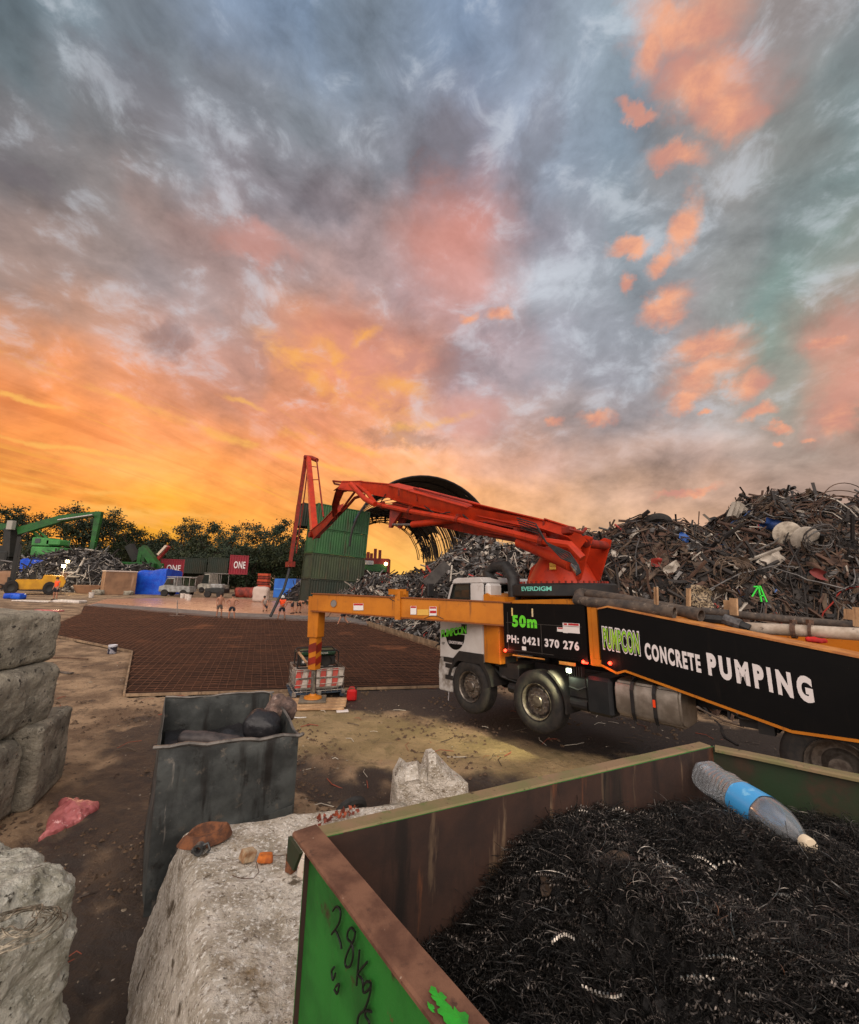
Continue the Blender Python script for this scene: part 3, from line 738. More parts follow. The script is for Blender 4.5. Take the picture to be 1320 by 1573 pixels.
for i, x in enumerate(GX):
    for j, y in enumerate(GY):
        if in_bin(x, y): vid[(i, j)] = len(V_); V_.append((x, y, fill_z(x, y)+.012*noise.noise(Vector((x*60, y*60, 0)))))
for (i, j), k in vid.items():
    q_ = [(i, j), (i+1, j), (i+1, j+1), (i, j+1)]
    if all(c in vid for c in q_): F_.append(tuple(vid[c] for c in q_))
mb.add(V_, F_)
def visible(x, y, z, mg=300):
    v = Vector((x, y, z))-CC; w_ = v.dot(FW)
    if w_ < .1: return False
    X_, Y_ = CX+F*v.dot(RT)/w_, CY-F*v.dot(UP)/w_
    return -mg < X_ < 1320+mg and -mg < Y_ < 1573+mg
def spot(m_=.01):
    while True:
        x = rnd(-.3, 2.2); y = rnd(.1, 1.85)
        if not in_bin(x, y, m_): continue
        z = fill_z(x, y)
        if not visible(x, y, z): continue
        d = Vector((x, y, z-CAM_H)).length
        if random.random() < min(1, .55/d)**1.0+.15: return x, y, z
def flow(x, y):
    a = noise.noise(Vector((x*2.2, y*2.2, 5)))*3.0+.9
    return Vector((math.cos(a), math.sin(a), 0))
def ribbon(mb, c, d, L_, rad, wd, turns, bend, mi, lift=0.0):
    """coiled turning: ribbon wound round a bent axis"""
    n_ = max(8, int(turns*7)); sd_ = d.cross(up_).normalized(); vs = []
    b0 = rnd(-1, 1)*bend
    for i in range(n_+1):
        t_ = i/n_; ax = c+d*(t_-.5)*L_+sd_*math.sin(t_*3.1)*b0*L_+up_*(lift*math.sin(t_*3.1)-abs(t_-.5)*L_*.15)
        a = t_*turns*2*math.pi; o_ = sd_*math.cos(a)*rad+up_*math.sin(a)*rad; vs.append(ax+o_-d*wd*.5); vs.append(ax+o_*.86+d*wd*.5)
    mb.mi = mi; mb.add(vs, [(2*i, 2*i+1, 2*i+3, 2*i+2) for i in range(n_)])
def strand(mb, c, d, L_, wd, curl, mi):
    n_ = 7; sd_ = d.cross(up_).normalized(); vs = []; a = rnd(-.5, .5); p = Vector(c); k_ = rnd(-curl, curl); up2 = rnd(.0, .5)
    for i in range(n_+1):
        a += k_; dd = d*math.cos(a)+sd_*math.sin(a)+up_*(up2*(.5-i/n_)); w_ = sd_*math.cos(a)*wd-d*math.sin(a)*wd*.5+up_*wd*rnd(-.6, .6); vs += [p-w_, p+w_]; p = p+dd*(L_/n_)
    mb.mi = mi; mb.add(vs, [(2*i, 2*i+1, 2*i+3, 2*i+2) for i in range(n_)])
for i in range(34000):
    x, y, z = spot(); d = (flow(x, y)+Vector((rnd(-.9, .9), rnd(-.9, .9), rnd(-.3, .4)))).normalized()
    strand(mb, (x, y, z+rnd(-.004, .02)), d, rnd(.02, .085), rnd(.0004, .0013), .62, random.choice((1, 1, 1, 1, 2)))
for i in range(5200):
    x, y, z = spot(.03); d = (flow(x, y)+Vector((rnd(-.8, .8), rnd(-.8, .8), rnd(-.3, .3)))).normalized()
    r_ = random.choice((.002, .003, .004, .006)); L_ = rnd(.03, .11)
    ribbon(mb, Vector((x, y, z+rnd(.0, .018))), d, L_, r_, r_*.5, L_/(r_*2.6), .25, random.choice((1, 1, 1, 2, 2)), rnd(0, .02))
for i in range(240):
    x, y, z = spot(.04); d = (flow(x, y)+Vector((rnd(-.9, .9), rnd(-.9, .9), rnd(-.2, .3)))).normalized()
    strand(mb, (x, y, z+.02), d, rnd(.04, .14), rnd(.0005, .0012), .5, 3)
for i in range(60):
    x, y, z = spot(.04); d = (flow(x, y)+Vector((rnd(-.9, .9), rnd(-.9, .9), 0))).normalized()
    ribbon(mb, Vector((x, y, z+.012)), d, rnd(.05, .13), rnd(.004, .008), .0035, rnd(7, 14), .4, 3, .01)
# the bright coil at the upper left of the heap
for (p, q_) in (((905,1255),(893,1275)), ((893,1275),(900,1320)), ((900,1320),(912,1352)), ((915,1230),(905,1255))):
    a, b = [G(*s_, RZ-.2) for s_ in (p, q_)]; a.z = b.z = 0
    a.z = fill_z(a.x, a.y)+.025; b.z = fill_z(b.x, b.y)+.025
    ribbon(mb, (a+b)/2, (b-a).normalized(), (b-a).length*1.1, .009, .007, 4, 0, 3)
tb = M('turnings_base', (16, 14, 13), (26, 23, 21), sc=60, rough=.6, metal=.5)
t1 = M('black_turnings', (25, 24, 22), (44, 41, 38), sc=30, rough=.5, metal=.7)
t2 = M('dark_turnings', (112, 104, 97), (58, 52, 48), sc=30, rough=.42, metal=.8)
t3 = M('bright_turnings', (168, 160, 150), (96, 90, 82), sc=60, rough=.25, metal=.95)
tag(mb.build('metal_turnings', [tb, t1, t2, t3]), 'black oily heap of curled metal turnings filling the green bin', 'metal turnings', kind='stuff')

# ------------------------------------------------------------------ bottle on the turnings
pet = M('clear_plastic', (226, 232, 236), rough=.05, spec=1.0, bump=.5, bsc=60, dist=.004); pet.node_tree.nodes['Principled BSDF'].inputs['Alpha'].default_value = .2
nt2 = pet.node_tree; nn2 = nt2.nodes; tr_ = nn2.new('ShaderNodeBsdfTransparent'); tr_.inputs[0].default_value = (.93, .95, .96, 1); gl_ = nn2.new('ShaderNodeBsdfGlossy'); gl_.inputs['Roughness'].default_value = .12
lw_ = nn2.new('ShaderNodeLayerWeight'); lw_.inputs[0].default_value = .35; mr_ = nn2.new('ShaderNodeMapRange'); mr_.inputs[3].default_value = .04; mr_.inputs[4].default_value = .75; nt2.links.new(lw_.outputs['Facing'], mr_.inputs[0])
df_ = nn2.new('ShaderNodeBsdfTranslucent'); df_.inputs[0].default_value = (.85, .88, .9, 1); d2_ = nn2.new('ShaderNodeBsdfDiffuse'); d2_.inputs[0].default_value = (.8, .83, .86, 1); a1_ = nn2.new('ShaderNodeMixShader'); a1_.inputs[0].default_value = .5; nt2.links.new(df_.outputs[0], a1_.inputs[1]); nt2.links.new(d2_.outputs[0], a1_.inputs[2])
a2_ = nn2.new('ShaderNodeMixShader'); a2_.inputs[0].default_value = .24; nt2.links.new(tr_.outputs[0], a2_.inputs[1]); nt2.links.new(a1_.outputs[0], a2_.inputs[2])
ms_ = nn2.new('ShaderNodeMixShader'); nt2.links.new(mr_.outputs[0], ms_.inputs[0]); nt2.links.new(a2_.outputs[0], ms_.inputs[1]); nt2.links.new(gl_.outputs[0], ms_.inputs[2]); nt2.links.new(ms_.outputs[0], [n for n in nn2 if n.type == 'OUTPUT_MATERIAL'][0].inputs[0])
film = M('blue_label', (70, 160, 220), (120, 190, 232), sc=14, rough=.3, contrast=(.55, .62))
capm = M('cream_cap', (214, 196, 168), rough=.4)
pa = G(1083, 1190, RZ-.075); pb = G(1247, 1301, RZ-.075)
ax = (pb-pa); Lb = ax.length; zz = ax.normalized(); xx = zz.cross(up_).normalized(); yy = zz.cross(xx)
MT = Matrix(((xx.x, yy.x, zz.x, pa.x), (xx.y, yy.y, zz.y, pa.y), (xx.z, yy.z, zz.z, pa.z), (0, 0, 0, 1)))
bt = thing('water_bottle', 'crumpled clear plastic bottle with blue label lying on the black turnings', 'bottle', mat=MT)
rb = .135*Lb
prof = [(.0001, .012*Lb), (rb*.55, .008*Lb), (rb*.62, 0), (rb*.9, .006*Lb), (rb, .03*Lb)]
k = .03
while k < .40:
    prof += [(rb, (k+.012)*Lb), (rb*.965, (k+.022)*Lb), (rb*.965, (k+.028)*Lb), (rb, (k+.04)*Lb)]; k += .045
prof += [(rb*.97, .42*Lb), (rb*.97, .66*Lb), (rb, .68*Lb), (rb*.95, .74*Lb), (rb*.78, .82*Lb), (rb*.52, .89*Lb), (rb*.30, .935*Lb), (rb*.27, .955*Lb)]
mb = MB(); mb.lathe(prof, n=40)
for i, v in enumerate(mb.v):
    f_ = v[2]/Lb; n_ = noise.noise(Vector((v[0]*30, v[1]*30, v[2]*22))); s_ = 1+(.09*n_ if f_ < .9 else 0); mb.v[i] = (v[0]*s_, v[1]*s_*(.9 if f_ < .4 else .97), v[2])
mb.build('bottle_body', pet, bt, smooth=50)
mb = MB(); mb.lathe([(rb*1.0, .43*Lb), (rb*1.0, .655*Lb)], n=40)
for i, v in enumerate(mb.v):
    n_ = noise.noise(Vector((v[0]*30, v[1]*30, v[2]*22))); s_ = 1+.09*n_; mb.v[i] = (v[0]*s_, v[1]*s_*.97, v[2])
mb.build('bottle_label', film, bt, smooth=True)
mb = MB(); mb.lathe([(.0001, .998*Lb), (rb*.3, 1.0*Lb), (rb*.34, .99*Lb), (rb*.34, .95*Lb), (rb*.28, .95*Lb)], n=24); mb.build('bottle_cap', capm, bt, smooth=True)
pc = G(1150, 1208, RZ-.13); mb = MB(); rock(mb, (.07, .045, .035), 10, .004, 20, 2, .015)
o = mb.build('green_lid', M('lime_plastic', (70, 190, 40), (50, 160, 30), sc=20, rough=.35), smooth=60); o.location = (pc.x, pc.y, pc.z); o.rotation_euler = (0, .3, R(-40)); o.name = 'green_lid'; tag(o, 'bright lime green plastic lid poking out behind the plastic bottle', 'plastic')  # small green plastic lid
# torn rusty flakes on the heap
for (x_, y_, s_, rz_, lb) in ((955,1388,.075,.2,'thin dark torn metal flake lying across the turnings'), (840,1395,.05,1.2,'brown rusty metal flake at the left of the turnings heap')):
    p = G(x_, y_, RZ-.2); p.z = fill_z(p.x, p.y)+.02; mb = MB(); vs = []
    for i in range(9):
        t_ = i/8-.5; vs += [(t_*2*s_, -.012*(1-3*t_*t_)-.004, .01*math.sin(t_*5)), (t_*2*s_, .016*(1-3*t_*t_)+.004*noise.noise(Vector((i*.7, 0, 0))), .012*math.cos(t_*5)), ]
    mb.add(vs, [(2*i, 2*i+2, 2*i+3, 2*i+1) for i in range(8)]); mb.add([(v[0], v[1], v[2]-.002) for v in vs], [(2*i, 2*i+1, 2*i+3, 2*i+2) for i in range(8)])
    o = mb.build('metal_flake', M('flake_rust', (84, 68, 54), (48, 38, 32), sc=40, rough=.6, metal=.4)); o.location = p; o.rotation_euler = (.1, .1, rz_); tag(o, lb, 'metal scrap')

# ------------------------------------------------------------------ things lying on the big block
rust2 = M('flaky_rust', (120, 74, 46), (78, 50, 36), sc=22, rough=.9, bump=.6, bsc=80, dist=.004)
TZ = 1.205
def topz(): return TZ
p = G(316, 1290, TZ); mb = MB()
prof = [(.125, 0), (.14, .012), (.118, .06), (.105, .075), (.09, .072), (.08, .05), (.07, .035), (.0001, .03)]
mb.lathe(prof, n=40)
for i, v in enumerate(mb.v):
    n_ = noise.noise(Vector((v[0]*9, v[1]*9, 1))); mb.v[i] = (v[0]*1.2*(1+.12*n_), v[1]*.85*(1+.12*n_), v[2]*.9*(1.0+.4*n_+v[0]*1.6))
o = mb.build('rusty_ring', rust2, smooth=60); o.location = p; o.rotation_euler = (0, 0, .5); tag(o, 'brown rusty ring shaped fitting on the far left corner of the big pale block', 'metal scrap')
p = G(305, 1312, TZ); mb = MB(); mb.lathe([(.03, -.02), (.034, -.02), (.034, .02), (.02, .02), (.02, -.02), (.03, -.02)], axis='Y', n=18); mb.tube([(.02, 0, .02), (.05, .01, .03), (.07, .0, .0), (.055, 0, -.02)], .008, 8); mb.box((-.03, 0, -.01), (.03, .03, .03), bev=.006)
o = mb.build('pipe_fitting', M('grey_metal', (86, 88, 88), (60, 60, 60), sc=40, rough=.5, metal=.6), smooth=True); o.location = p+Vector((0, 0, .03)); tag(o, 'small grey pipe fitting in front of the rusty ring', 'pipe fitting')
p = G(378, 1322, TZ); mb = MB(); rock(mb, (.085, .062, .062), 16, .003, 18, 4, .008)
o = mb.build('brick_piece', M('brick_brown', (128, 92, 62), (186, 166, 136), sc=14, rough=.9, bump=.6, bsc=70, dist=.004), smooth=60); o.location = p; o.rotation_euler = (.1, .25, .9); tag(o, 'small cube of brown brick on the middle of the big pale block', 'brick')
p = G(407, 1322, TZ); mb = MB(); rock(mb, (.09, .07, .035), 16, .008, 20, 7, .014)
o = mb.build('orange_scrap', M('orange_rust', (196, 108, 40), (150, 78, 34), sc=18, rough=.85, bump=.6, bsc=60, dist=.004), smooth=60); o.location = p; o.rotation_euler = (0, .1, .3); tag(o, 'flat orange rusty lump beside the brown brick piece', 'metal scrap')
wire_m = M('rusty_wire', (96, 66, 46), (60, 44, 36), sc=30, rough=.7, metal=.3)
mb = MB(); pts = [G(x_, y_, TZ+.012) for x_, y_ in ((357,1345),(372,1350),(390,1349),(398,1340),(394,1325),(400,1312),(425,1315),(443,1313),(455,1300))]
mb.tube(pts, .0022, 5); tag(mb.build('wire', wire_m), 'thin rusty wire curling round the orange lump on the big block', 'wire')
# pair of brackets under the bin corner
p = G(462, 1348, TZ)
for k_, (ox, oy, mt, lb) in enumerate(((.0, .0, M('white_paint_rust', (200, 186, 172), (130, 80, 58), sc=16, rough=.7, contrast=(.5, .62)), 'white painted steel bracket standing by the green bin corner'), (-.085, .035, rust2, 'brown rusty steel bracket left of the white one'))):
    mb = MB(); mb.box((0, 0, .05), (.05, .012, .1), bev=.002); mb.box((0, .03, .094), (.05, .06, .012), bev=.002); mb.box((.022, .02, .045), (.008, .05, .09)); mb.lathe([(.018, 0), (.018, .03)], (0, .03, .1), n=10, caps=True)
    o = mb.build('steel_bracket', mt); o.location = p+Vector((ox, oy, 0)); o.rotation_euler = (0, 0, -.5); tag(o, lb, 'bracket', 'brackets by the bin corner')
# dry leaves and rusty pieces along the far edge of the block
mb = MB(); lf = M('dead_leaves', (150, 72, 44), (100, 50, 40), sc=12, rough=.8)
for i in range(70):
    t_ = random.random(); q_ = G(487+62*t_, 1264-18*t_+rnd(-6, 6), TZ+.01); a = rnd(0, 6.28); s_ = rnd(.018, .045); tl = rnd(.2, 1.3)
    d = Vector((math.cos(a)*math.cos(tl), math.sin(a)*math.cos(tl), math.sin(tl))); e = d.cross(Vector((rnd(-1, 1), rnd(-1, 1), rnd(0, 1)))).normalized()
    mb.add([q_, q_+d*s_*.5+e*s_*.35, q_+d*s_, q_+d*s_*.5-e*s_*.35], [(0, 1, 2, 3)])
tag(mb.build('dry_leaves', lf), 'reddish brown dry leaves gathered on the far edge of the big block', 'leaves', kind='stuff')
# wire coil on the rough block
mb = MB(); mt = M('silver_wire', (150, 140, 122), (78, 70, 58), sc=40, rough=.5, metal=.5)
for k in range(13):
    pts = []; ph = rnd(0, 6); e_ = rnd(.75, 1.0); tz = rnd(-.06, .06)
    for i in range(37):
        a = 2*math.pi*i/36; r_ = (.15-.007*k)+.02*math.sin(3*a+ph); pts.append((r_*math.cos(a), r_*e_*math.sin(a), .022+.003*k+tz*.1*math.cos(a+ph)+.006*math.sin(5*a+ph)))
    mb.tube(pts, .0028, 4, False)
cw = G(22, 1440, 1.5); o = mb.build('wire_coil', mt); o.location = (cw.x, cw.y, 1.505); o.rotation_euler = (.02, .02, .4); tag(o, 'silvery coil of wire lying on the rough block at bottom left', 'wire coil')

# ------------------------------------------------------------------ dented grey steel dumpster
gs = M('dented_grey_steel', (84, 87, 85), (54, 56, 55), sc=2.5, rough=.5, metal=.35, bump=.3, bsc=3, dist=.04, spots=[((104, 98, 90), 9, .58, .70), ((36, 34, 32), 4, .56, .68)], streak=[((136, 130, 122), 7, .64, .72), ((40, 38, 36), 4, .56, .68)])
dmp = thing('steel_dumpster', 'dented dark grey steel dumpster with high back half full of rubbish', 'dumpster', (-2.4, 4.9, 0))
DO = Vector((-2.4, 4.9, 0))
fl, fr_ = P(245, 1149, 4.35), P(459, 1129, 5.0); bl_, br_ = P(254, 1071, 5.35), P(415, 1063, 5.75)
flb, frb = P(222, 1390, 4.25), P(450, 1262, 5.0); flb.z = frb.z = .0; blb = Vector((bl_.x-.05, bl_.y, 0)); brb = Vector((br_.x-.02, br_.y, 0))
def panel(a, b, c, d, n_=16, amp=.014, th=.008, seed=0):
    """a b bottom, d c top edge; dented sheet with thickness"""
    mb = MB(); a, b, c, d = [Vector(p)-DO for p in (a, b, c, d)]; nn = (b-a).cross(d-a).normalized(); vs = []
    for s_ in (0, 1):
        for j in range(n_+1):
            for i in range(n_+1):
                u_, v_ = i/n_, j/n_; p = (a*(1-u_)+b*u_)*(1-v_)+(d*(1-u_)+c*u_)*v_
                e = noise.noise(p*2.3+Vector((seed, 0, 0)))*amp*1.6+noise.noise(p*6+Vector((0, seed, 0)))*amp*.7
                vs.append(p+nn*(e*(1 if 0 < i < n_ else .3)-s_*th))
    q_ = (n_+1)**2; fs = []
    for j in range(n_):
        for i in range(n_):
            k_ = j*(n_+1)+i; fs.append((k_, k_+1, k_+n_+2, k_+n_+1)); fs.append((k_+q_+n_+1, k_+q_+n_+2, k_+q_+1, k_+q_))
    for i in range(n_):
        for (k0, k1) in ((i, i+1), (n_*(n_+1)+i+1, n_*(n_+1)+i)): fs.append((k0+q_, k1+q_, k1, k0))
        for (k0, k1) in (((i+1)*(n_+1), i*(n_+1)), (i*(n_+1)+n_, (i+1)*(n_+1)+n_)): fs.append((k0+q_, k1+q_, k1, k0))
    return mb.add(vs, fs)
panel(flb, frb, fr_, fl, 30, .024, seed=1).build('front_panel', gs, dmp, smooth=40)
panel(brb, blb, bl_, br_, 18, .012, seed=2).build('back_panel', gs, dmp, smooth=40)
panel(blb, flb, fl, bl_, 16, .01, seed=3).build('side_panel', gs, dmp, smooth=40)
rt_top = P(437, 1092, 5.35)
panel(frb, brb, br_+Vector((.02, 0, -.04)), fr_, 16, .02, seed=4).build('side_panel', gs, dmp, smooth=40)
lipm = M('lip_steel', (110, 104, 98), (76, 72, 68), sc=8, rough=.5, metal=.4)
def lip(pts, r_=.016):
    mb = MB(); PP = [Vector(p)-DO for p in pts]; out = []
    for i in range(len(PP)-1):
        for k in range(8): q_ = PP[i].lerp(PP[i+1], k/8); out.append(q_+Vector((.01*noise.noise(q_*7), 0, .03*noise.noise(q_*5))))
    out.append(PP[-1]); mb.tube(out, r_, 6); return mb.build('rim', lipm, dmp, smooth=True)
lip([fl+Vector((-.05, -.01, .0)), fl, fl.lerp(fr_, .5)+Vector((0, 0, .005)), fr_, fr_+Vector((.05, 0, .02))], .02); lip([bl_, bl_.lerp(br_, .6)+Vector((0, 0, .0)), br_+Vector((.05, 0, 0))], .013); lip([br_, rt_top, fr_], .014)
mb = MB(); a_ = flb.lerp(frb, .45); a_.z = .0
fa, fb = flb.lerp(frb, .42)+Vector((-.02, -.05, 0)), frb+Vector((.0, -.07, 0))
mb.ngon3([Vector((*(p.to_2d()), z))-DO for p, z in ((fa, .02), (fb, .02), (fb, .60), (fa, .52))], (.01, .03, 0)); mb.build('pocket_plate', gs, dmp)
# rubbish inside
blk = M('black_plastic', (26, 26, 29), (38, 36, 38), sc=6, rough=.42, bump=.6, bsc=12, dist=.02)
fz_ = fl.z-.08
mb = MB(); cc = (fl+fr_+bl_+br_)/4
for i in range(1):
    q_ = [fl, fr_, br_, bl_]; q_ = [cc.lerp(p, .93) for p in q_]; vs = []; n_ = 18
    for j in range(n_+1):
        for i2 in range(n_+1):
            u_, v_ = i2/n_, j/n_; p = (q_[0]*(1-u_)+q_[1]*u_)*(1-v_)+(q_[3]*(1-u_)+q_[2]*u_)*v_; p.z = fz_-.12+.09*noise.noise(p*3)+.05*noise.noise(p*9); vs.append(p)
    mb.add(vs, [(j*(n_+1)+i2, j*(n_+1)+i2+1, (j+1)*(n_+1)+i2+1, (j+1)*(n_+1)+i2) for j in range(n_) for i2 in range(n_)])
tag(mb.build('rubbish_sacks', blk, smooth=True), 'crumpled dark rubbish sheeting lying inside the grey dumpster', 'rubbish')
def sack(name, px_, py_, d_, dims, rz_, mat, lb, seed, amp=.03):
    mb = MB(); rock(mb, dims, 22, amp, 5, seed, min(dims)*.45); o = mb.build(name, mat, smooth=True); p = P(px_, py_, d_); o.location = p-Vector((0, 0, dims[2]*.5)); o.rotation_euler = (.2, .15, rz_); return tag(o, lb, name.replace('_', ' '))
sack('rubbish_bag', 402, 1112, 5.25, (.42, .3, .3), .2, blk, 'round black rubbish bag at the right end of the grey dumpster', 3)
sack('tarp_bundle', 322, 1136, 4.9, (.62, .16, .12), .25, M('greybrown_sheet', (74, 66, 64), (48, 44, 44), sc=8, rough=.6, bump=.5, bsc=16), 'long rolled dark sheet lying behind the dumpster front edge', 5, .02)
sack('cloth_bundle', 428, 1086, 5.55, (.34, .24, .3), .7, M('dirty_cloth', (120, 98, 88), (70, 58, 54), sc=9, rough=.9, bump=.8, bsc=14, spots=[((160, 140, 128), 12, .58, .68)]), 'dirty pinkish brown cloth bundle hanging over the dumpster corner', 9, .05)

# ------------------------------------------------------------------ pink plastic bag on the mud
pk_ = M('pink_plastic', (190, 112, 110), (158, 84, 84), sc=7, rough=.25, bump=.7, bsc=14, dist=.02, spots=[((226, 176, 172), 11, .62, .68)])
a0, a1, a2, a3 = G(60, 1290), G(128, 1262), G(150, 1240), G(96, 1232)
vs = []; n_ = 26
for j in range(n_+1):
    for i in range(n_+1):
        u_, v_ = i/n_, j/n_; p = (a0*(1-u_)+a1*u_)*(1-v_)+(a3*(1-u_)+a2*u_)*v_
        ed = min(u_, 1-u_, v_, 1-v_)*2; p.z = .02+.15*ed**.7*(.3+.7*v_)+.09*abs(noise.noise(p*6))*ed+.05*abs(noise.noise(p*14))
        p.x += .05*noise.noise(p*4); p.y += .05*noise.noise(p*4+Vector((5, 5, 5))); vs.append(p)
mb = MB(); mb.add(vs, [(j*(n_+1)+i, j*(n_+1)+i+1, (j+1)*(n_+1)+i+1, (j+1)*(n_+1)+i) for j in range(n_) for i in range(n_)])
rim_ = list(range(n_+1))+[j*(n_+1)+n_ for j in range(1, n_+1)]+[n_*(n_+1)+i for i in range(n_-1, -1, -1)]+[j*(n_+1) for j in range(n_-1, 0, -1)]
base = len(mb.v); mb.v += [(mb.v[i][0], mb.v[i][1], -.02) for i in rim_]; m_ = len(rim_); mb.f += [(rim_[k], base+k, base+(k+1) % m_, rim_[(k+1) % m_]) for k in range(m_)]; mb.m += [0]*m_
tag(mb.build('plastic_bag', pk_, smooth=60), 'crumpled pink plastic bag on the mud beside the grey blocks', 'plastic bag')
# paint tin
pt = G(172, 1004); tin = thing('paint_tin', 'small white and dark paint tin on the dirt at the slab corner', 'tin', (pt.x, pt.y, 0))
mb = MB(); mb.lathe([(.0001, 0), (.13, 0), (.135, .01), (.135, .24), (.142, .25)], n=20); mb.build('tin_body', M('dark_label', (40, 42, 58), (150, 150, 158), sc=9, rough=.4, contrast=(.5, .56)), tin, smooth=True)
mb = MB(); mb.lathe([(.142, .25), (.14, .30), (.12, .30), (.11, .285), (.0001, .285)], n=20); mb.build('tin_lid', M('white_tin', (190, 192, 200), rough=.35, metal=.2), tin, smooth=True)
# old wheel and rusty bits behind the block
p = G(545, 1240, .0); p = P(541, 1235, 4.7)
mb = MB(); mb.lathe([(.13, -.05), (.2, -.06), (.24, -.03), (.24, .03), (.2, .06), (.13, .05), (.13, -.05)], axis='Y', n=28); o = mb.build('old_tyre', M('old_rubber', (30, 29, 28), (44, 42, 40), sc=10, rough=.8), smooth=True); o.location = (p.x-.02, p.y+.05, .66); o.rotation_euler = (.5, .2, .7); o.scale = (.7, .7, .7); tag(o, 'small old black tyre just behind the big pale block', 'tyre')
mb = MB(); rock(mb, (.8, .5, .75), 26, .02, 4, 6, .06); o = mb.build('concrete_block', conc_d, smooth=60); o.location = (-.45, 5.0, -.25); o.rotation_euler = (0, 0, .3); tag(o, 'low dark concrete block hidden behind the big pale block', 'concrete block', 'concrete blocks in the foreground')

# ------------------------------------------------------------------ litter: pebbles, chips and twigs over the dirt
mb = MB()
def chip(mb, c, s_, flat=.4):
    n_ = 5; vs = []
    for k in range(n_):
        a = 2*math.pi*k/n_+rnd(-.4, .4); r_ = s_*rnd(.6, 1.1); vs.append((c[0]+r_*math.cos(a), c[1]+r_*math.sin(a), c[2]+rnd(0, s_*flat*.3)))
    vs.append((c[0]+rnd(-.2, .2)*s_, c[1]+rnd(-.2, .2)*s_, c[2]+s_*flat)); mb.add(vs, [(k, (k+1) % n_, n_) for k in range(n_)])
cnt = 0
while cnt < 7000:
    a = R(rnd(-50, 48)); r_ = 2.2*math.exp(random.random()*2.1); x, y = r_*math.sin(a), r_*math.cos(a)
    if inpoly(x, y, MAT_POLY): continue
    dn = noise.noise(Vector((x*.8, y*.8, 3)))
    if random.random() > .45+dn*1.5: continue
    mb.mi = random.choices((0, 1, 2, 3), (8, 5, 1.0, .4))[0]; s_ = rnd(.005, .016)*(1 if random.random() < .93 else 2.2)*(.6+r_*.09)
    chip(mb, (x, y, ground_h(x, y)-.003), s_); cnt += 1
cl = 0
while cl < 1500:
    a = R(rnd(-52, 30)); r_ = rnd(3.2, 14); x, y = r_*math.sin(a), r_*math.cos(a)
    if inpoly(x, y, MAT_POLY) or noise.noise(Vector((x*.7+4, y*.7, 8))) < .12: continue
    mb.mi = 5; T0 = Matrix.Translation((x, y, ground_h(x, y)-.01)); s_ = rnd(.015, .045)*(.6+r_*.07); n0 = len(mb.v); chip(mb, (x, y, ground_h(x, y)-.005), s_, .8); cl += 1
for i in range(240):
    a = R(rnd(-48, 40)); r_ = rnd(4, 15); x, y = r_*math.sin(a), r_*math.cos(a)
    if inpoly(x, y, MAT_POLY): continue
    t_ = rnd(0, 6.28); L_ = rnd(.08, .5); mb.mi = random.choice((2, 3, 0, 4)); z = ground_h(x, y)+.012; mb.tube([(x, y, z), (x+L_*.5*math.cos(t_), y+L_*.5*math.sin(t_), z+.02), (x+L_*math.cos(t_+.3), y+L_*math.sin(t_+.3), z)], rnd(.003, .009), 4)
tag(mb.build('ground_litter', [M('pebble', (90, 76, 62)), M('pale_pebble', (128, 114, 96)), M('white_chip', (176, 166, 150)), M('red_chip', (140, 70, 50)), M('twig', (58, 46, 38)), M('dirt_clod', (96, 76, 58), (70, 55, 43), sc=20, rough=.95)]), 'pebbles, chips and twigs strewn over the dirt', 'litter', kind='stuff')
mb = MB()
for (x_, y_, L_, rz_, w_) in ((78,1018,1.7,.05,.02), (140,1012,.5,.3,.03), (75,1037,1.6,-.1,.05), (120,1040,.7,.2,.06)):
    pass
for (xa, ya, xb, yb, r_, lb, mt) in ((70,1013,135,1015,.02,'thin dark steel bar lying on the dirt beyond the block stack', 'b'), (70,1032,110,1037,.035,'flat pale strip of sheet metal on the dirt beyond the block stack', 'a'), (66,1097,104,1089,.02,'short rusty pipe lying beside the low grey block', 'b')):
    mb = MB(); a, b = G(xa, ya), G(xb, yb); a.z = b.z = .05; mb.beam(a, b, r_*3, r_) if mt == 'a' else mb.tube([a, a.lerp(b, .5)+Vector((0, 0, .02)), b], r_, 6)
    tag(mb.build('metal_strip' if mt == 'a' else 'steel_bar', lipm if mt == 'a' else wire_m), lb, 'metal scrap')

# ------------------------------------------------------------------ concrete pump truck
wp = P(720, 1055, 9.3); ta = math.atan2(-.77, .64); tpz = R(2.8)
TX = Vector((math.cos(ta)*math.cos(tpz), math.sin(ta)*math.cos(tpz), math.sin(tpz))); TY = Vector((0, 0, 1)).cross(TX).normalized(); TZv = TX.cross(TY)
TO = wp-TZv*.52
TM = Matrix(((TX.x, TY.x, TZv.x, TO.x), (TX.y, TY.y, TZv.y, TO.y), (TX.z, TY.z, TZv.z, TO.z), (0, 0, 0, 1))); TMI = TM.inverted()
truck = thing('pump_truck', 'concrete pump truck with white cab, black side panels and folded red boom raised on outriggers', 'truck', mat=TM)
def LT(x, y, y0=0.0):
    """photo point on the truck's own plane Y=y0 -> local x,z"""
    r_ = ray(x, y); t_ = (y0-(CC-TO).dot(TY))/r_.dot(TY); p = CC+r_*t_-TO; return p.dot(TX), p.dot(TZv)
def WL(p): return TMI @ Vector(p)
orange = M('orange_paint', (186, 112, 26), (168, 98, 22), sc=2, rough=.45, bump=.08, bsc=30, dist=.004, spots=[((120, 74, 34), 7, .60, .74), ((96, 70, 44), 30, .66, .74)], streak=[((140, 84, 30), 10, .58, .7)], spec=.3)
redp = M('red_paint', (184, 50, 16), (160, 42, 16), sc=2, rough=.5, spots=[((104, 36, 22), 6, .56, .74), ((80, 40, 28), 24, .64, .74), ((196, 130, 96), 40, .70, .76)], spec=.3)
redd = M('dull_red_paint', (136, 36, 18), (104, 32, 20), sc=5, rough=.55, spec=.3)
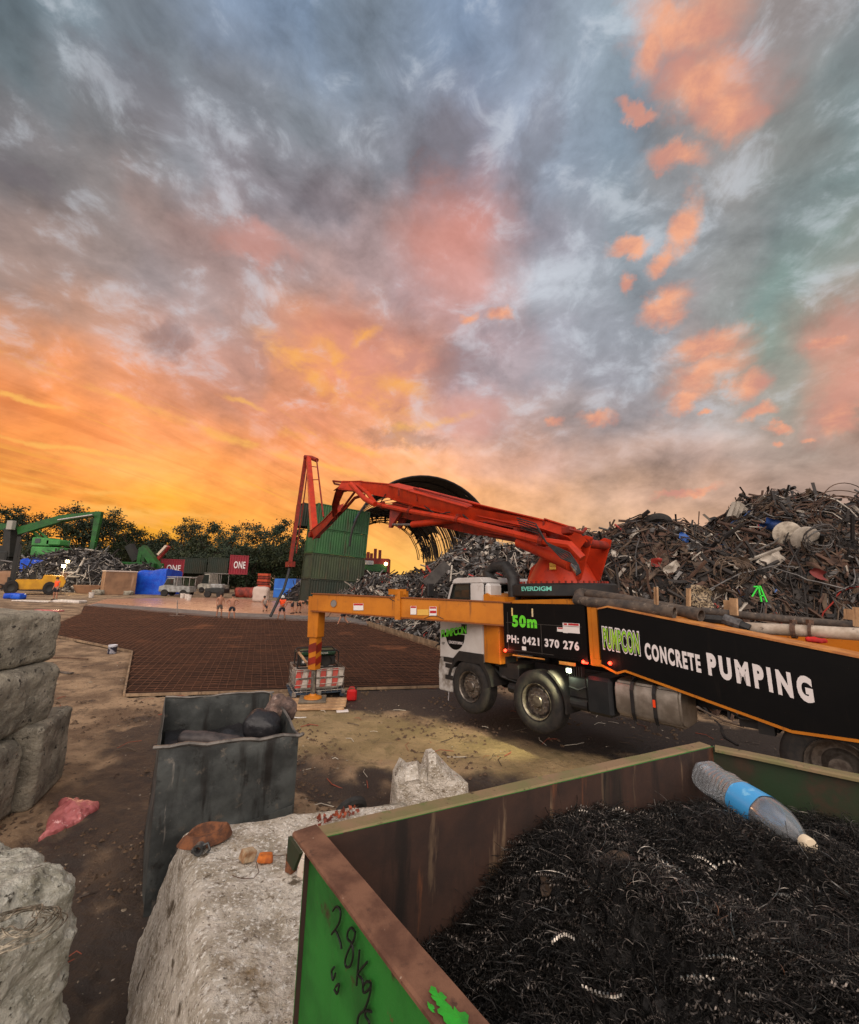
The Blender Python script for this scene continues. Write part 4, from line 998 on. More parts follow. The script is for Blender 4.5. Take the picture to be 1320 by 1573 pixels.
blackp = M('black_panel_paint', (9, 9, 10), (13, 12, 12), sc=2, rough=.42, spots=[((24, 20, 18), 5, .64, .78), ((66, 58, 50), 34, .70, .76)], streak=[((26, 22, 19), 9, .58, .74)], spec=.14)
blk2 = M('chassis_black', (22, 22, 23), (36, 32, 29), sc=6, rough=.6)
rubber = M('tyre_rubber', (26, 25, 25), (44, 39, 35), sc=9, rough=.85, bump=.2, bsc=60, dist=.003)
alu = M('wheel_alloy', (122, 114, 106), (84, 76, 70), sc=12, rough=.4, metal=.7)
whitep = M('white_cab_paint', (196, 192, 188), (180, 174, 168), sc=2, rough=.35, spots=[((150, 138, 126), 5, .62, .76)])
glassm = M('cab_glass', (40, 44, 40), rough=.08, spec=.9)
chrome = M('bright_steel', (190, 186, 180), (140, 136, 130), sc=12, rough=.22, metal=.9)
hosem = M('black_hose', (28, 27, 27), (44, 42, 40), sc=12, rough=.6)
whitet = M('white_lettering', (214, 206, 204), rough=.5)
greent = M('green_lettering', (96, 205, 44), rough=.5)
stick = M('sticker_white', (214, 208, 204), rough=.5)
redk = M('sticker_red', (170, 30, 34), rough=.5)
# wheels: local z 0 = wheel bottom
def wheel(x, y, side=1, r_=.53, w=.30, dual=False):
    """outer face at y, extends to +y*side"""
    wh = bpy.data.objects.new('wheel', None); COL.objects.link(wh); wh.parent = truck; wh.location = (x, y, .52); wh.rotation_euler = (0, 0, 0 if side > 0 else math.pi)
    mb = MB(); prof = [(.30, .03), (.34, .0), (.42, -.012), (.49, .0), (.522, .03), (r_, .06)]
    for k in range(4): prof += [(r_, .075+k*.055), (r_-.012, .078+k*.055), (r_-.012, .09+k*.055), (r_, .093+k*.055)]
    prof += [(r_-.01, w-.02), (.48, w+.01), (.34, w), (.30, w-.03)]
    mb.lathe(prof, axis='Y', n=48); mb.build('tyre', rubber, wh, smooth=True)
    mb = MB()
    if not dual: pr = [(.0001, .02), (.085, .02), (.10, .035), (.105, .06), (.17, .075), (.215, .065), (.225, .07), (.25, .12), (.27, .12), (.285, .02), (.305, .0), (.31, .02), (.29, .05), (.29, .25)]
    else: pr = [(.0001, .06), (.1, .06), (.11, .1), (.18, .2), (.21, .2), (.26, .17), (.275, .03), (.3, .0), (.31, .02), (.29, .05), (.29, .3)]
    mb.lathe(pr, axis='Y', n=48); mb.build('rim', alu, wh, smooth=True)
    if not dual:
        mb = MB()
        for k in range(10):
            a = 2*math.pi*k/10; mb.lathe([(.0001, .038), (.014, .038), (.016, .075)], (.15*math.cos(a), 0, .15*math.sin(a)), 'Y', 6)
        split_build(mb, 'wheel_nut', chrome, wh)
        mb = MB()
        for k in range(10):
            a = 2*math.pi*(k+.5)/10; mb.lathe([(.0001, .0655), (.023, .0655)], (.222*math.cos(a), 0.0, .222*math.sin(a)), 'Y', 12)
        split_build(mb, 'hand_hole', blk2, wh)
    return wh
for x in (0, 1.66): wheel(x, .02); wheel(x, 2.48, -1)
for x in (5.62, 6.98): wheel(x, .02, dual=True); wheel(x, 2.48, -1, dual=True)
# chassis
mb = MB()
for y in (.75, 1.75): mb.box((3.6, y, .92), (9.2, .09, .28))
for x in (-.6, .8, 2.6, 4.4, 6.3, 8.0): mb.box((x, 1.25, .92), (.12, .92, .2))
for x in (0, 1.66, 5.62, 6.98): mb.tube([(x, .3, .52), (x, 2.2, .52)], .075, 10); mb.lathe([(.0001, -.2), (.16, -.12), (.18, 0), (.16, .12), (.0001, .2)], (x, 1.25, .52), 'Y', 12)
mb.build('chassis_frame', blk2, truck)
# ----- cab
cab = bpy.data.objects.new('cab', None); COL.objects.link(cab); cab.parent = truck
body = [(-.93, .98), (-.93, 1.75), (-.84, 1.98), (-.56, 2.70), (-.40, 2.74), (.34, 2.74), (.40, 2.66), (.40, 1.02), (.30, .98)]
win = [(-.66, 1.93), (-.44, 2.56), (.0, 2.58), (.0, 1.93)]
mb = MB(); mb.prism([(-.93, 1.02), (-.93, 1.75), (-.84, 1.95), (.40, 1.95), (.40, 1.02)], .03, 2.47)
mb.prism([(-.56, 2.62), (-.53, 2.71), (-.40, 2.75), (.34, 2.75), (.40, 2.66), (.40, 2.62)], .06, 2.44)
for y0, y1 in ((.05, .12), (2.38, 2.45)):
    mb.prism([(-.84, 1.95), (-.575, 2.62), (-.47, 2.62), (-.73, 1.95)], y0, y1); mb.prism([(.03, 1.95), (.03, 2.62), (.40, 2.62), (.40, 1.95)], y0, y1)
mb.build('cab_shell', whitep, cab, fixn=True, bevel=.02)
mb = MB(); mb.prism([(-.72, 1.955), (-.47, 2.615), (.025, 2.615), (.025, 1.955)], .075, .085); mb.prism([(-.72, 1.955), (-.47, 2.615), (.025, 2.615), (.025, 1.955)], 2.41, 2.42); split_build(mb, 'side_window', glassm, cab, fixn=True)
mb = MB(); mb.ngon3([(-.85, .13, 1.96), (-.85, 2.37, 1.96), (-.575, 2.37, 2.62), (-.575, .13, 2.62)], (-.012, 0, .004)); mb.build('windscreen', glassm, cab, fixn=True)
mb = MB()
fr = [(-.72, 1.955), (-.47, 2.615), (.025, 2.615), (.025, 1.955)]
for i in range(4):
    a, b = fr[i], fr[(i+1) % 4]; mb.beam((a[0], .055, a[1]), (b[0], .055, b[1]), .02, .035, up=Vector((0, 1, 0)))
mb.box((.03, .045, 1.5), (.014, .01, .95)); mb.box((-.78, .045, 1.5), (.012, .01, .86)); mb.box((-.38, .045, 1.06), (.8, .01, .012))
mb.build('door_seal', blk2, cab)
mb = MB(); mb.box((-.14, .028, 1.66), (.16, .012, .2), bev=.004); mb.build('door_handle', blk2, cab)
mb = MB(); mb.prism([(-.95, .32), (-.97, .7), (-.93, 1.0), (-.50, 1.0), (-.46, .74), (-.52, .32)], .02, 2.48); mb.prism([(-.93, 1.0), (-.93, 1.06), (-.46, 1.06), (-.46, 1.0)], .03, 2.47); mb.build('bumper', M('bumper_paint', (176, 172, 168), (120, 112, 104), sc=5, rough=.45), cab, fixn=True, bevel=.02)
mb = MB()
for z in (.62, .86): mb.box((-.60, .012, z), (.24, .02, .09), bev=.005)
mb.box((-.62, .01, .985), (.3, .02, .1)); split_build(mb, 'step', blk2, cab)
mb = MB(); arc = [(.64*math.cos(a), .52+.64*math.sin(a)) for a in [R(8+164*i/16) for i in range(17)]]; arc2 = [(.575*math.cos(a), .52+.575*math.sin(a)) for a in [R(172-164*i/16) for i in range(17)]]
for y0, y1 in ((.0, .5), (2.0, 2.5)): mb.prism(arc+arc2, y0, y1)
mb.prism([(-.5, 1.0), (.42, 1.0), (.42, 1.2), (-.28, 1.2)], .005, .028)
split_build(mb, 'mudguard', blk2, cab, fixn=True)
# mirrors, sun visor, deflector
mb = MB(); mb.tube([(-.72, .08, 2.52), (-.86, -.1, 2.6), (-.92, -.2, 2.58)], .014, 6); mb.box((-.94, -.24, 2.48), (.07, .2, .3), bev=.02); mb.box((-.92, -.24, 2.22), (.07, .18, .16), bev=.02); split_build(mb, 'mirror', blk2, cab)
mb = MB(); mb.tube([(-.72, 2.42, 2.52), (-.9, 2.62, 2.6)], .014, 6); mb.box((-.94, 2.72, 2.4), (.07, .18, .42), bev=.02); split_build(mb, 'mirror', whitep, cab)
mb = MB(); mb.prism([(-.80, 2.60), (-.56, 2.70), (-.5, 2.68), (-.72, 2.56)], .06, 2.44); mb.build('sun_visor', blk2, cab, fixn=True)
mb = MB(); mb.box((.49, .28, 2.02), (.16, .42, 1.2), bev=.05); mb.box((.5, 1.5, 1.9), (.14, 1.6, 1.1)); split_build(mb, 'air_intake_fairing', whitep, cab)
mb = MB(); mb.tube([(.3, .5, 2.66), (.1, .55, 2.86), (.32, .58, 3.0), (.62, .55, 2.98), (.86, .5, 2.72), (.9, .48, 2.2)], .13, 14); mb.build('intake_duct', hosem, cab, smooth=True)
mb = MB(); mb.box((1.05, 1.9, 2.52), (1.0, .6, .14), bev=.02); mb.box((1.05, 1.9, 2.3), (.9, .5, .3)); mb.build('rear_locker', M('cream_locker', (176, 172, 160), (140, 134, 122), sc=4, rough=.5), truck)
# shop sign on the door: slanted green word over a dark oval
def arc_pts(cx_, cz_, rx_, rz_, a0, a1, n_): return [(cx_+rx_*math.cos(R(a0+(a1-a0)*i/n_)), cz_+rz_*math.sin(R(a0+(a1-a0)*i/n_))) for i in range(n_+1)]
mb = MB(); mb.prism(arc_pts(-.42, 1.54, .30, .33, 180, 360, 20), .022, .0285); mb.build('sign_oval', blackp, cab, fixn=True)
mb = MB(); mb.prism([(-.86, 1.44), (-.86, 1.52), (-.1, 1.70), (-.1, 1.60)], .019, .0215); mb.build('sign_shadow', blackp, cab, fixn=True)
def jag(body_, x0, z0, w, h, dz_, yp, nm, mat, emb, par, hs=None, fit=None):
    ob, f_ = lettering(body_, (x0, yp, z0), (1, 0, 0), (0, 0, 1), w, h, mat, par, nm, emb, .003, 0, .92, fit)
    for v in ob.data.vertices: v.co.z += dz_*(v.co.x-x0)/w
    return ob, f_
jag('PUMPCON', -.86, 1.43, .80, .17, .14, .017, 'lettering', greent, .02, cab)
lettering('CONCRETE PUMPING', (-.62, .020, 1.33), (1, 0, 0), (0, 0, 1), .44, .06, whitet, cab, 'lettering', .02, .002)
lettering('CF', (-.85, .026, 1.29), (1, 0, 0), (0, 0, 1), .09, .05, blk2, cab, 'lettering', .02, .002)
# ----- orange subframe, boxes and panels
mb = MB()
mb.box((.62, .32, 1.62), (.42, .55, 1.15), bev=.012); mb.prism([(.42, 2.2), (.42, 2.38), (.52, 2.42), (.62, 2.34), (.98, 2.34), (.98, 2.2)], .05, 2.4)
mb.prism([(.9, 2.22), (1.15, 2.28), (2.2, 2.31), (2.75, 2.22)], .15, 2.35)
mb.box((2.85, .3, 1.75), (.16, .56, .95)); mb.box((2.80, .06, 1.75), (.06, .1, .95)); mb.box((1.9, 1.25, 2.1), (1.9, 2.1, .24)); mb.box((2.9, .05, 1.32), (.22, .1, .1))
mb.box((2.9, 1.6, 1.7), (.3, 1.6, .8)); mb.box((5.6, 1.3, 1.42), (5.2, 1.5, .2))
mb.build('subframe', orange, truck, fixn=False)
mb = MB(); mb.prism([(.99, 1.325), (.99, 2.22), (2.74, 2.225), (2.74, 1.345)], -.01, .1); mb.prism([(.97, 1.30), (.97, 1.33), (2.76, 1.35), (2.76, 1.31)], -.02, .12); mb.mi = 0
sp50 = mb.build('side_panel', blackp, truck, fixn=True, bevel=.006)
mb = MB(); mb.box((1.86, -.012, 1.6), (.008, .006, .52)); mb.box((1.86, -.012, 1.86), (1.6, .006, .008)); mb.box((1.1, -.012, 1.7), (.008, .006, .7)); mb.box((1.55, -.012, 1.36), (1.1, .006, .008)); mb.build('panel_seam', M('seam_grey', (62, 58, 54), rough=.5), sp50)
mb = MB()
for x in (1.22, 1.69): mb.box((x, -.018, 2.06), (.03, .02, .15), bev=.006); mb.mi = 0
split_build(mb, 'latch', M('latch_cream', (206, 176, 110), (190, 180, 160), sc=3, rough=.4), sp50)
def pan_letters(body_, bl_, tl_, br_, mat, par, yp=-.0115, emb=.04, nm='lettering', sp=.95, th=.003):
    """letters whose lower-left, upper-left and lower-right corners are photo points on the panel plane"""
    a = LT(*bl_); b = LT(*tl_); c = LT(*br_); w = c[0]-a[0]; h = b[1]-a[1]
    ob, f_ = lettering(body_, (a[0], yp, a[1]), (1, 0, 0), (0, 0, 1), w, h, mat, par, nm, emb, th, 0, sp)
    for v in ob.data.vertices: v.co.z += (c[1]-a[1])*(v.co.x-a[0])/w
    return ob
pan_letters('50m', (788, 963), (787, 944.5), (826, 965.5), greent, sp50, emb=.05, sp=1.2)
pan_letters('PH: 0421 370 276', (780, 986.5), (780, 974.5), (891, 1000), whitet, sp50, emb=.04, sp=1.2)
mb = MB()
for (x0, y0, x1, y1) in ((866,957,872.5,972), (857,964,866,970), (873,958,891,963.5), (873,964.5,891,972), (803,993.5,809,998.5)):
    a = LT(x0, y1); b = LT(x1, y0); mb.box(((a[0]+b[0])/2, -.0125, (a[1]+b[1])/2), (b[0]-a[0], .004, b[1]-a[1]))
split_build(mb, 'sticker', stick, sp50)
mb = MB()
for (x0, y0, x1, y1) in ((867,957.6,872,960), (874,958.4,890,960.5), (858,964.4,865.4,965.6)):
    a = LT(x0, y1); b = LT(x1, y0); mb.box(((a[0]+b[0])/2, -.0150, (a[1]+b[1])/2), (b[0]-a[0], .003, b[1]-a[1]))
split_build(mb, 'sticker_print', redk, sp50)
# rear outrigger box with the big lettering
top = [(2.97, 2.15), (3.15, 2.19), (5.93, 1.72), (7.6, 1.45)]; bot = [(7.6, .93), (5.80, .87), (5.26, .84), (3.35, 1.26), (3.22, 1.21), (2.97, 1.30)]
mb = MB(); mb.prism(top+bot, -.02, .36); rp = mb.build('outrigger_box', blackp, truck, fixn=True, bevel=.006)
mb = MB()
for a, b in ((top[0], top[1]), (top[1], top[2]), (top[2], top[3])): mb.beam((a[0], .17, a[1]+.012), (b[0], .17, b[1]+.012), .42, .024, up=Vector((0, 0, 1)))
mb.build('top_flange', M('worn_orange', (196, 130, 64), (160, 100, 52), sc=5, rough=.55), rp)
mb = MB()
for a, b in ((bot[0], bot[1]), (bot[1], bot[2]), (bot[2], bot[3]), (bot[3], bot[4]), (bot[4], bot[5])): mb.beam((a[0], -.028, a[1]), (b[0], -.028, b[1]), .02, .03, up=Vector((0, 0, 1)))
mb.build('edge_strip', orange, rp)
blackl = M('letter_shadow', (24, 26, 20), rough=.5); lime = M('lime_lettering', (160, 200, 60), (120, 180, 40), sc=9, rough=.5)
pan_letters('PUMPCON', (928, 998), (928, 961), (986, 1009), whitet, rp, -.0205, .085, sp=1.06, th=.0025)
pan_letters('PUMPCON', (929, 996), (929, 963), (985, 1007), blackl, rp, -.0235, .05, sp=1.08, th=.002)
pan_letters('PUMPCON', (930, 995), (930, 964), (984, 1005.5), lime, rp, -.026, .012, sp=1.1, th=.002)
pan_letters('CONCRETE', (993, 1012), (993, 986.5), (1079, 1034), whitet, rp, -.0205, .045, sp=1.25)
pan_letters('PUMPING', (1090, 1037), (1090, 1002), (1253, 1082), whitet, rp, -.0205, .056, sp=1.42)
# orange deck rails of the outrigger on the far side
mb = MB(); mb.prism([(3.1, 2.02), (7.4, 1.62), (7.4, 1.30), (3.1, 1.55)], 2.1, 2.2); mb.prism([(3.1, 1.5), (7.6, 1.2), (7.6, 1.15), (3.1, 1.4)], .3, 2.3); split_build(mb, 'deck', orange, truck, fixn=True)
# front slewing outrigger: arm, telescopic leg, foot
Lf = WL(P(484, 925, 10.76)); A0 = WL(P(776, 944, 8.42))
fo = bpy.data.objects.new('outrigger', None); COL.objects.link(fo); fo.parent = truck
a3 = Vector((A0.x-.16, .17, A0.z)); b3 = Vector((Lf.x, Lf.y, Lf.z)); dd = (b3-a3).normalized()
hN = (WL(P(775, 927, 8.42))-WL(P(775, 962, 8.42))).length; hF = (WL(P(485, 912, 10.76))-WL(P(485, 937, 10.76))).length
mb = MB(); mb.beam(a3-dd*.1, b3-dd*.02, .30, hN, .28, hF, up=Vector((0, 0, 1))); fa = mb.build('outrigger_arm', orange, fo, fixn=True, bevel=.012)
mb = MB(); mb.beam(a3-dd*.1+Vector((0, 0, hN/2+.012)), b3+Vector((0, 0, hF/2+.012)), .34, .022); mb.beam(a3-dd*.1-Vector((0, 0, hN/2+.01)), b3-Vector((0, 0, hF/2+.01)), .34, .02); mb.build('flange', M('dark_orange', (120, 66, 26), rough=.6), fa)
sdv = dd.cross(Vector((0, 0, 1))).normalized(); sdv = sdv if sdv.dot(WL(CC)-a3) > 0 else -sdv
def on_arm(x, y, off=.003):
    o = TMI @ CC; r_ = (TMI.to_3x3() @ ray(x, y)); pl = a3+sdv*.15; nn = sdv; t_ = (pl-o).dot(nn)/r_.dot(nn); return o+r_*t_+nn*off
def patch(mb, q, off=.008, th=.003):
    P4 = [on_arm(*p, off) for p in q]; mb.ngon3(P4, -sdv*th)
mb = MB(); q = [(594,914),(610,911),(621,911.5),(622,938),(612,951),(604,951),(605,918)]
c1_, c2_ = on_arm(612, 918), on_arm(612, 946)
mb.beam(c2_-sdv*.16+Vector((0, 0, -.08)), c1_-sdv*.16+Vector((0, 0, .14)), .40, .13, up=dd); mb.box(tuple((c1_-sdv*.1-dd*-.08+Vector((0, 0, .12)))), (.26, .3, .12)); mb.build('arm_collar', orange, fa)
def sticker_set(boxes, mat, nm, off=.008):
    mb = MB()
    for (x0, y0, x1, y1) in boxes: patch(mb, [(x0, y1), (x1, y1), (x1, y0), (x0, y0)], off)
    split_build(mb, nm, mat, fa, fixn=True)
sticker_set([(543.5,927,558.5,937.5), (631,931,640,944), (660,932,671,946)], stick, 'sticker')
sticker_set([(544,927.2,558,930), (631.5,931.4,639.5,934), (660.5,932.4,670.5,935), (661,938,670.5,942)], redk, 'sticker_print', .011)
sticker_set([(641.5,936,659,945)], M('sticker_yellow', (206, 160, 70), rough=.5), 'sticker')
mb = MB(); cpt = on_arm(513, 927, .006); mb.lathe([(.0001, 0), (.085, 0), (.085, .01)], (0, 0, 0), 'Y', 12)
M2 = Matrix.Translation(cpt) @ (Vector((0, 1, 0)).rotation_difference(sdv).to_matrix().to_4x4()); mb.v = [tuple(M2 @ Vector(v)) for v in mb.v]; mb.build('grey_disc', M('grey_disc', (120, 112, 106), rough=.6), fa)
cab_l = [on_arm(*p, .012) for p in ((594,915),(602,921),(611,925),(614,922),(613,940),(609,946))]; mb = MB(); mb.tube(cab_l, .008, 5); mb.tube([on_arm(*p, .012) for p in ((652,950),(662,946),(672,946),(682,951))], .006, 5); mb.build('cable', hosem, fa)
# leg (world vertical-ish) built in truck space
footw = G(480, 1081); legt = P(487, 934, 10.76); legm = P(483, 965, 10.76)
lt, lm, lf = WL(legt), WL(legm), WL(footw+Vector((0, 0, .22)))
leg = bpy.data.objects.new('outrigger_leg', None); COL.objects.link(leg); leg.parent = truck
upv = (lt-lf).normalized(); pA, pB, pC = lt+upv*.28, lf+(lt-lf)*.60, lf+(lt-lf)*.32
mb = MB(); mb.beam(lf+(lt-lf)*.66, pA, .26, .30, .26, .34, up=dd); mb.beam(lf+(lt-lf)*.28, lf+(lt-lf)*.68, .20, .22, up=dd); mb.beam(lf+(lt-lf)*.655, lf+(lt-lf)*.675, .28, .30, up=dd); mb.build('leg_tube', orange, leg, fixn=True, bevel=.008)
mb = MB(); mb.tube([lf, lf+(lt-lf)*.3], .065, 16); mb.build('leg_ram', chrome, leg, smooth=True)
# red stripes on the leg: slanted bands wrapped on the faces toward the camera
vcam = (WL(CC)-lf).normalized(); fsd = upv.cross(dd).normalized(); fsd = fsd if fsd.dot(vcam) > 0 else -fsd
def leg_face(t_, s_): return lf+(lt-lf)*t_+dd*s_*.0
mb = MB()
ax1 = dd-(upv*dd.dot(upv)); ax1.normalize()
for (t0, t1) in ((.50, .60), (.36, .44)):
    p0 = lf+(lt-lf)*t0; p1 = lf+(lt-lf)*t1
    for nv, sv, hw, ho in ((fsd, ax1, .11, .10), (-ax1 if ax1.dot(vcam) < 0 else ax1, fsd, .10, .11)):
        mb.ngon3([p0-sv*hw+nv*(ho+.003), p0+sv*hw+nv*(ho+.003)-upv*.07, p1+sv*hw+nv*(ho+.003)-upv*.07, p1-sv*hw+nv*(ho+.003)], nv*.003)
split_build(mb, 'red_stripe', redd, leg, fixn=True)
mb = MB(); fz0 = WL(footw+Vector((0, 0, .13)))
upw = (TMI.to_3x3() @ Vector((0, 0, 1)))
mb.lathe([(.0001, .1), (.07, .1), (.09, .06), (.2, .03), (.21, 0), (.0001, 0)], n=24); Mf = Matrix.Translation(fz0) @ Vector((0, 0, 1)).rotation_difference(upw).to_matrix().to_4x4(); mb.v = [tuple(Mf @ Vector(v)) for v in mb.v]
mb.build('foot_plate', orange, leg, smooth=True)
# rear legs/outrigger far-side (front right)
mb = MB(); mb.beam((.9, 2.4, 2.05), (-2.2, 4.6, 2.0), .28, .42); mb.beam((-2.15, 4.58, 2.2), (-2.15, 4.58, -.2), .2, .2, up=Vector((1, 0, 0))); mb.build('outrigger', orange, truck)
# tank, boxes, air tanks, mudguards
tk = bpy.data.objects.new('fuel_tank', None); COL.objects.link(tk); tk.parent = truck
tankm = M('brushed_tank', (158, 148, 136), (126, 116, 104), sc=5, rough=.38, metal=.6)
mb = MB(); sec = [(.08, .60), (.04, .68), (.03, .98), (.08, 1.08), (.2, 1.11), (.55, 1.11), (.62, 1.04), (.62, .62), (.55, .56), (.2, .55)]
n_ = len(sec); vs = [(3.12, y, z) for y, z in sec]+[(4.06, y, z) for y, z in sec]; mb.add(vs, [tuple(range(n_)), tuple(range(2*n_-1, n_-1, -1))]+[(i, i+n_, (i+1) % n_+n_, (i+1) % n_) for i in range(n_)])
mb.build('tank_body', tankm, tk, fixn=True, bevel=.03)
mb = MB()
for x in (3.40, 3.72): 
    out = [(.065, .56), (.02, .67), (.012, .99), (.068, 1.10), (.2, 1.128), (.6, 1.128)]
    for i in range(len(out)-1): mb.beam((x, out[i][0], out[i][1]), (x, out[i+1][0], out[i+1][1]), .05, .012, up=Vector((0, -1, .3)))
    mb.tube([(x, .066, .58), (x, .066, .50)], .012, 6)
mb.build('tank_strap', blk2, tk)
mb = MB(); mb.box((3.72, .004, .86), (.035, .012, .1)); mb.build('reflector', M('reflector_orange', (230, 70, 30), rough=.3), tk)
mb = MB(); mb.lathe([(.0001, .04), (.05, .04), (.055, 0)], (3.35, .25, 1.115), n=16); mb.build('tank_cap', blk2, tk)
mb = MB(); mb.box((2.85, .3, .80), (.44, .52, .58), bev=.05); mb.build('battery_box', M('dark_box', (24, 27, 29), (32, 34, 35), sc=4, rough=.4), truck)
mb = MB(); mb.box((2.42, .4, .86), (.34, .5, .34), bev=.02); mb.tube([(2.28, .2, .60), (2.60, .2, .60)], .1, 14); mb.tube([(2.3, .1, .86), (2.5, .06, .84), (2.62, .1, .9)], .02, 6)
for k in range(7): mb.box((2.30+k*.045, .1, 1.13), (.012, .1, .16))
mb.build('air_tanks', blk2, truck)
mb = MB()
for cx_ in (1.66,):
    a_ = [(cx_+.64*math.cos(a), .52+.64*math.sin(a)) for a in [R(-8+70*i/8) for i in range(9)]]; b_ = [(cx_+.60*math.cos(a), .52+.60*math.sin(a)) for a in [R(62-70*i/8) for i in range(9)]]
    for y0, y1 in ((.0, .42), (2.08, 2.5)): mb.prism(a_+b_, y0, y1)
for cx_ in (6.3,):
    for y0, y1 in ((.0, .55), (1.95, 2.5)): mb.box((cx_, (y0+y1)/2, 1.16), (2.6, y1-y0, .02))
split_build(mb, 'mudguard', blk2, truck, fixn=True)
mb = MB(); mb.box((.9, .5, .92), (.5, .6, .3), bev=.02); mb.box((.72, .35, 1.08), (.3, .3, .2)); mb.tube([(.4, .3, .95), (.75, .2, .8), (1.1, .3, .72)], .03, 6); mb.tube([(.9, .25, .62), (1.35, .25, .60)], .09, 10); mb.box((4.9, .4, .9), (.4, .5, .3)); mb.tube([(4.55, .1, .98), (4.75, .06, .86), (5.0, .1, .88), (5.1, .1, 1.0)], .018, 6); mb.box((5.0, .1, .88), (.16, .1, .3)); split_build(mb, 'underbody_gear', blk2, truck)
mb = MB(); mb.beam((1.2, -.01, 1.27), (1.9, -.01, 1.27), .02, .02); mb.box((2.36, -.02, 1.25), (.3, .02, .05)); split_build(mb, 'amber_strip', M('amber_strip', (220, 160, 80), (190, 120, 50), sc=6, rough=.4), truck)
lampm = M('marker_lamp_lens', (255, 60, 40), rough=.3, emit=((255, 50, 30), 9.0))
for x, y in ((776, 999.5), (896, 1017), (937, 1019)):
    a = LT(x, y, -.03); mb = MB(); mb.lathe([(.0001, -.05), (.02, -.045), (.03, -.02), (.03, .01)], (a[0], 0, a[1]), 'Y', 12); mb.box((a[0], .03, a[1]), (.09, .03, .06)); mb.f = mb.f; o = mb.build('marker_lamp', lampm, truck, smooth=True)
    li = bpy.data.lights.new('lamp_light', 'POINT'); li.energy = 1.6; li.color = (1, .12, .06); li.shadow_soft_size = .03; lo = bpy.data.objects.new('lamp_light', li); COL.objects.link(lo); lo.parent = truck; lo.location = (a[0], -.12, a[1])
# work lamp behind the second wheel
mb = MB(); mb.box((2.34, .06, 1.13), (.1, .06, .07), bev=.01); mb.build('work_lamp', M('lamp_lens', (250, 255, 230), rough=.2, emit=((235, 255, 215), 3.0)), truck)
li = bpy.data.lights.new('lamp_light', 'SPOT'); li.energy = 200; li.color = (1, .96, .55); li.spot_size = R(75); li.spot_blend = .8; li.shadow_soft_size = .05
lo = bpy.data.objects.new('lamp_light', li); COL.objects.link(lo); lo.parent = truck; lo.location = (2.34, -.06, 1.12)
tgt = WL(G(735, 1122)); dv = (tgt-Vector(lo.location)).normalized(); lo.rotation_euler = dv.to_track_quat('-Z', 'Y').to_euler()
li = bpy.data.lights.new('lamp_light', 'POINT'); li.energy = 2.2; li.color = (.85, 1, .7); li.shadow_soft_size = .03; lo = bpy.data.objects.new('lamp_light', li); COL.objects.link(lo); lo.parent = truck; lo.location = (2.3, .04, 1.0)
# ----- turntable and boom
RC = Vector((1.52, 1.25, 0))
mb = MB(); mb.lathe([(.5, 2.2), (.55, 2.33), (1.02, 2.35), (1.06, 2.37), (1.06, 2.57), (1.02, 2.60), (.3, 2.60)], RC, n=64)
tt = mb.build('turntable', blk2, truck, smooth=True)
mt_ = text_mesh('EVERDIGM', .03, .01); xs = [v.co.x for v in mt_.vertices]; ys = [v.co.y for v in mt_.vertices]; x0, x1, y0, y1 = min(xs), max(xs), min(ys), max(ys)
camL = WL(CC); ac0 = math.atan2(camL.y-RC.y, camL.x-RC.x)
for v in mt_.vertices:
    u_ = (v.co.x-x0)/(x1-x0); a = ac0-.80+.62*u_; rr_ = 1.0615+(.003 if v.co.z > 0 else 0); z_ = 2.455+.085*(v.co.y-y0)/(y1-y0); v.co = (RC.x+rr_*math.cos(a), RC.y+rr_*math.sin(a), z_)
mt_.materials.clear(); mt_.materials.append(M('teal_lettering', (110, 196, 176), rough=.5)); link('lettering', mt_, tt)
mb = MB()
for k in range(48):
    a = 2*math.pi*k/48; mb.lathe([(.022, 0), (.022, .045), (.0001, .05)], (RC.x+.88*math.cos(a), RC.y+.88*math.sin(a), 2.60), n=6)
mb.build('bolt_ring', redd, tt)
# pedestal: cone base into two cheek plates carrying the pivot
piv = WL(P(881, 832, 7.9)); boomtip = WL(P(522, 762, 16.0))
bd = (boomtip-piv).normalized(); bh = Vector((bd.x, bd.y, 0)).normalized(); bs = Vector((-bh.y, bh.x, 0))
mb = MB(); prof = [(.70, 2.60), (.67, 2.70), (.52, 3.0), (.42, 3.16)]; mb.lathe(prof, RC, n=40)
ped = mb.build('boom_pedestal', redp, truck, smooth=True)
mb = MB()
for s_ in (-1, 1):
    o_ = bs*s_*.30
    pts = [RC+Vector((0, 0, 2.66))+bh*.64, RC+Vector((0, 0, 2.95))+bh*.52, RC+Vector((0, 0, 3.12))+bh*.22, Vector((piv.x, piv.y, piv.z+.10))+bh*.16, Vector((piv.x, piv.y, piv.z+.16))+bh*.02, Vector((piv.x, piv.y, piv.z+.10))-bh*.13, RC+Vector((0, 0, 2.66))-bh*.66]
    pts = [Vector(p)-bs*((Vector(p)-RC).dot(bs)) + o_ for p in pts]; mb.ngon3(pts, bs*s_*.05)
split_build(mb, 'cheek_plate', redp, ped, fixn=True, bevel=.01)
mb = MB(); pv = Vector(piv)-bs*((Vector(piv)-RC).dot(bs)); mb.tube([pv-bs*.36, pv+bs*.36], .085, 20); mb.build('pivot_pin', redd, ped, smooth=True)
mb = MB(); sfc = RC+Vector((0, 0, 2.95))
for k, zz_ in ((0, 2.86), (1, 2.93)):
    a = ac0-.25; c = RC+Vector((math.cos(a)*.60, math.sin(a)*.60, zz_)); nn = Vector((math.cos(a), math.sin(a), .25)); tn = Vector((-math.sin(a), math.cos(a), 0)); up2 = nn.cross(tn)
    mb.ngon3([c-tn*.06+nn*.02, c+tn*.06+nn*.02, c+tn*.06+nn*.02+Vector((0, 0, .06)), c-tn*.06+nn*.02+Vector((0, 0, .06))], nn*.03)
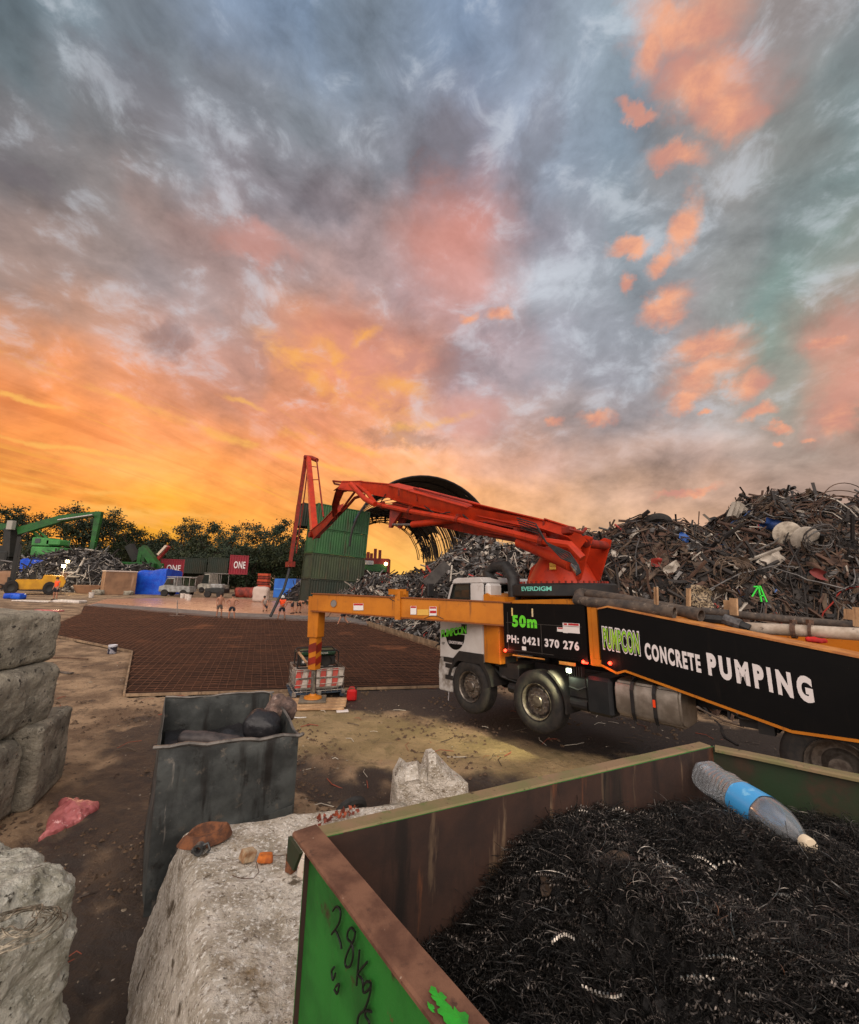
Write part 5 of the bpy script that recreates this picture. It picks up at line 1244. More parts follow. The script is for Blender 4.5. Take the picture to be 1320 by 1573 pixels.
split_build(mb, 'warning_sticker', M('sticker_amber', (220, 170, 60), rough=.5), ped, fixn=True)
# boom arms, built from photo points at distances
pv_w = TM @ pv
def BP(x, y, d): return WL(P(x, y, d))
def arm(name, pts, w, mat=redp, parent=truck, fl=True):
    """pts: list of (top, bottom) local 3-D points along the arm; box girder with flanges"""
    mb = MB(); n_ = len(pts); vs = []
    for i, (t_, b_) in enumerate(pts):
        d = (pts[min(i+1, n_-1)][0]-pts[max(i-1, 0)][0]).normalized(); s_ = d.cross((t_-b_).normalized()).normalized()*w/2
        vs += [b_-s_, b_+s_, t_+s_, t_-s_]
    fs = [(0, 1, 2, 3), (4*n_-1, 4*n_-2, 4*n_-3, 4*n_-4)]
    for i in range(n_-1):
        for k in range(4): fs.append((i*4+k, (i+1)*4+k, (i+1)*4+(k+1) % 4, i*4+(k+1) % 4))
    mb.add(vs, fs)
    if fl:
        for i in range(n_-1):
            for e in (0, 1):
                a, b = pts[i][e], pts[i+1][e]; upn = (pts[i][0]-pts[i][1]).normalized(); mb.beam(a, b, w*1.25, .025, up=upn)
    return mb.build(name, mat, parent, fixn=True)
dB = lambda t: 7.9+(16.0-7.9)*t
line_t = [(893, 822, 0), (845, 806, .10), (728, 777, .36), (636, 752, .66), (604, 744, .80), (560, 740, .93), (530, 741, 1.0)]
line_b = [(872, 852, 0), (830, 838, .10), (745, 822, .36), (650, 802, .66), (612, 792, .80), (560, 756, .93), (524, 752, 1.0)]
seg1 = [(BP(a[0], a[1], dB(a[2])), BP(b[0], b[1]-2, dB(b[2]))) for a, b in zip(line_t[:5], line_b[:5])]
# upper (first) arm is slimmer: bottom edge drawn part way
def lerp(a, b, t): return a+(b-a)*t
m1 = [(t_, lerp(t_, b_, .46)) for t_, b_ in seg1]
boom1 = arm('boom_arm', m1, .34)
m2 = [(lerp(t_, b_, .60)+bs*.03, b_+bs*.03) for t_, b_ in seg1]
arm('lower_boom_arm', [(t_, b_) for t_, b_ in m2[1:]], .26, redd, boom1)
tipm = [(BP(a[0], a[1], dB(a[2])), BP(b[0], b[1], dB(b[2]))) for a, b in zip(line_t[3:], line_b[3:])]
tipm[0] = (tipm[0][0], lerp(tipm[0][0], tipm[0][1], .5)); tipm[1] = (tipm[1][0], lerp(tipm[1][0], tipm[1][1], .45))
arm('boom_arm', tipm, .30)
def pipe(pp, r_, mat, name, parent, n=8): mb = MB(); mb.tube(pp, r_, n); return mb.build(name, mat, parent, smooth=True)
side_c = -bs if (-bs).dot(camL-pv) > 0 else bs
off = side_c*.24
pipe([BP(895, 858, 7.4), BP(880, 838, 7.6)+off*.3, BP(846, 833, 8.3)+off, BP(715, 800, dB(.39))+off, BP(640, 787, dB(.64))+off, BP(587, 776, dB(.84))+off, BP(575, 760, dB(.9))+off, BP(558, 746, dB(.95))+off], .075, redp, 'delivery_pipe', boom1)
mb = MB()
for (x, y, t_) in ((846, 833, .09), (806, 823, .17), (715, 800, .39), (640, 787, .64), (598, 779, .8)):
    c = BP(x, y, dB(t_) if t_ > .09 else 8.3)+off; mb.tube([c-bd*.05, c+bd*.05], .105, 10); mb.box(tuple(c+Vector((0, 0, .08))), (.1, .1, .14))
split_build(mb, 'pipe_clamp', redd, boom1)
pipe([BP(884, 868, 7.7)+off*.4, BP(836, 846, 8.6)+off*.4, BP(800, 832, 9.0)+off*.2], .13, redp, 'lift_cylinder', boom1, 14)
pipe([BP(894, 880, 7.55)+off*.4, BP(884, 868, 7.7)+off*.4], .055, chrome, 'cylinder_rod', boom1, 12)
pipe([BP(706, 798, dB(.44))+off*.2, BP(636, 806, dB(.62))+off*.2], .1, redp, 'fold_cylinder', boom1, 12)
pipe([BP(636, 806, dB(.62))+off*.2, BP(606, 806, dB(.72))+off*.2], .04, chrome, 'cylinder_rod', boom1, 10)
pipe([BP(548, 745, 15.4)+off, BP(570, 768, 14.6)+off, BP(586, 776, 14.2)+off], .09, redp, 'fold_cylinder', boom1, 10)
mb = MB(); tri = [BP(600, 798, dB(.74)), BP(624, 782, dB(.72)), BP(612, 780, dB(.74))]
mb.ngon3([BP(601, 811, dB(.74)), BP(604, 811, dB(.74)), BP(624, 780, dB(.72)), BP(604, 776, dB(.75))], bs*.1); mb.ngon3([BP(602, 810, dB(.74))-bs*.3, BP(605, 811, dB(.74))-bs*.3, BP(624, 780, dB(.72))-bs*.3, BP(604, 776, dB(.75))-bs*.3], bs*.08); split_build(mb, 'boom_link', redd, boom1, fixn=True)
mb = MB()
for k in range(9):
    t_ = .12+k*.075; x = 845+(620-845)*k/8*1.0; y = 812+(757-812)*k/8; c = BP(x, y, dB(.10+.6*k/8))+side_c*.175; mb.box(tuple(c), (.05, .05, .26)); 
split_build(mb, 'girder_stiffener', redd, boom1)
mb = MB()
for k, (t_, w_, h_) in enumerate(((.16, .5, .07), (.52, .12, .1), (.74, .16, .08))):
    x = 845+(636-845)*t_; y = 818+(766-818)*t_; c = BP(x, y, dB(.1+.56*t_))+side_c*.176; e_ = bd*w_*.5; u2 = (seg1[2][0]-seg1[2][1]).normalized()*h_*.5
    mb.ngon3([c-e_-u2, c+e_-u2, c+e_+u2, c-e_+u2], side_c*.004)
split_build(mb, 'decal', stick, boom1, fixn=True)
mb = MB(); mb.tube([BP(845, 808, dB(.10))+side_c*.1+Vector((0, 0, .07)), BP(728, 777, dB(.36))+side_c*.1+Vector((0, 0, .06)), BP(640, 753, dB(.66))+side_c*.1+Vector((0, 0, .05))], .03, 6); mb.build('hydraulic_pipe', redd, boom1, smooth=True)
for k, (xa, ya, ta_, xb, yb, tb_) in enumerate(((700, 788, .44, 660, 778, .6), (760, 803, .3, 720, 792, .4), (600, 760, .82, 585, 772, .86))):
    mb = MB(); A_, B_ = BP(xa, ya, dB(ta_))+side_c*.2, BP(xb, yb, dB(tb_))+side_c*.2; mb.tube([A_, A_.lerp(B_, .5)-Vector((0, 0, .18)), B_], .018, 6); mb.build('hydraulic_hose', hosem, boom1, smooth=True)
hz = []
for k in range(5):
    mb = MB(); o2 = side_c*(.2+.03*k)+Vector((0, 0, .05*k-.06)); mb.tube([BP(810, 808, dB(.15))+o2, BP(840, 818, 8.4)+o2, BP(858, 836, 7.9)+side_c*.34, BP(878-3*k, 850+2*k, 7.3)+side_c*.05, BP(888, 868, 7.1), BP(892-1.5*k, 880+k, 7.0)], .014, 6); mb.build('hydraulic_hose', hosem, boom1, smooth=True)
mb = MB(); mb.tube([BP(885, 815, 7.8)+side_c*.2, BP(895, 818, 7.6), BP(900, 812, 7.8)], .03, 6); mb.box(tuple(BP(874, 815, 7.9)), (.2, .2, .14), bev=.02); mb.build('hose_bracket', redd, boom1)
# black slots in pedestal cheek
mb = MB(); pc_ = [(884, 846), (889, 850), (907, 878), (904, 881), (898, 876), (887, 858)]
# far half of the boom: elbow, knuckle and the two thin arms over the pour
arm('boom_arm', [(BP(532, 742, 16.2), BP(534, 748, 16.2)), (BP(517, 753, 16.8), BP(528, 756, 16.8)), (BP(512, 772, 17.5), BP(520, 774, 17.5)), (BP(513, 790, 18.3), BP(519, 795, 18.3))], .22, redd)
mb = MB(); mb.tube([BP(530, 741, 16.2), BP(512, 739, 16.8), BP(514, 743, 16.9), BP(524, 745, 17)], .045, 6); mb.tube([BP(560, 760, 16.2), BP(545, 765, 16.6), BP(530, 782, 17.4), BP(512, 800, 19)], .06, 6); mb.tube([BP(548, 752, 16.2), BP(536, 768, 16.8), BP(520, 790, 18)], .05, 6); mb.build('delivery_pipe', redd, boom1)
e1 = (BP(519, 770, 17.6), BP(524, 780, 17.6)); e2 = (BP(481, 817, 23), BP(485, 828, 23))
arm('boom_arm', [(BP(522, 776, 17.6), BP(526, 784, 17.6)), (BP(500, 799, 20.4), BP(504, 808, 20.4)), (BP(481, 814, 23), BP(485, 827, 23))], .3)
pipe([BP(512, 800, 19)+Vector((0, 0, 0)), BP(492, 815, 22), BP(486, 822, 23)], .07, hosem, 'delivery_pipe', boom1, 6)
def limb(a, b, wa, wb, mat, name):   # slender arm with depth
    mb = MB(); mb.beam(a, b, wa, wa, wb, wb, up=bs); return mb.build(name, mat, truck, fixn=True)
j2 = BP(483, 822, 23); j3 = BP(472.5, 703, 30.0); j4 = BP(446, 864, 29.0)
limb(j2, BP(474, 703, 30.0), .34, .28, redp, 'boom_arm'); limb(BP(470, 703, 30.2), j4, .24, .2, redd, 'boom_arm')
pipe([BP(486.5, 706, 29.6), BP(492, 752, 26), BP(497, 794, 24)], .05, redd, 'delivery_pipe', truck, 6)
pipe([BP(474, 708, 30.6), BP(468, 760, 30.2), BP(455, 850, 29.4)], .05, redd, 'delivery_pipe', truck, 6)
mb = MB(); mb.tube([BP(468, 702, 30.1), BP(478, 703, 30), BP(487, 707, 29.6)], .16, 8); mb.tube([BP(483, 822, 23)-bs*.3, BP(483, 822, 23)+bs*.3], .16, 10)
for t_ in (.28, .7): mb.tube([j2.lerp(j3, 1-t_*.5), BP(486.5, 706, 29.6).lerp(BP(492, 752, 26), t_)], .03, 4)
mb.box(tuple(BP(446, 867, 29)), (.7, .4, .35)); split_build(mb, 'boom_knuckle', redd, truck)
# end hose hanging to the pour
eh = [BP(446, 868, 29), BP(442, 885, 28.6), BP(436, 905, 28.2), BP(426, 925, 27.8), BP(420, 938, 27.5), BP(415.5, 947, 27.3)]
pipe(eh, .09, hosem, 'end_hose', truck, 8)

# ----- things lying on the truck's deck (each its own thing)
def dk_(x, y, y0): a = LT(x, y, y0); return TM @ Vector((a[0], y0, a[1]))
grit = M('cement_pipe', (88, 76, 66), (58, 52, 48), sc=8, rough=.85, bump=.6, bsc=40, dist=.006, spots=[((120, 108, 96), 14, .58, .68)])
def dpipe(pts, r_, lb, mat=grit, flange=True, nm='steel_pipe', hollow=True, n=18):
    pp = [Vector(p) for p in pts]; t = thing(nm, lb, 'pipe', tuple(pp[0])); pl = [p-pp[0] for p in pp]
    mb = MB(); mb.tube(pl, r_, n, False); mb.tube(pl, r_*.82, n, False); 
    for e, (p, q_) in enumerate(((pl[0], pl[1]), (pl[-1], pl[-2]))):
        d = (p-q_).normalized(); mb.tube([p-d*.001, p+d*.002], r_*.82 if not hollow else r_*.1, n)
    mb.build('pipe_body', mat, t, smooth=True)
    if flange:
        mb = MB()
        for p, q_ in ((pl[-1], pl[-2]),):
            d = (q_-p).normalized(); mb.tube([p-d*.005, p+d*.16], r_*1.12, n, False); mb.tube([p-d*.004, p+d*.16], r_*.84, n, False)
            a = d.orthogonal().normalized(); b_ = d.cross(a); vs = []
            for k in range(n):
                th = 2*math.pi*k/n
                for rr_ in (r_*1.12, r_*.84): vs.append(p-d*.005+(a*math.cos(th)+b_*math.sin(th))*rr_)
            mb.add(vs, [(2*k, 2*k+1, (2*k+3) % (2*n), (2*k+2) % (2*n)) for k in range(n)])
        mb.build('pipe_collar', mat, t, smooth=True)
    return t
dpipe([dk_(890, 912, .45), dk_(887, 922, .1), dk_(905, 925, .04), dk_(960, 930, .1), dk_(1010, 937, .1), dk_(1036, 941, .1)], .085, 'thick cement crusted bent pipe ending open on the truck deck above the green lettering', hollow=True)
dpipe([dk_(890, 910, .6), dk_(960, 921, .6), dk_(1040, 937, .42), dk_(1077, 945, .34)], .085, 'second thick cement crusted pipe ending just right of the first', hollow=True)
dpipe([dk_(1078, 938, .7), dk_(1150, 946, 1.0), dk_(1320, 962, 1.2), dk_(1420, 971, 1.3)], .055, 'long thin dark pipe lying along the far side of the truck deck', flange=False, hollow=False)
dpipe([dk_(1140, 964, .6), dk_(1215, 968, .6), dk_(1330, 975, .6), dk_(1420, 981, .6)], .075, 'long pale cream pipe lying on the truck deck', M('cream_pipe', (186, 172, 156), (150, 134, 116), sc=6, rough=.6, spots=[((96, 80, 68), 11, .6, .7)]), False, hollow=False)
mb = MB()
for (xa, xb) in ((1216, 1224), (1243, 1248)):
    a, b = dk_(xa, 968.5, .6), dk_(xb, 969, .6); mb.tube([a, b], .1, 14); mb.box(tuple((a+b)/2+Vector((0, 0, .1))), (.06, .05, .07))
tag(mb.build('pipe_coupling', M('coupling_rust', (96, 70, 54), (66, 50, 42), sc=18, rough=.8)), 'rusty clamps round the pale cream pipe', 'pipe clamp')
t = thing('rubber_hose', 'short grey and black rubber hose lying before the cream pipe', 'hose', tuple(dk_(1080, 950, .5)))
o0 = dk_(1080, 950, .5)
pipe([dk_(1080, 950, .5)-o0, dk_(1105, 952, .5)-o0, dk_(1125, 955, .5)-o0, dk_(1152, 966, .5)-o0], .06, hosem, 'hose_body', t); pipe([dk_(1112, 951, .49)-o0, dk_(1138, 960, .49)-o0], .075, M('grey_sleeve', (96, 94, 94), (50, 48, 48), sc=10, rough=.6), 'hose_sleeve', t)
t = thing('red_rag', 'bright red bundle lying beside the cream pipe', 'rag', tuple(dk_(1256, 987, .5))); mb = MB(); rock(mb, (.2, .1, .06), 16, .02, 14, 3, .025); o = mb.build('rag_body', M('red_rag', (196, 32, 24), (150, 24, 22), sc=9, rough=.7), t, smooth=60); o.rotation_euler = (0, 0, ta)
timber = M('pale_timber', (186, 150, 112), (150, 116, 84), sc=4, rough=.8, streak=[((120, 90, 66), 12, .55, .7)])
for i, (xa, ya, xb, yb, y0, w_, lb) in enumerate(((1009,947,1008,902,.08,.06,'tall timber stake standing left of the first pipe mouth'), (1058,935,1058,904,.5,.06,'timber stake standing behind the two pipe mouths'), (1118,942,1117,922,.9,.09,'short pale timber offcut left of its leaning neighbour'), (1128,945,1127,919,.75,.11,'wide pale timber offcut leaning to the left beside the short one'), (1305,952,1305,936,1.0,.1,'short pale timber block second from the right edge of the deck'), (1319,963,1318,933,.8,.09,'pale timber upright at the right edge of the photo'))):
    a, b = dk_(xa, ya, y0), dk_(xb, yb, y0); mb = MB(); mb.beam(a, b, w_, .03, up=Vector((1, .3, 0))); tag(mb.build('timber_stake', timber), lb, 'timber', 'timber stakes on the truck deck')

# ------------------------------------------------------------------ props near the outrigger foot
fw_ = G(480, 1081); FZ = .12
def plankset(n_, c, L_, W_, z, rz_, gap, th=.045):
    out = []
    for k in range(n_):
        mb = MB(); mb.box((0, 0, 0), (L_*rnd(.94, 1), W_, th), bev=.006); o = mb.build('timber_board', timber); off = (k-(n_-1)/2)*(W_+gap)
        o.location = (c[0]-math.sin(rz_)*off+rnd(-.03, .03), c[1]+math.cos(rz_)*off, z); o.rotation_euler = (0, 0, rz_+rnd(-.03, .03)); out.append(o)
    return out
lb = ['nearest loose timber board under the outrigger foot', 'second loose timber board under the outrigger foot', 'third loose timber board under the outrigger foot', 'farthest loose timber board under the outrigger foot']
for o, l_ in zip(plankset(4, (fw_.x+.12, fw_.y-.16), 1.45, .15, .045, .14, .09), lb): tag(o, l_, 'board', 'timber boards under the outrigger foot')
mb = MB(); mb.box((0, 0, 0), (.62, .55, .05), bev=.01); o = mb.build('foot_pad', M('grey_pad', (120, 108, 92), (86, 78, 68), sc=5, rough=.8)); o.location = (fw_.x, fw_.y, .10); o.rotation_euler = (0, 0, .2); tag(o, 'square grey pad between the outrigger foot and the timber boards', 'pad')
mb = MB(); mb.tube([(-.16+.32*i/10, -.1*math.sin(math.pi*i/10), .03+.02*math.sin(math.pi*i/10)) for i in range(11)], .012, 6); o = mb.build('rope_handle', M('pale_rope', (200, 196, 190), rough=.6), smooth=True); q_ = G(458, 1108); o.location = (q_.x, q_.y, .05); tag(o, 'pale rope loop in front of the timber boards', 'rope')
mb = MB(); mb.box((0, 0, .01), (.26, .13, .02)); o = mb.build('white_offcut', whitet); q_ = G(526, 1093); o.location = (q_.x, q_.y, 0); o.rotation_euler = (0, 0, .3); tag(o, 'small white sheet lying right of the timber boards', 'sheet')
# pallet + cage with barrier boards + generator
pc0, pc1 = G(446, 1077), G(531, 1070); pcx = (pc0+pc1)/2; prz = math.atan2(pc1.y-pc0.y, pc1.x-pc0.x)+.0; PD = Vector((-math.sin(prz), math.cos(prz), 0))
pb_ = pcx+PD*.5
pal = thing('pallet', 'blue grey timber pallet under the tank cage with the red and white boards', 'pallet', (pb_.x, pb_.y, 0), prz)
bluew = M('blue_grey_timber', (62, 76, 92), (46, 52, 60), sc=5, rough=.8)
for k in range(5): mb = MB(); mb.box((0, -.44+.22*k, .13), (1.32, .12, .02)); mb.build('deck_board', bluew, pal)
for k in (-1, 0, 1): mb = MB(); mb.box((k*.58, 0, .07), (.1, 1.0, .09)); mb.build('bearer', bluew, pal)
cg = thing('tank_cage', 'steel cage of a cut down liquid tank holding red and white barrier boards', 'cage', (pb_.x, pb_.y, .145), prz)
galv = M('galvanised', (168, 160, 152), (130, 122, 114), sc=12, rough=.45, metal=.6); mb = MB()
for z in (.04, .2, .36, .52, .56): 
    mb.tube([(-.6, -.5, z), (.6, -.5, z), (.6, .5, z), (-.6, .5, z), (-.6, -.5, z)], .009, 6)
for i in range(9): 
    for y in (-.5, .5): mb.tube([(-.6+.15*i, y, .0), (-.6+.15*i, y, .56)], .007, 6)
for i in range(6):
    for x in (-.6, .6): mb.tube([(x, -.5+.2*i, .0), (x, -.5+.2*i, .56)], .007, 6)
for x in (-.6, 0, .6): mb.box((x, -.5, -.01), (.09, .05, .09)); mb.box((x, .5, -.01), (.09, .05, .09))
mb.build('cage_frame', galv, cg)
redw = M('barrier_red', (200, 70, 62), (176, 84, 74), sc=6, rough=.5); whw = M('barrier_white', (206, 196, 186), (176, 166, 156), sc=6, rough=.5)
for nm, y, z0, z1 in (('board_front', -.47, .36, .54), ('board_low', -.44, .12, .30)):
    bb = thing('barrier_board', 'upper red and white striped barrier board in the cage' if z0 > .3 else 'lower red and white striped barrier board in the cage', 'barrier board', (pb_.x, pb_.y, .145), prz, 'striped barrier boards')
    for c_, mt in ((0, redw), (1, whw)):
        mb = MB()
        for k in range(8):
            if k % 2 == c_: x = -.58+.145*k; mb.ngon3([(x, y, z0), (x+.145, y, z0), (x+.145+.03, y, z1), (x+.03, y, z1)], (0, .03, 0))
        split_build(mb, 'red_stripe' if c_ == 0 else 'white_stripe', mt, bb, fixn=True)
ib = thing('plastic_tank', 'white plastic tank inside the steel cage', 'tank', (pb_.x, pb_.y, .165), prz); mb = MB(); mb.box((0, .02, .22), (1.1, .84, .42), bev=.05); mb.build('tank_body', M('milky_plastic', (176, 170, 162), (140, 132, 122), sc=5, rough=.4), ib); mb = MB(); mb.lathe([(.1, .43), (.1, .46), (.0001, .47)], n=20); mb.build('tank_cap', redk, ib)
gn = thing('generator', 'green and black portable generator in a tube frame on top of the cage', 'generator', (pb_.x, pb_.y-.1, .715), prz)
mb = MB()
for y in (-.27, .27): mb.tube([(-.5, y, .0), (-.5, y, .34), (-.45, y, .4), (.45, y, .4), (.5, y, .34), (.5, y, .0), (-.5, y, .0)], .018, 8)
for x in (-.5, .5): mb.tube([(x, -.27, .02), (x, .27, .02)], .018, 8); mb.tube([(x, -.27, .36), (x, .27, .36)], .018, 8)
mb.build('tube_frame', blk2, gn, smooth=True)
gg = M('generator_green', (40, 80, 52), (28, 50, 38), sc=8, rough=.4)
mb = MB(); mb.box((.02, 0, .33), (.86, .46, .12), bev=.04); mb.build('fuel_tank', gg, gn)
mb = MB(); mb.box((-.28, 0, .15), (.32, .4, .24), bev=.02); mb.box((.2, 0, .14), (.5, .36, .22), bev=.02); mb.lathe([(.14, 0), (.14, .06), (.0001, .07)], (.2, -.25, .14), 'Y', 16); mb.build('engine', blk2, gn)
mb = MB(); mb.box((-.28, -.205, .16), (.26, .01, .18)); mb.build('control_panel', M('panel_grey', (70, 74, 74), rough=.4), gn)
for dx_ in (-.08, 0, .1): mb = MB(); mb.lathe([(.0001, -.02), (.028, -.018), (.03, 0)], (-.28+dx_, -.21, .13), 'Y', 12); mb.build('socket', stick, gn)
lettering('GENERATOR', (-.1, -.235, .31), (1, 0, 0), (0, 0, 1), .34, .045, stick, gn, 'lettering', .01, .004)
q_ = G(540, 1076); jc = thing('jerry_can', 'small red fuel can on the dirt right of the cage', 'fuel can', (q_.x, q_.y, 0), .2)
rp_ = M('red_plastic', (176, 24, 26), (150, 20, 22), sc=6, rough=.35); mb = MB(); mb.box((0, 0, .13), (.24, .17, .26), bev=.035); mb.build('can_body', rp_, jc); mb = MB(); mb.tube([(-.07, 0, .26), (-.05, 0, .31), (.04, 0, .31), (.06, 0, .26)], .014, 8); mb.build('handle', rp_, jc, smooth=True); mb = MB(); mb.tube([(.08, 0, .25), (.11, 0, .33)], .02, 8); mb.build('spout', blk2, jc, smooth=True)
mb = MB(); a, b = P(459, 1002, 10.9), P(471, 1018, 10.6); mb.beam(a, b, .05, .03); a, b = P(466, 1008, 11.2), P(472, 1017, 11.2); mb.beam(a, b, .04, .03); mb.beam(b, Vector((b.x+.1, b.y, .3)), .04, .03); tag(mb.build('timber_stake', timber), 'pale timber leaning behind the orange outrigger leg', 'timber')
# white survey peg by the front wheel
mb = MB(); q_ = G(689, 1076); mb.tube([(q_.x, q_.y, 0), (q_.x+.01, q_.y, .3)], .012, 6); mb.box((q_.x, q_.y, .27), (.09, .01, .07)); tag(mb.build('survey_peg', whitet), 'small white survey peg on the mud before the front wheel', 'peg')

# ------------------------------------------------------------------ far container stack
cont_g = M('container_green', (42, 88, 44), (34, 70, 38), sc=.6, rough=.55, streak=[((56, 60, 34), 2.2, .56, .72)], spots=[((72, 52, 34), 1.6, .64, .74)])
cont_d = M('container_olive', (56, 66, 42), (44, 50, 34), sc=.6, rough=.6, streak=[((74, 60, 40), 2.0, .56, .7)])
cont_b = M('container_dark', (34, 44, 34), (46, 46, 34), sc=.6, rough=.65, streak=[((60, 50, 36), 2.0, .56, .7)])
def container(label, loc, rz, mat, L_=6.06, group='shipping containers', lean=(0, 0), name='shipping_container', H_=2.59, W_=2.44, text=None):
    t = thing(name, label, 'container', loc, rz, group); t.rotation_euler = (lean[0], lean[1], rz)
    mb = MB(); pitch = .28; n_ = int((L_-.3)/pitch)
    def corr(p0, d, nrm, length):
        n_ = int(length/pitch); vs = []; 
        for i in range(n_):
            for f_, o_ in ((0, 0), (.26, 0), (.5, .045), (.76, .045)): vs.append((f_*pitch+i*pitch, o_))
        vs.append((n_*pitch, 0)); V_ = []
        for s_, o_ in vs:
            for z in (.16, H_-.12): V_.append(Vector(p0)+Vector(d)*(s_*length/(n_*pitch))-Vector(nrm)*o_+Vector((0, 0, z)))
        mb.add(V_, [(2*i, 2*i+2, 2*i+3, 2*i+1) for i in range(len(vs)-1)])
    h = L_/2-.08; w = W_/2-.03
    corr((-h, -w, 0), (1, 0, 0), (0, -1, 0), 2*h); corr((h, w, 0), (-1, 0, 0), (0, 1, 0), 2*h); corr((-h, w, 0), (0, -1, 0), (-1, 0, 0), 2*w)
    mb.build('corrugated_wall', mat, t)
    mb = MB(); mb.box((0, 0, H_-.05), (L_-.1, W_-.08, .04)); mb.build('roof', mat, t)
    mb = MB()
    for s_ in (-1, 1):
        mb.box((0, s_*(W_/2-.04), .08), (L_-.3, .08, .15)); mb.box((0, s_*(W_/2-.04), H_-.08), (L_-.3, .08, .1)); mb.box((s_*(L_/2-.04), 0, .08), (.08, W_-.3, .15)); mb.box((s_*(L_/2-.04), 0, H_-.08), (.08, W_-.3, .1))
        for q_ in (-1, 1): mb.box((s_*(L_/2-.07), q_*(W_/2-.07), H_/2), (.14, .14, H_-.01))
    mb.build('frame', mat, t)
    for s_ in (-1, 1):
        mb = MB(); mb.box((h-.02, s_*w/2, H_/2), (.05, w-.03, H_-.34)); 
        for k in (.25, .75): mb.tube([(h+.04, s_*w*k, .2), (h+.04, s_*w*k, H_-.2)], .02, 6)
        mb.build('door', mat, t)
    if text:
        lettering(text, (-L_*.27, -w-.045, .8), (1, 0, 0), (0, 0, 1), L_*.62, .95, whitet, t, 'lettering', .02, .02, sp=1.1)
    return t
cA = P(471, 925, 44); cB = P(552, 925, 47.4); rzc = math.atan2(cB.y-cA.y, cB.x-cA.x)
u_ = Vector((math.cos(rzc), math.sin(rzc), 0)); v_ = Vector((-u_.y, u_.x, 0)); cc_ = Vector((cA.x, cA.y, 0))+u_*3.03+v_*1.22
for k, (mt, lb) in enumerate(((cont_b, 'bottom dark mould stained container of the tall leaning stack'), (cont_d, 'second container up in the tall leaning stack, dull olive'), (cont_g, 'third container up in the tall leaning stack, mid green'), (cont_g, 'topmost bright green container of the tall leaning stack'))):
    ln = R(2.6); container(lb, (cc_.x+2.6*k*math.sin(ln), cc_.y, 2.6*k-.1-.0), rzc, mt, group='stacked green containers', lean=(0, ln))
# second column behind that carries the shelter, partly seen
container('dark green container showing behind the top of the tall stack', (cc_.x-u_.x*.2+v_.x*3.0, cc_.y+v_.y*3.0, 8.1), rzc, cont_b, group='stacked green containers', lean=(0, R(2.6)))
# far row of containers, two of them red with the shipping line's letters
crd = M('container_red', (140, 28, 42), (124, 26, 38), sc=1, rough=.5)
def far_cont(x0, x1, ybot, d, mat, lb, text=None, z0=None):
    tz_ = -ray(x0, 880).x/ray(x0, 880).y; a = P(x0, ybot, d); b = P(x1, ybot, d+(x1-x0)/660*d*tz_*.8); b.z = a.z; L_ = (b-a).length; z = a.z if z0 is None else z0; hh = {None: 2.6}.get(None)
    n_ = (b-a).to_2d().normalized(); return container(lb, ((a.x+b.x)/2-n_.y*1.2, (a.y+b.y)/2+n_.x*1.2, z), math.atan2(b.y-a.y, b.x-a.x), mat, L_, 'far row of containers', text=text)
far_cont(246, 281, 886, 62, crd, 'red container with white letters seen past the green loader arm', 'ONE')
far_cont(351, 380, 882, 58, crd, 'red container with white letters left of the grey roofed shed', 'ONE')
far_cont(273, 316, 880, 72, cont_b, 'dark green far container right of the left red one, upper')
far_cont(278, 350, 901, 74, cont_d, 'long dark green far container below the upper ones')
far_cont(318, 349, 880, 71, cont_b, 'dark green far container just left of the right red one')
# ------------------------------------------------------------------ domed shelter
CN = (-.2, 46.0, 6.0); FN = (-8.6, 78.0, 5.9); Rr = 8.1
axv = (Vector(FN)-Vector(CN)); Lx = axv.length; axu = axv.normalized(); perp = Vector((axu.y, -axu.x, 0))
sh = thing('domed_shelter', 'torn dark fabric arched shelter behind the stacked containers', 'shelter', (CN[0], CN[1], 0)); SO = Vector((CN[0], CN[1], 0))
def vp(s_, a): return Vector(CN)+axu*s_+perp*math.cos(a)*Rr+Vector((0, 0, 1))*math.sin(a)*Rr-SO
steel_d = M('shelter_steel', (40, 36, 34), rough=.6); fabd = M('torn_fabric', (26, 26, 28), (36, 34, 34), sc=1.2, rough=.7); fabb = M('blue_fabric', (40, 74, 110), (30, 50, 76), sc=.8, rough=.6)
nh = 12
for k in range(nh):
    s_ = Lx*k/(nh-1); mb = MB(); mb.tube([vp(s_, math.pi*i/26) for i in range(27)], .055 if 0 < k < nh-1 else .11, 4, False); mb.build('hoop', steel_d, sh)
for a in (0.0, .4, .8, 1.2, 1.57, 1.95, 2.35, 2.75, 3.14):
    mb = MB(); mb.tube([vp(Lx*i/8, a) for i in range(9)], .035, 4, False); mb.build('purlin', steel_d, sh)
random.seed(11)
def strip(mb, s0, s1, a0, a1, n_=8):
    vs = []; 
    for i in range(n_+1):
        t_ = i/n_; a = a0+(a1-a0)*t_; w_ = 1+.25*noise.noise(Vector((s0*3, a*4, 0)))
        for s_ in (s0, s0+(s1-s0)*w_):
            p = vp(s_, a); vs.append(p+(p+SO-Vector(CN)-axu*s_).normalized()*.09)
    mb.add(vs, [(2*i, 2*i+1, 2*i+3, 2*i+2) for i in range(n_)])
mb = MB()
s_ = 0.0
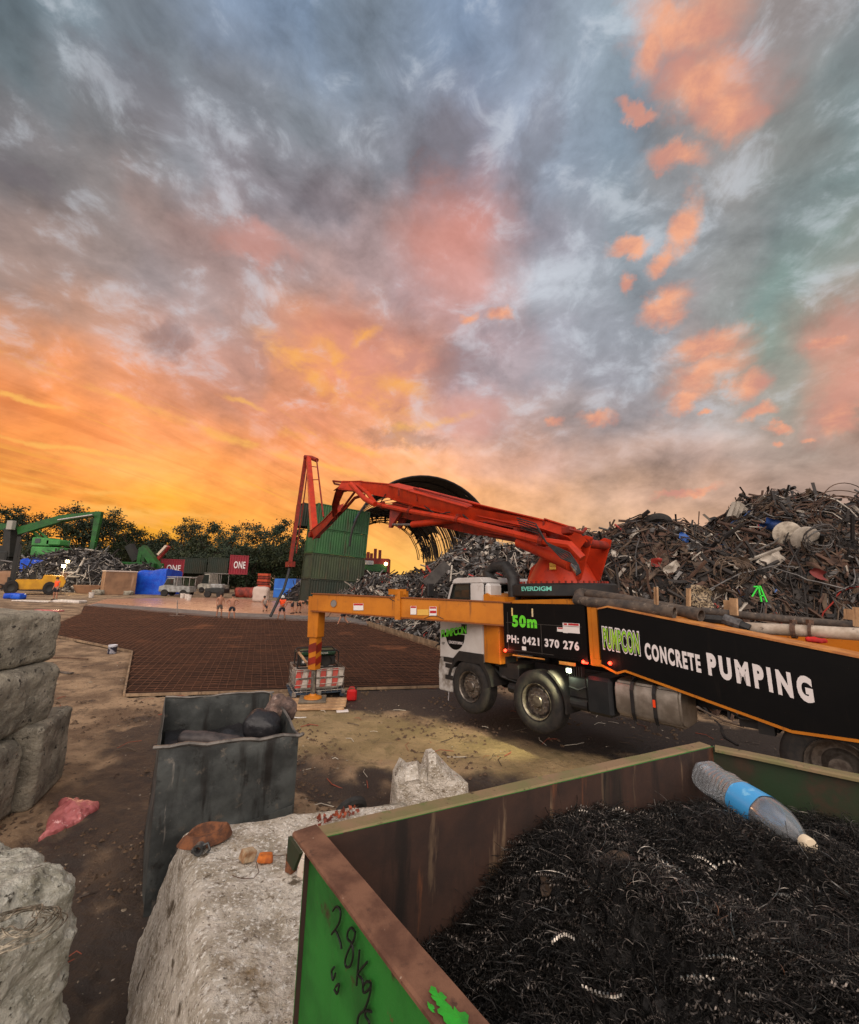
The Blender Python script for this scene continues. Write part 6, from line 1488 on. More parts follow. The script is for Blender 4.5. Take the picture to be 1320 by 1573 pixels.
while s_ < Lx:
    w_ = rnd(.35, .9); f_ = s_/Lx
    # full cover at the far third, top cover near the camera, torn strips on the right flank
    if f_ < .34:
        strip(mb, s_, s_+w_*1.1, rnd(.5, .6), rnd(2.2, 2.4), 10)
        if random.random() < .85: strip(mb, s_, s_+w_*rnd(.4, 1.0), rnd(.0, .2), .6, 10)
    elif f_ > .58:
        strip(mb, s_, s_+w_*1.1, rnd(.35, .6), rnd(2.45, 2.75), 12)
        if random.random() < .6: strip(mb, s_, s_+w_*rnd(.2, .7), 0.0, .5, 8)
    else:
        if random.random() < .85: strip(mb, s_, s_+w_*rnd(.3, .8), 0.02, rnd(.8, 1.5), 8)
    s_ += w_+rnd(.0, .05)
# close cover of the near right flank, ragged lower down
for k in range(90):
    s_ = rnd(0, Lx*.45); strip(mb, s_, s_+rnd(.1, .35), rnd(0, .2), rnd(.35, .95), 6)
for k in range(60):
    s_ = rnd(Lx*.7, Lx); strip(mb, s_, s_+rnd(.1, .3), rnd(0, .15), rnd(.3, .6), 6)
for k in range(150):   # torn ends hanging inside the far and near arches
    far_ = k < 110; s_ = Lx*(rnd(.86, 1.0) if far_ else rnd(0, .12)); a = rnd(.15, 2.75) if far_ else rnd(.15, .75); w_ = rnd(.012, .05); dr = rnd(.25, 1.1) if far_ else rnd(.3, 1.0)
    p0, p1 = vp(s_, a), vp(s_, a+w_); cx_ = Vector(CN)+axu*s_-SO; q0 = p0+(cx_-p0).normalized()*dr+Vector((0, 0, -.3*dr)); mb.add([p0, p1, q0+(p1-p0)*.6, q0], [(0, 1, 2, 3)])
for k in range(11):   # sagging inner hoops and lattice of the far end
    s_ = Lx*rnd(.66, 1.0); kr = rnd(.80, .97); tl = rnd(-.7, .7); pts = []
    for i in range(25):
        a = math.pi*(.02+.9*i/24); p = vp(s_+tl*math.sin(a*2), a); c = Vector(CN)+axu*s_-SO; pts.append(c+(p-c)*(kr+.03*noise.noise(Vector((k, i*.4, 0)))))
    mb.tube(pts, rnd(.05, .10), 4, False)
for k in range(70):
    s_ = Lx*rnd(.66, 1.0); a = rnd(.1, 2.7); a2 = a+rnd(-.12, .12); c = Vector(CN)+axu*s_-SO; mb.tube([vp(s_, a), c+(vp(s_, a2)-c)*rnd(.8, .9)], rnd(.02, .05), 3, False)
o = mb.build('torn_cover', fabd, sh); o['kind'] = 'stuff'; so_ = o.modifiers.new('th', 'SOLIDIFY'); so_.thickness = .03
mb = MB()
for k in range(5): strip(mb, k*1.0, k*1.0+.95, 2.2, 2.8, 10)
o = mb.build('blue_cover', fabb, sh); so_ = o.modifiers.new('th', 'SOLIDIFY'); so_.thickness = .03
# containers carrying the right and left foot of the shelter
for k, (s_, z, lb) in enumerate(((Lx*.12, 3.3, 'upper dark container carrying the near right foot of the shelter'), (Lx*.12, .7, 'lower dark container carrying the near right foot of the shelter'), (Lx*.75, 3.3, 'dark container carrying the far right foot of the shelter'))):
    p = Vector(CN)+axu*s_+perp*(Rr+.2); container(lb, (p.x, p.y, z), math.atan2(axu.y, axu.x), cont_b, group='containers under the shelter')

# ------------------------------------------------------------------ trees
bark = M('gum_bark', (70, 58, 46), (48, 40, 34), sc=2, rough=.9)
leafA = M('dark_gum_leaves', (38, 52, 26), (24, 34, 18), sc=.5, rough=.7); leafB = M('olive_gum_leaves', (52, 58, 28), (30, 38, 20), sc=.5, rough=.7)
def tree_mesh(seed, h, wid, mat, n_=2600, open_=.6, low=.25):
    random.seed(seed); tk_ = MB(); cr_ = MB(); tips = []
    tk_.tube([(0, 0, 0), (rnd(-.2, .2), rnd(-.2, .2), h*.3), (rnd(-.5, .5), rnd(-.4, .4), h*.55)], .2, 7, True, [.30, .22, .14])
    for k in range(9):
        a = rnd(0, 6.28); z0 = h*rnd(low, .5); e = Vector((math.cos(a)*wid*rnd(.45, 1), math.sin(a)*wid*rnd(.4, .9), h*rnd(.55, .97))); m_ = Vector((e.x*.4, e.y*.4, (z0+e.z)*.5+rnd(0, .6)))
        tk_.tube([(0, 0, z0), m_, e], .08, 5, True, [.13, .08, .03]); tips.append((e, rnd(.9, 1.6)))
        for q_ in range(3):
            e2 = e+Vector((rnd(-1, 1)*wid*.35, rnd(-1, 1)*wid*.35, rnd(-.25, .18)*h*.4)); tk_.tube([m_, e2], .03, 4); tips.append((e2, rnd(.5, 1.1)))
    for k in range(int(8*(1-open_)*4)):
        a = rnd(0, 6.28); tips.append((Vector((math.cos(a)*wid*.7*random.random(), math.sin(a)*wid*.6*random.random(), h*rnd(low, .75))), rnd(.9, 1.7)))
    for k in range(n_):
        c, r_ = random.choice(tips); d = Vector((random.gauss(0, 1), random.gauss(0, 1), random.gauss(0, .75))); p = c+d*r_*.55
        s_ = rnd(.10, .26); a = Vector((rnd(-1, 1), rnd(-1, 1), rnd(-1, 1))).normalized(); b = a.orthogonal().normalized(); cr_.add([p-a*s_, p+b*s_*.6, p+a*s_, p-b*s_*.6], [(0, 1, 2, 3)])
    return tk_.mesh('trunk', bark), cr_.mesh('crown', mat)
TM_ = [tree_mesh(1, 12, 4.2, leafA, 3000, .5), tree_mesh(2, 13, 3.8, leafA, 2400, .8, .35), tree_mesh(3, 10.5, 4.6, leafB, 3600, .2, .1), tree_mesh(4, 14, 4.0, leafA, 2600, .75, .4)]
TB = [tree_mesh(5, 8, 4.6, leafA, 4200, .0, .02), tree_mesh(6, 7.2, 5.0, leafB, 4200, .0, .02)]
def tree(k, x, y, d, s_, lb, pool, grp, nm='gum_tree', cat='tree'):
    p = P(x, y, d); t = thing(nm, lb, cat, (p.x, p.y, 0), rnd(0, 6.28), grp); t.scale = (s_, s_, s_)
    a, b = pool[k]; link('trunk', a, t); link('crown', b, t)
hts = {0: 12.8, 1: 13.6, 2: 11.3, 3: 14.6}
tops = [(-30, 785, 2, 'tree at the far left edge behind the green loader'), (12, 782, 1, 'open crowned tree left of the green loader arm'), (38, 786, 3, 'thin topped tree at the left edge of the photo'), (118, 774, 0, 'broad tallest tree rising above the green loader arm'), (145, 780, 2, 'dense tree right behind the loader arm elbow'), (176, 800, 1, 'narrow tree just right of the loader arm'), (198, 806, 0, 'low rounded tree between the loader arm and the sunset gap'),
        (232, 812, 2, 'low tree in the sunset gap'), (272, 800, 3, 'spiky open tree above the left red container'), (290, 806, 1, 'smaller tree to the right of the spiky open one'), (322, 818, 2, 'low dense tree between the two open groups'), (350, 806, 1, 'open round crowned tree above the right red container'), (365, 803, 0, 'second open crowned tree above the right red container'), (408, 800, 3, 'large airy tree left of the red boom tip'), (430, 808, 1, 'airy tree just behind the hanging boom hose'), (448, 815, 2, 'dense tree behind the container stack edge'), (210, 818, 2, 'small bushy tree beneath the bright sunset glow')]
for x, y, k, lb in tops:
    d = rnd(84, 96); z = P(x, y-4, d).z; tree(k, x, 880, d, z/hts[k]*1.03, lb, TM_, 'tall trees on the left horizon')
random.seed(23)
ord_ = ['first','second','third','fourth','fifth','sixth','seventh','eighth','ninth','tenth','eleventh','twelfth','thirteenth','fourteenth','fifteenth','sixteenth','seventeenth','eighteenth']
for i in range(18):
    x = -40+i*30; d = rnd(76, 84); z = P(x, 834+rnd(-7, 6), d).z; k = i % 2
    tree(k, x, 880, d, z/(8.8 if k == 0 else 8.0), '%s dark bushy tree from the left in the low belt below the tall crowns' % ord_[i], TB, 'low belt of bushy trees', 'bushy_tree', 'tree')
random.seed(5)
mb = MB(); 
for k in range(9000):
    x = rnd(-70, 500); d = rnd(86, 98); p = P(x, rnd(845, 880), d); s_ = rnd(.3, .7); a = Vector((rnd(-1, 1), rnd(-.4, .4), rnd(-1, 1))).normalized(); b = a.cross(Vector((0, 1, 0))).normalized(); mb.add([p-a*s_, p+b*s_*.7, p+a*s_, p-b*s_*.7], [(0, 1, 2, 3)])
tag(mb.build('undergrowth', leafA), 'dark mass of scrub filling in beneath the far trees', 'undergrowth', kind='stuff')

# ------------------------------------------------------------------ machines and things on the left
gloader = M('loader_green', (28, 88, 30), (22, 66, 24), sc=1, rough=.5); gdark = M('machine_dark', (28, 30, 28), (40, 38, 34), sc=1, rough=.6)
HO = P(15, 912, 57); HO.z = 0; hd = thing('material_handler', 'green scrap handler with a long raised arm at the left edge', 'material handler', tuple(HO))
D1 = HO.y
def HP(x, y, d=D1): return P(x, y, d)-HO
mb = MB(); mb.beam(HP(-60, 806), HP(20, 810), .9, 1.0, .9, .8); mb.beam(HP(30, 816), HP(95, 797), .7, 1.0, .7, .9); mb.beam(HP(94, 797), HP(152, 789), .7, .9, .5, .55); mb.build('main_arm', gloader, hd, fixn=True)
mb = MB(); mb.beam(HP(153, 786), HP(138, 866), .5, .85, .4, .4, up=Vector((1, 0, 0))); mb.build('stick', gloader, hd, fixn=True)
mb = MB(); mb.tube([HP(35, 822), HP(62, 806)], .16, 8); mb.tube([HP(95, 800)+Vector((0, -.6, 0)), HP(148, 792)+Vector((0, -.6, 0))], .14, 8); mb.build('cylinder', chrome, hd, smooth=True)
mb = MB(); mb.beam(HP(20, 812), HP(18, 856), 1.6, .9, 1.6, .9, up=Vector((1, 0, 0))); mb.build('riser', gdark, hd, fixn=True)
mb = MB(); mb.box(HP(26, 808)+Vector((0, -.8, 0)), (.75, .6, 1.2), bev=.05); mb.build('counter_plate', M('pale_box', (150, 146, 136), rough=.5), hd)
mb = MB(); mb.box(HP(0, 868), (3.0, 2, 3.6), bev=.15); mb.box(HP(12, 850), (1.6, 1.5, 2.0), bev=.15); mb.box(HP(0, 900), (3.4, 3.0, 1.2), bev=.2); mb.build('machine_body', gdark, hd)
def grabber(c, s_, par):
    for k in range(5):
        a = 2*math.pi*k/5; dv = Vector((math.cos(a), math.sin(a), 0)); mb = MB(); mb.tube([c, c+dv*.7*s_+Vector((0, 0, -.4*s_)), c+dv*.9*s_+Vector((0, 0, -1.1*s_)), c+dv*.2*s_+Vector((0, 0, -1.8*s_))], .14*s_, 5, True, [.16*s_, .2*s_, .16*s_, .03*s_]); mb.build('claw', gdark, par)
grabber(HP(136, 868), 1.0, hd)
h2 = thing('small_excavator', 'green excavator cab and thin boom behind the left scrap pile', 'excavator', tuple(P(75, 880, 58))); H2 = P(75, 880, 58)
hp2 = lambda x, y, d=58: P(x, y, d)-H2
gl2 = M('excavator_green', (70, 140, 70), (50, 110, 54), sc=1, rough=.5)
mb = MB(); mb.box(hp2(72, 833), (2.4, 2, 1.1), bev=.1); mb.box(hp2(90, 834), (1.8, 2, .8), bev=.15); mb.box(hp2(78, 850), (3.5, 2.4, 1.6), bev=.15); mb.build('machine_body', gl2, h2)
mb = MB(); mb.box(hp2(68.5, 831.5)+Vector((0, -1.02, 0)), (.7, .06, .6)); mb.build('cab_window', glassm, h2)
mb = MB(); mb.beam(hp2(45, 812), hp2(66, 830), .25, .3); mb.beam(hp2(55, 812), hp2(72, 826), .2, .2); mb.build('boom', gl2, h2)
for nm, pts, lb in (('crane_leg', [(218,841),(212,873)], 'green A shaped frame of a machine standing beyond the brown blocks'),):
    A0_ = P(228, 876, 60); t = thing('green_crusher', lb, 'machine', tuple(A0_)); q = lambda x, y: P(x, y, 60)-A0_
    for a, b, w_ in (((218,841),(213,871),.5), ((219,841),(246,876),.9), ((219,845),(222,874),.4)): mb = MB(); mb.beam(q(*a), q(*b), w_, w_); mb.build('frame_leg', gloader, t)
    mb = MB(); mb.box(q(216, 872), (5, 2.5, 1.4), bev=.1); mb.build('base_box', gloader, t)
    mb = MB(); mb.beam(q(252, 838)+Vector((0, 1, 0)), q(224, 874)+Vector((0, 1, 0)), .55, .55, .3, .3); mb.build('red_jib', M('jib_red', (150, 50, 44), rough=.5), t)
    mb = MB(); mb.beam(q(240, 852)+Vector((0, .4, 0)), q(253, 838)+Vector((0, .4, 0)), .3, .3); mb.build('pale_jib', M('jib_pale', (190, 170, 150), rough=.5), t)
    mb = MB(); mb.beam(q(184, 836)+Vector((0, 2, 0)), q(196, 860)+Vector((0, 2, 0)), .9, .9); mb.build('short_arm', gdark, t)
# forklift
yel = M('forklift_yellow', (206, 150, 26), (180, 128, 28), sc=1, rough=.45)
fk0 = G(45, 913); fk = thing('forklift', 'large yellow forklift with dark mast facing left', 'forklift', (fk0.x, fk0.y, 0), .72); fk.scale = (.76, 1, 1); 
sc_ = fk0.y/660
def fq(x, y, oy=0.0): return Vector(((x-45)*sc_*1.0, oy, (913-y)*sc_+(x-45)*.0))
mb = MB(); mb.prism([(fq(22, 0).x, .9), (fq(22, 0).x, 1.5), (fq(60, 0).x, 1.55), (fq(62, 0).x, 2.0), (fq(92, 0).x, 1.95), (fq(97, 0).x, 1.4), (fq(94, 0).x, .8), (fq(70, 0).x, .55), (fq(30, 0).x, .5)], -1.1, 1.1); mb.build('chassis', yel, fk, fixn=True, bevel=.06)
mb = MB(); X = lambda x: (x-45)*sc_
for y in (-.9, .9): mb.beam((X(30), y, 1.5), (X(40), y, 3.6), .1, .1); mb.beam((X(60), y, 1.5), (X(58), y, 3.6), .1, .1); mb.beam((X(36), y, 3.6), (X(60), y, 3.6), .1, .1)
mb.box((X(49), 0, 3.65), (1.9, 1.9, .08)); mb.build('overhead_guard', gdark, fk)
mb = MB()
for y in (-.5, .5): mb.box((X(16), y, 3.0), (.35, .25, 5.6)); mb.box((X(20), y, 2.6), (.25, .2, 4.8))
for z in (.8, 2.2, 3.8, 5.4): mb.box((X(17), 0, z), (.3, 1.2, .2))
mb.box((X(12), 0, 1.2), (.2, 1.8, 1.0)); mb.build('mast', gdark, fk)
mb = MB(); mb.box((X(46), 0, 1.75), (.7, .8, .5), bev=.05); mb.box((X(50), 0, 2.2), (.15, .7, .7), bev=.05); mb.build('seat', gdark, fk)
for x, r_ in ((X(18), .72), (X(73), .68)):
    for y in (-1.15, 1.15):
        wh = bpy.data.objects.new('wheel', None); COL.objects.link(wh); wh.parent = fk; wh.location = (x, y, r_)
        mb = MB(); mb.lathe([(r_*.5, -.2), (r_*.92, -.2), (r_, -.12), (r_, .12), (r_*.92, .2), (r_*.5, .2), (r_*.5, -.2)], axis='Y', n=24); mb.build('tyre', rubber, wh, smooth=True)
        mb = MB(); mb.lathe([(.0001, -.12), (r_*.3, -.12), (r_*.5, -.16), (r_*.5, .16), (.0001, .12)], axis='Y', n=20); mb.build('rim', gdark, wh, smooth=True)
# work light mast, lit
lt0 = G(92, 912); tl = thing('work_light', 'lit white work lamp on a thin stand in front of the blue tarpaulin', 'work light', (lt0.x, lt0.y, 0)); sL = lt0.y/660
mb = MB(); mb.tube([(0, 0, 0), (0, 0, 2.9)], .05, 6)
for k in range(3): a = 2.1*k; mb.tube([(0, 0, .9), (math.cos(a)*.7, math.sin(a)*.7, 0)], .03, 5)
mb.build('stand', galv, tl)
hot = M('lamp_glow', (255, 236, 190), emit=((255, 224, 160), 28.0))
for x, z in ((0, 3.0), (.35, 3.5)):
    mb = MB(); mb.box((x, -.1, z), (.34, .12, .26)); mb.build('lamp_head', hot, tl); li = bpy.data.lights.new('lamp_light', 'POINT'); li.energy = 260; li.color = (1, .84, .55); li.shadow_soft_size = .15; lo = bpy.data.objects.new('lamp_light', li); COL.objects.link(lo); lo.parent = tl; lo.location = (x, -.45, z)
# blue tarpaulins, brown concrete bays
bluet = M('blue_tarp', (22, 62, 170), (30, 88, 200), sc=1.3, rough=.35, bump=.5, bsc=2.5, dist=.15)
def draped(x0, x1, yt, yb, d, depth, lb, tilt=0.0, seed=1):
    a, b = P(x0, yb, d), P(x1, yb, d); zt = P((x0+x1)/2, yt, d).z; z0 = 0; a.z = b.z = z0; w = (b-a).length; mb = MB(); n_ = 14; vs = []
    uu = (b-a).normalized(); vv = Vector((-uu.y, uu.x, 0)); h = zt-z0
    prof = [(0, 0), (.02, .55), (.0, .96), (.12, 1.03), (.5, 1.0), (.9, .97), (1, .9), (1, 0)]
    for i in range(n_+1):
        t_ = i/n_
        for (q_, z_) in prof:
            p = uu*(w*t_)+vv*(q_*depth)+Vector((0, 0, z_*h*(1+tilt*(t_-.5)))); p += noise.noise_vector(p*.8+Vector((seed, 0, 0)))*.16*(1 if z_ > 0 else 0); vs.append(p)
    m_ = len(prof); mb.add(vs, [(i*m_+k, (i+1)*m_+k, (i+1)*m_+k+1, i*m_+k+1) for i in range(n_) for k in range(m_-1)]+[tuple(range(m_))[::-1], tuple(range(n_*m_, n_*m_+m_))])
    o = mb.build('blue_tarpaulin', bluet, smooth=50); o.location = a; return tag(o, lb, 'tarpaulin', 'blue tarpaulins over the stores')
draped(27, 88, 859, 890, 53, 3, 'darker blue tarpaulin cover behind the forklift', seed=1)
draped(112, 160, 872, 896, 55, 3, 'low blue tarpaulin between two brown blocks', -.2, 2)
draped(208, 252, 876, 905, 52, 3.5, 'bright blue crumpled tarpaulin cover at the right end of the brown blocks', .1, 3)
draped(138, 156, 880, 893, 54, 2, 'small bright blue tarpaulin peeping over the long trough', .0, 4)
brownc = M('brown_concrete', (138, 104, 78), (112, 84, 64), sc=.8, rough=.85, bump=.3, bsc=5, spots=[((92, 66, 50), .9, .56, .72)], streak=[((156, 124, 98), 1.5, .6, .74)])
palec = M('pale_cap', (176, 158, 146), rough=.8)
def bay(x0, x1, yt, yb, d, depth, lb, ins=.0, cap=True):
    a, b = G(x0, yb), G(x1, yb); sx = d/a.y if False else 1; zt = P((x0+x1)/2, yt, a.y).z; w = (b-a).length; t = thing('concrete_tank', lb, 'concrete tank', ((a.x+b.x)/2, (a.y+b.y)/2, 0), math.atan2(b.y-a.y, b.x-a.x), 'brown concrete tanks')
    mb = MB(); mb.prism([(-w/2+ins, 0), (-w/2, zt-.12), (w/2, zt-.12), (w/2-ins, 0)], 0, depth); mb.build('tank_wall', brownc, t, fixn=True, bevel=.05)
    if cap: mb = MB(); mb.box((0, depth/2, zt-.06), (w+.1, depth+.1, .14), bev=.03); mb.build('tank_rim', palec, t)
bay(90, 128, 879, 909, 50, 2.6, 'reddish brown tank at the left end of the row')
bay(158, 207, 877, 914, 50, 3, 'largest brown concrete tank in the middle of the row')
bay(205, 220, 884, 911, 50, 3, 'narrow brown tank directly right of the largest one')
bay(218, 229, 893, 909, 50, 2, 'smallest brown tank at the right end of the row')
bay(128, 158, 886, 904, 50, 2.5, 'pale brown tank behind the low trough')
bay(112, 154, 898, 912, 50, 1.4, 'low pale trough with sloping ends in front of the tanks', .35, False)
# small trucks right of the tarps
def ute(px, py, wpx, lb, body_m, seed, rz_=0.0, h_=2.1):
    p = G(px, py); s_ = p.y/660; L_ = wpx*s_; t = thing('work_truck', lb, 'truck', (p.x, p.y, 0), rz_, 'small work trucks beyond the pour'); dk2 = gdark
    mb = MB(); mb.prism([(-L_/2, .5), (-L_/2, 1.1), (-L_*.36, 1.25), (-L_*.26, h_), (-L_*.02, h_), (0, 1.2), (L_/2, 1.15), (L_/2, .5)], -.9, .9); mb.build('body', body_m, t, fixn=True, bevel=.05)
    mb = MB(); mb.prism([(-L_*.34, 1.3), (-L_*.25, h_-.12), (-L_*.05, h_-.12), (-L_*.04, 1.3)], -.93, .93); mb.build('window', glassm, t, fixn=True)
    mb = MB(); mb.tube([(L_*.05, -.8, 1.2), (L_*.05, -.8, h_+.1), (L_*.05, .8, h_+.1), (L_*.05, .8, 1.2)], .04, 5); mb.tube([(L_*.45, -.8, 1.2), (L_*.45, -.8, h_), (L_*.45, .8, h_), (L_*.45, .8, 1.2)], .04, 5); mb.tube([(-L_*.3, -.7, h_+.1), (L_*.5, -.7, h_+.1)], .04, 5); mb.tube([(-L_*.3, .7, h_+.1), (L_*.5, .7, h_+.1)], .04, 5); mb.build('ladder_rack', galv, t)
    for x in (-L_*.3, L_*.3):
        for y in (-.9, .9): mb = MB(); mb.lathe([(.0001, -.1), (.2, -.1), (.36, -.12), (.4, -.05), (.4, .1), (.0001, .1)], (x, y, .4), 'Y', 16); mb.build('wheel', rubber, t, smooth=True)
    return t
silver = M('ute_silver', (150, 150, 146), (110, 108, 104), sc=3, rough=.4); cream = M('ute_cream', (170, 164, 150), (120, 116, 108), sc=3, rough=.5)
ute(272, 916, 44, 'silver work truck with ladder rack right of the blue tarpaulin', silver, 1, .1); ute(327, 911, 40, 'cream work truck with racks parked below the left green container', cream, 2, -.2, 2.6)
mb = MB(); 
t = thing('loaded_trailer', 'dark trailer with equipment parked in front of the cream work truck', 'trailer', tuple(G(333, 918)), 0); mb.box((0, 0, .8), (2.2, 1.5, .5), bev=.05); mb.build('tray', gdark, t)
for x in (-.7, .7): mb = MB(); mb.lathe([(.0001, 0), (.36, 0), (.4, .1), (.4, .25), (.0001, .25)], (x, -.95, .4), 'Y', 14); mb.build('wheel', rubber, t)
mb = MB(); mb.box((0, 0, 1.3), (1.4, .9, .5), bev=.1); mb.build('machinery', silver, t)
# yellow telehandler jib leaning, shed with conveyor, red pallets, blue bin
t = thing('jib_crane', 'small yellow crane with a long pale jib pointing up to the right', 'crane', tuple(G(296, 900))); o_ = G(296, 900); q = lambda x, y: P(x, y, o_.y)-o_
mb = MB(); mb.beam(q(300, 877), q(345, 857), .3, .3, .15, .15); mb.build('jib', M('pale_jib', (190, 160, 110), rough=.5), t); mb = MB(); mb.box(q(296, 880), (2.2, 1.5, 1.1), bev=.15); mb.beam(q(285, 875), q(305, 888), .5, .6); mb.build('machine_body', yel, t)
o_ = G(400, 905); t = thing('conveyor_shed', 'grey shed with pale gable and black sloping conveyor beside the stack', 'shed', (o_.x, o_.y, 0)); q = lambda x, y: P(x, y, o_.y)-Vector((o_.x, o_.y, 0))
mb = MB(); a, b = q(380, 886), q(398, 886); mb.prism([(a.x, 0), (a.x, q(380, 872).z), (b.x, q(398, 870).z), (b.x, 0)], 0, 4); mb.build('wall', palec, t, fixn=True)
mb = MB(); mb.beam(q(377, 868)+Vector((0, 2, 0)), q(400, 865)+Vector((0, 2, 0)), 5, .25); mb.beam(q(399, 866)+Vector((0, 1, 0)), q(440, 891)+Vector((0, 1, 0)), 2, .9); mb.build('roof', gdark, t)
mb = MB(); mb.box(q(386, 896), (2.4, 2, 1.8)); mb.build('green_bin', gloader, t)
rd = M('red_brown_stack', (150, 56, 40), (96, 40, 32), sc=2, rough=.7)
o_ = G(404, 912); t = thing('crate_stack', 'stack of orange red crates beside the blue container', 'crates', (o_.x, o_.y, 0))
for k in range(7): mb = MB(); mb.box((rnd(-.1, .1), 0, .22+k*.42), (1.5, 1.2, .34), bev=.03); mb.build('crate', rd if k % 2 else M('crate_orange', (196, 80, 50), rough=.6), t)
o_ = G(433, 920); 
bx = thing('blue_container', 'bright blue open container left of the tall container stack', 'container', (o_.x, o_.y+1, 0), .03); mb = MB(); s_ = (o_.y+1)/660
mb.prism([(-17.5*s_, .1), (-17*s_, 29*s_), (15*s_, 30*s_), (15*s_, .1)], 0, 2.2)
mb.build('container_body', M('bright_blue', (40, 108, 196), (34, 90, 176), sc=1, rough=.5), bx, fixn=True); mb = MB(); mb.box((-1*s_, -.03, 14*s_), (31*s_, .06, .12)); mb.build('rail', M('pale_blue', (80, 140, 210), rough=.5), bx)
# red equipment beyond the stack seen through the shelter
o_ = P(590, 889, 56); t = thing('red_plant', 'red machinery with upright pipes and two lamps seen through the shelter', 'machinery', (o_.x, o_.y, 0)); q = lambda x, y: P(x, y, 56)-Vector((o_.x, o_.y, 0))
rdm = M('plant_red', (130, 40, 34), (96, 32, 28), sc=1, rough=.6)
mb = MB(); mb.box(q(566, 872), (5.5, 2, 2.4), bev=.1); mb.build('machine_body', rdm, t)
for x, y in ((555,845),(561,850),(566,848),(571,850),(577,843),(584,845)): mb = MB(); a = q(x, y); b = q(x-1, 868); mb.beam(a, b, .35, .35); mb.build('upright_pipe', rdm, t)
mb = MB(); mb.box(q(577, 873)+Vector((0, -1.3, 0)), (3.2, .4, 1.0), bev=.1); mb.build('green_hood', cont_g, t); mb = MB(); mb.box(q(568, 866)+Vector((0, -1.35, 0)), (1.4, .3, .7), bev=.1); mb.build('windscreen', M('pale_screen', (160, 160, 160), rough=.3), t)
for x in (557.5, 595): mb = MB(); c = q(x, 867)+Vector((0, -1.8, 0)); mb.lathe([(.0001, -.06), (.22, 0), (.22, .08)], c, 'Y', 12); mb.build('headlamp', M('headlamp', (255, 220, 160), emit=((255, 210, 140), 12.0)), t)
# small things on the ground at the left
def blob(x, y, dims, mat, lb, nm, cat, amp=.06, seed=2, rz_=0.0):
    mb = MB(); rock(mb, dims, 16, amp, 2.5, seed, min(dims)*.35); o = mb.build(nm, mat, smooth=60); p = G(x, y); o.location = (p.x, p.y, -.02); o.rotation_euler = (0, 0, rz_); tag(o, lb, cat)
blob(22, 920, (1.5, .8, .5), bluet, 'small blue bundle on the ground before the forklift', 'blue_bundle', 'bundle', .1)
blob(53, 924, (3.0, .8, .12), whw, 'flat pale sheet lying on the ground below the forklift', 'pale_sheet', 'sheet')
blob(107, 926, (2.2, .9, .25), whw, 'crumpled white plastic near the corner of the wet concrete', 'white_plastic', 'plastic')
blob(75, 939, (1.6, .5, .12), pk_, 'pink plastic scraps beside the reinforcing mesh', 'pink_scraps', 'plastic')
blob(8, 905, (2.4, 1.2, 2.2), brownc, 'brown drum shaped lump at the left edge in front of the forklift mast', 'brown_lump', 'lump')
for i, (x, y) in enumerate(((280, 919), (287, 920), (140, 918), (290, 922))):
    p = G(x, y); mb = MB(); mb.lathe([(.0001, 0), (.2, 0), (.24, .5), (.26, .52), (.22, .5), (.0001, .46)], n=16); o = mb.build('bucket', whw, smooth=True); o.location = (p.x, p.y, 0); tag(o, ('white bucket left of its twin below the silver work truck', 'white bucket right of its twin below the silver work truck', 'white bucket standing alone before the largest brown tank', 'nearest white bucket on the edge of the wet concrete')[i], 'bucket', 'white buckets')
for i, (x, y, s_) in enumerate(((150, 914, .8), (156, 913, .6), (197, 914, .7), (163, 912, .9))):
    blob(x, y, (s_*1.3, s_, s_*.7), conc_d, ('leftmost grey boulder before the brown tanks', 'small boulder second from left before the brown tanks', 'boulder at the right foot of the largest brown tank', 'largest boulder before the trough and tank')[i], 'boulder', 'boulder', .12, i+2.0)
blob(316, 905, (3.5, 2, 2.2), M('dark_rubble', (70, 56, 46), (48, 40, 34), sc=2, rough=.9, bump=.8, bsc=5), 'dark rubble heap beside the cream work truck', 'rubble_heap', 'rubble', .3, 5)
blob(365, 900, (5.5, 2.5, 2.0), M('brown_rubble', (80, 62, 50), (52, 42, 36), sc=2, rough=.9, bump=.8, bsc=5), 'brown rubble heap below the right red container', 'rubble_heap', 'rubble', .3, 8)
blob(383, 918, (3.2, 1.6, 1.2), rd, 'low heap of reddish timber below the crate stack', 'timber_heap', 'timber', .2, 4)
blob(400, 925, (1.6, 1.0, 1.6), palec, 'pale grey block beside the blue container', 'pale_block', 'block', .05, 7)
# narrow screed pole on the wet concrete
p = G(272, 946); mb = MB(); mb.tube([(p.x, p.y, 0), (p.x-.1, p.y, 1.0)], .03, 5); mb.box((p.x, p.y, .02), (1.0, .1, .04)); tag(mb.build('screed_tool', galv), 'long handled screed tool standing on the wet concrete', 'screed tool')

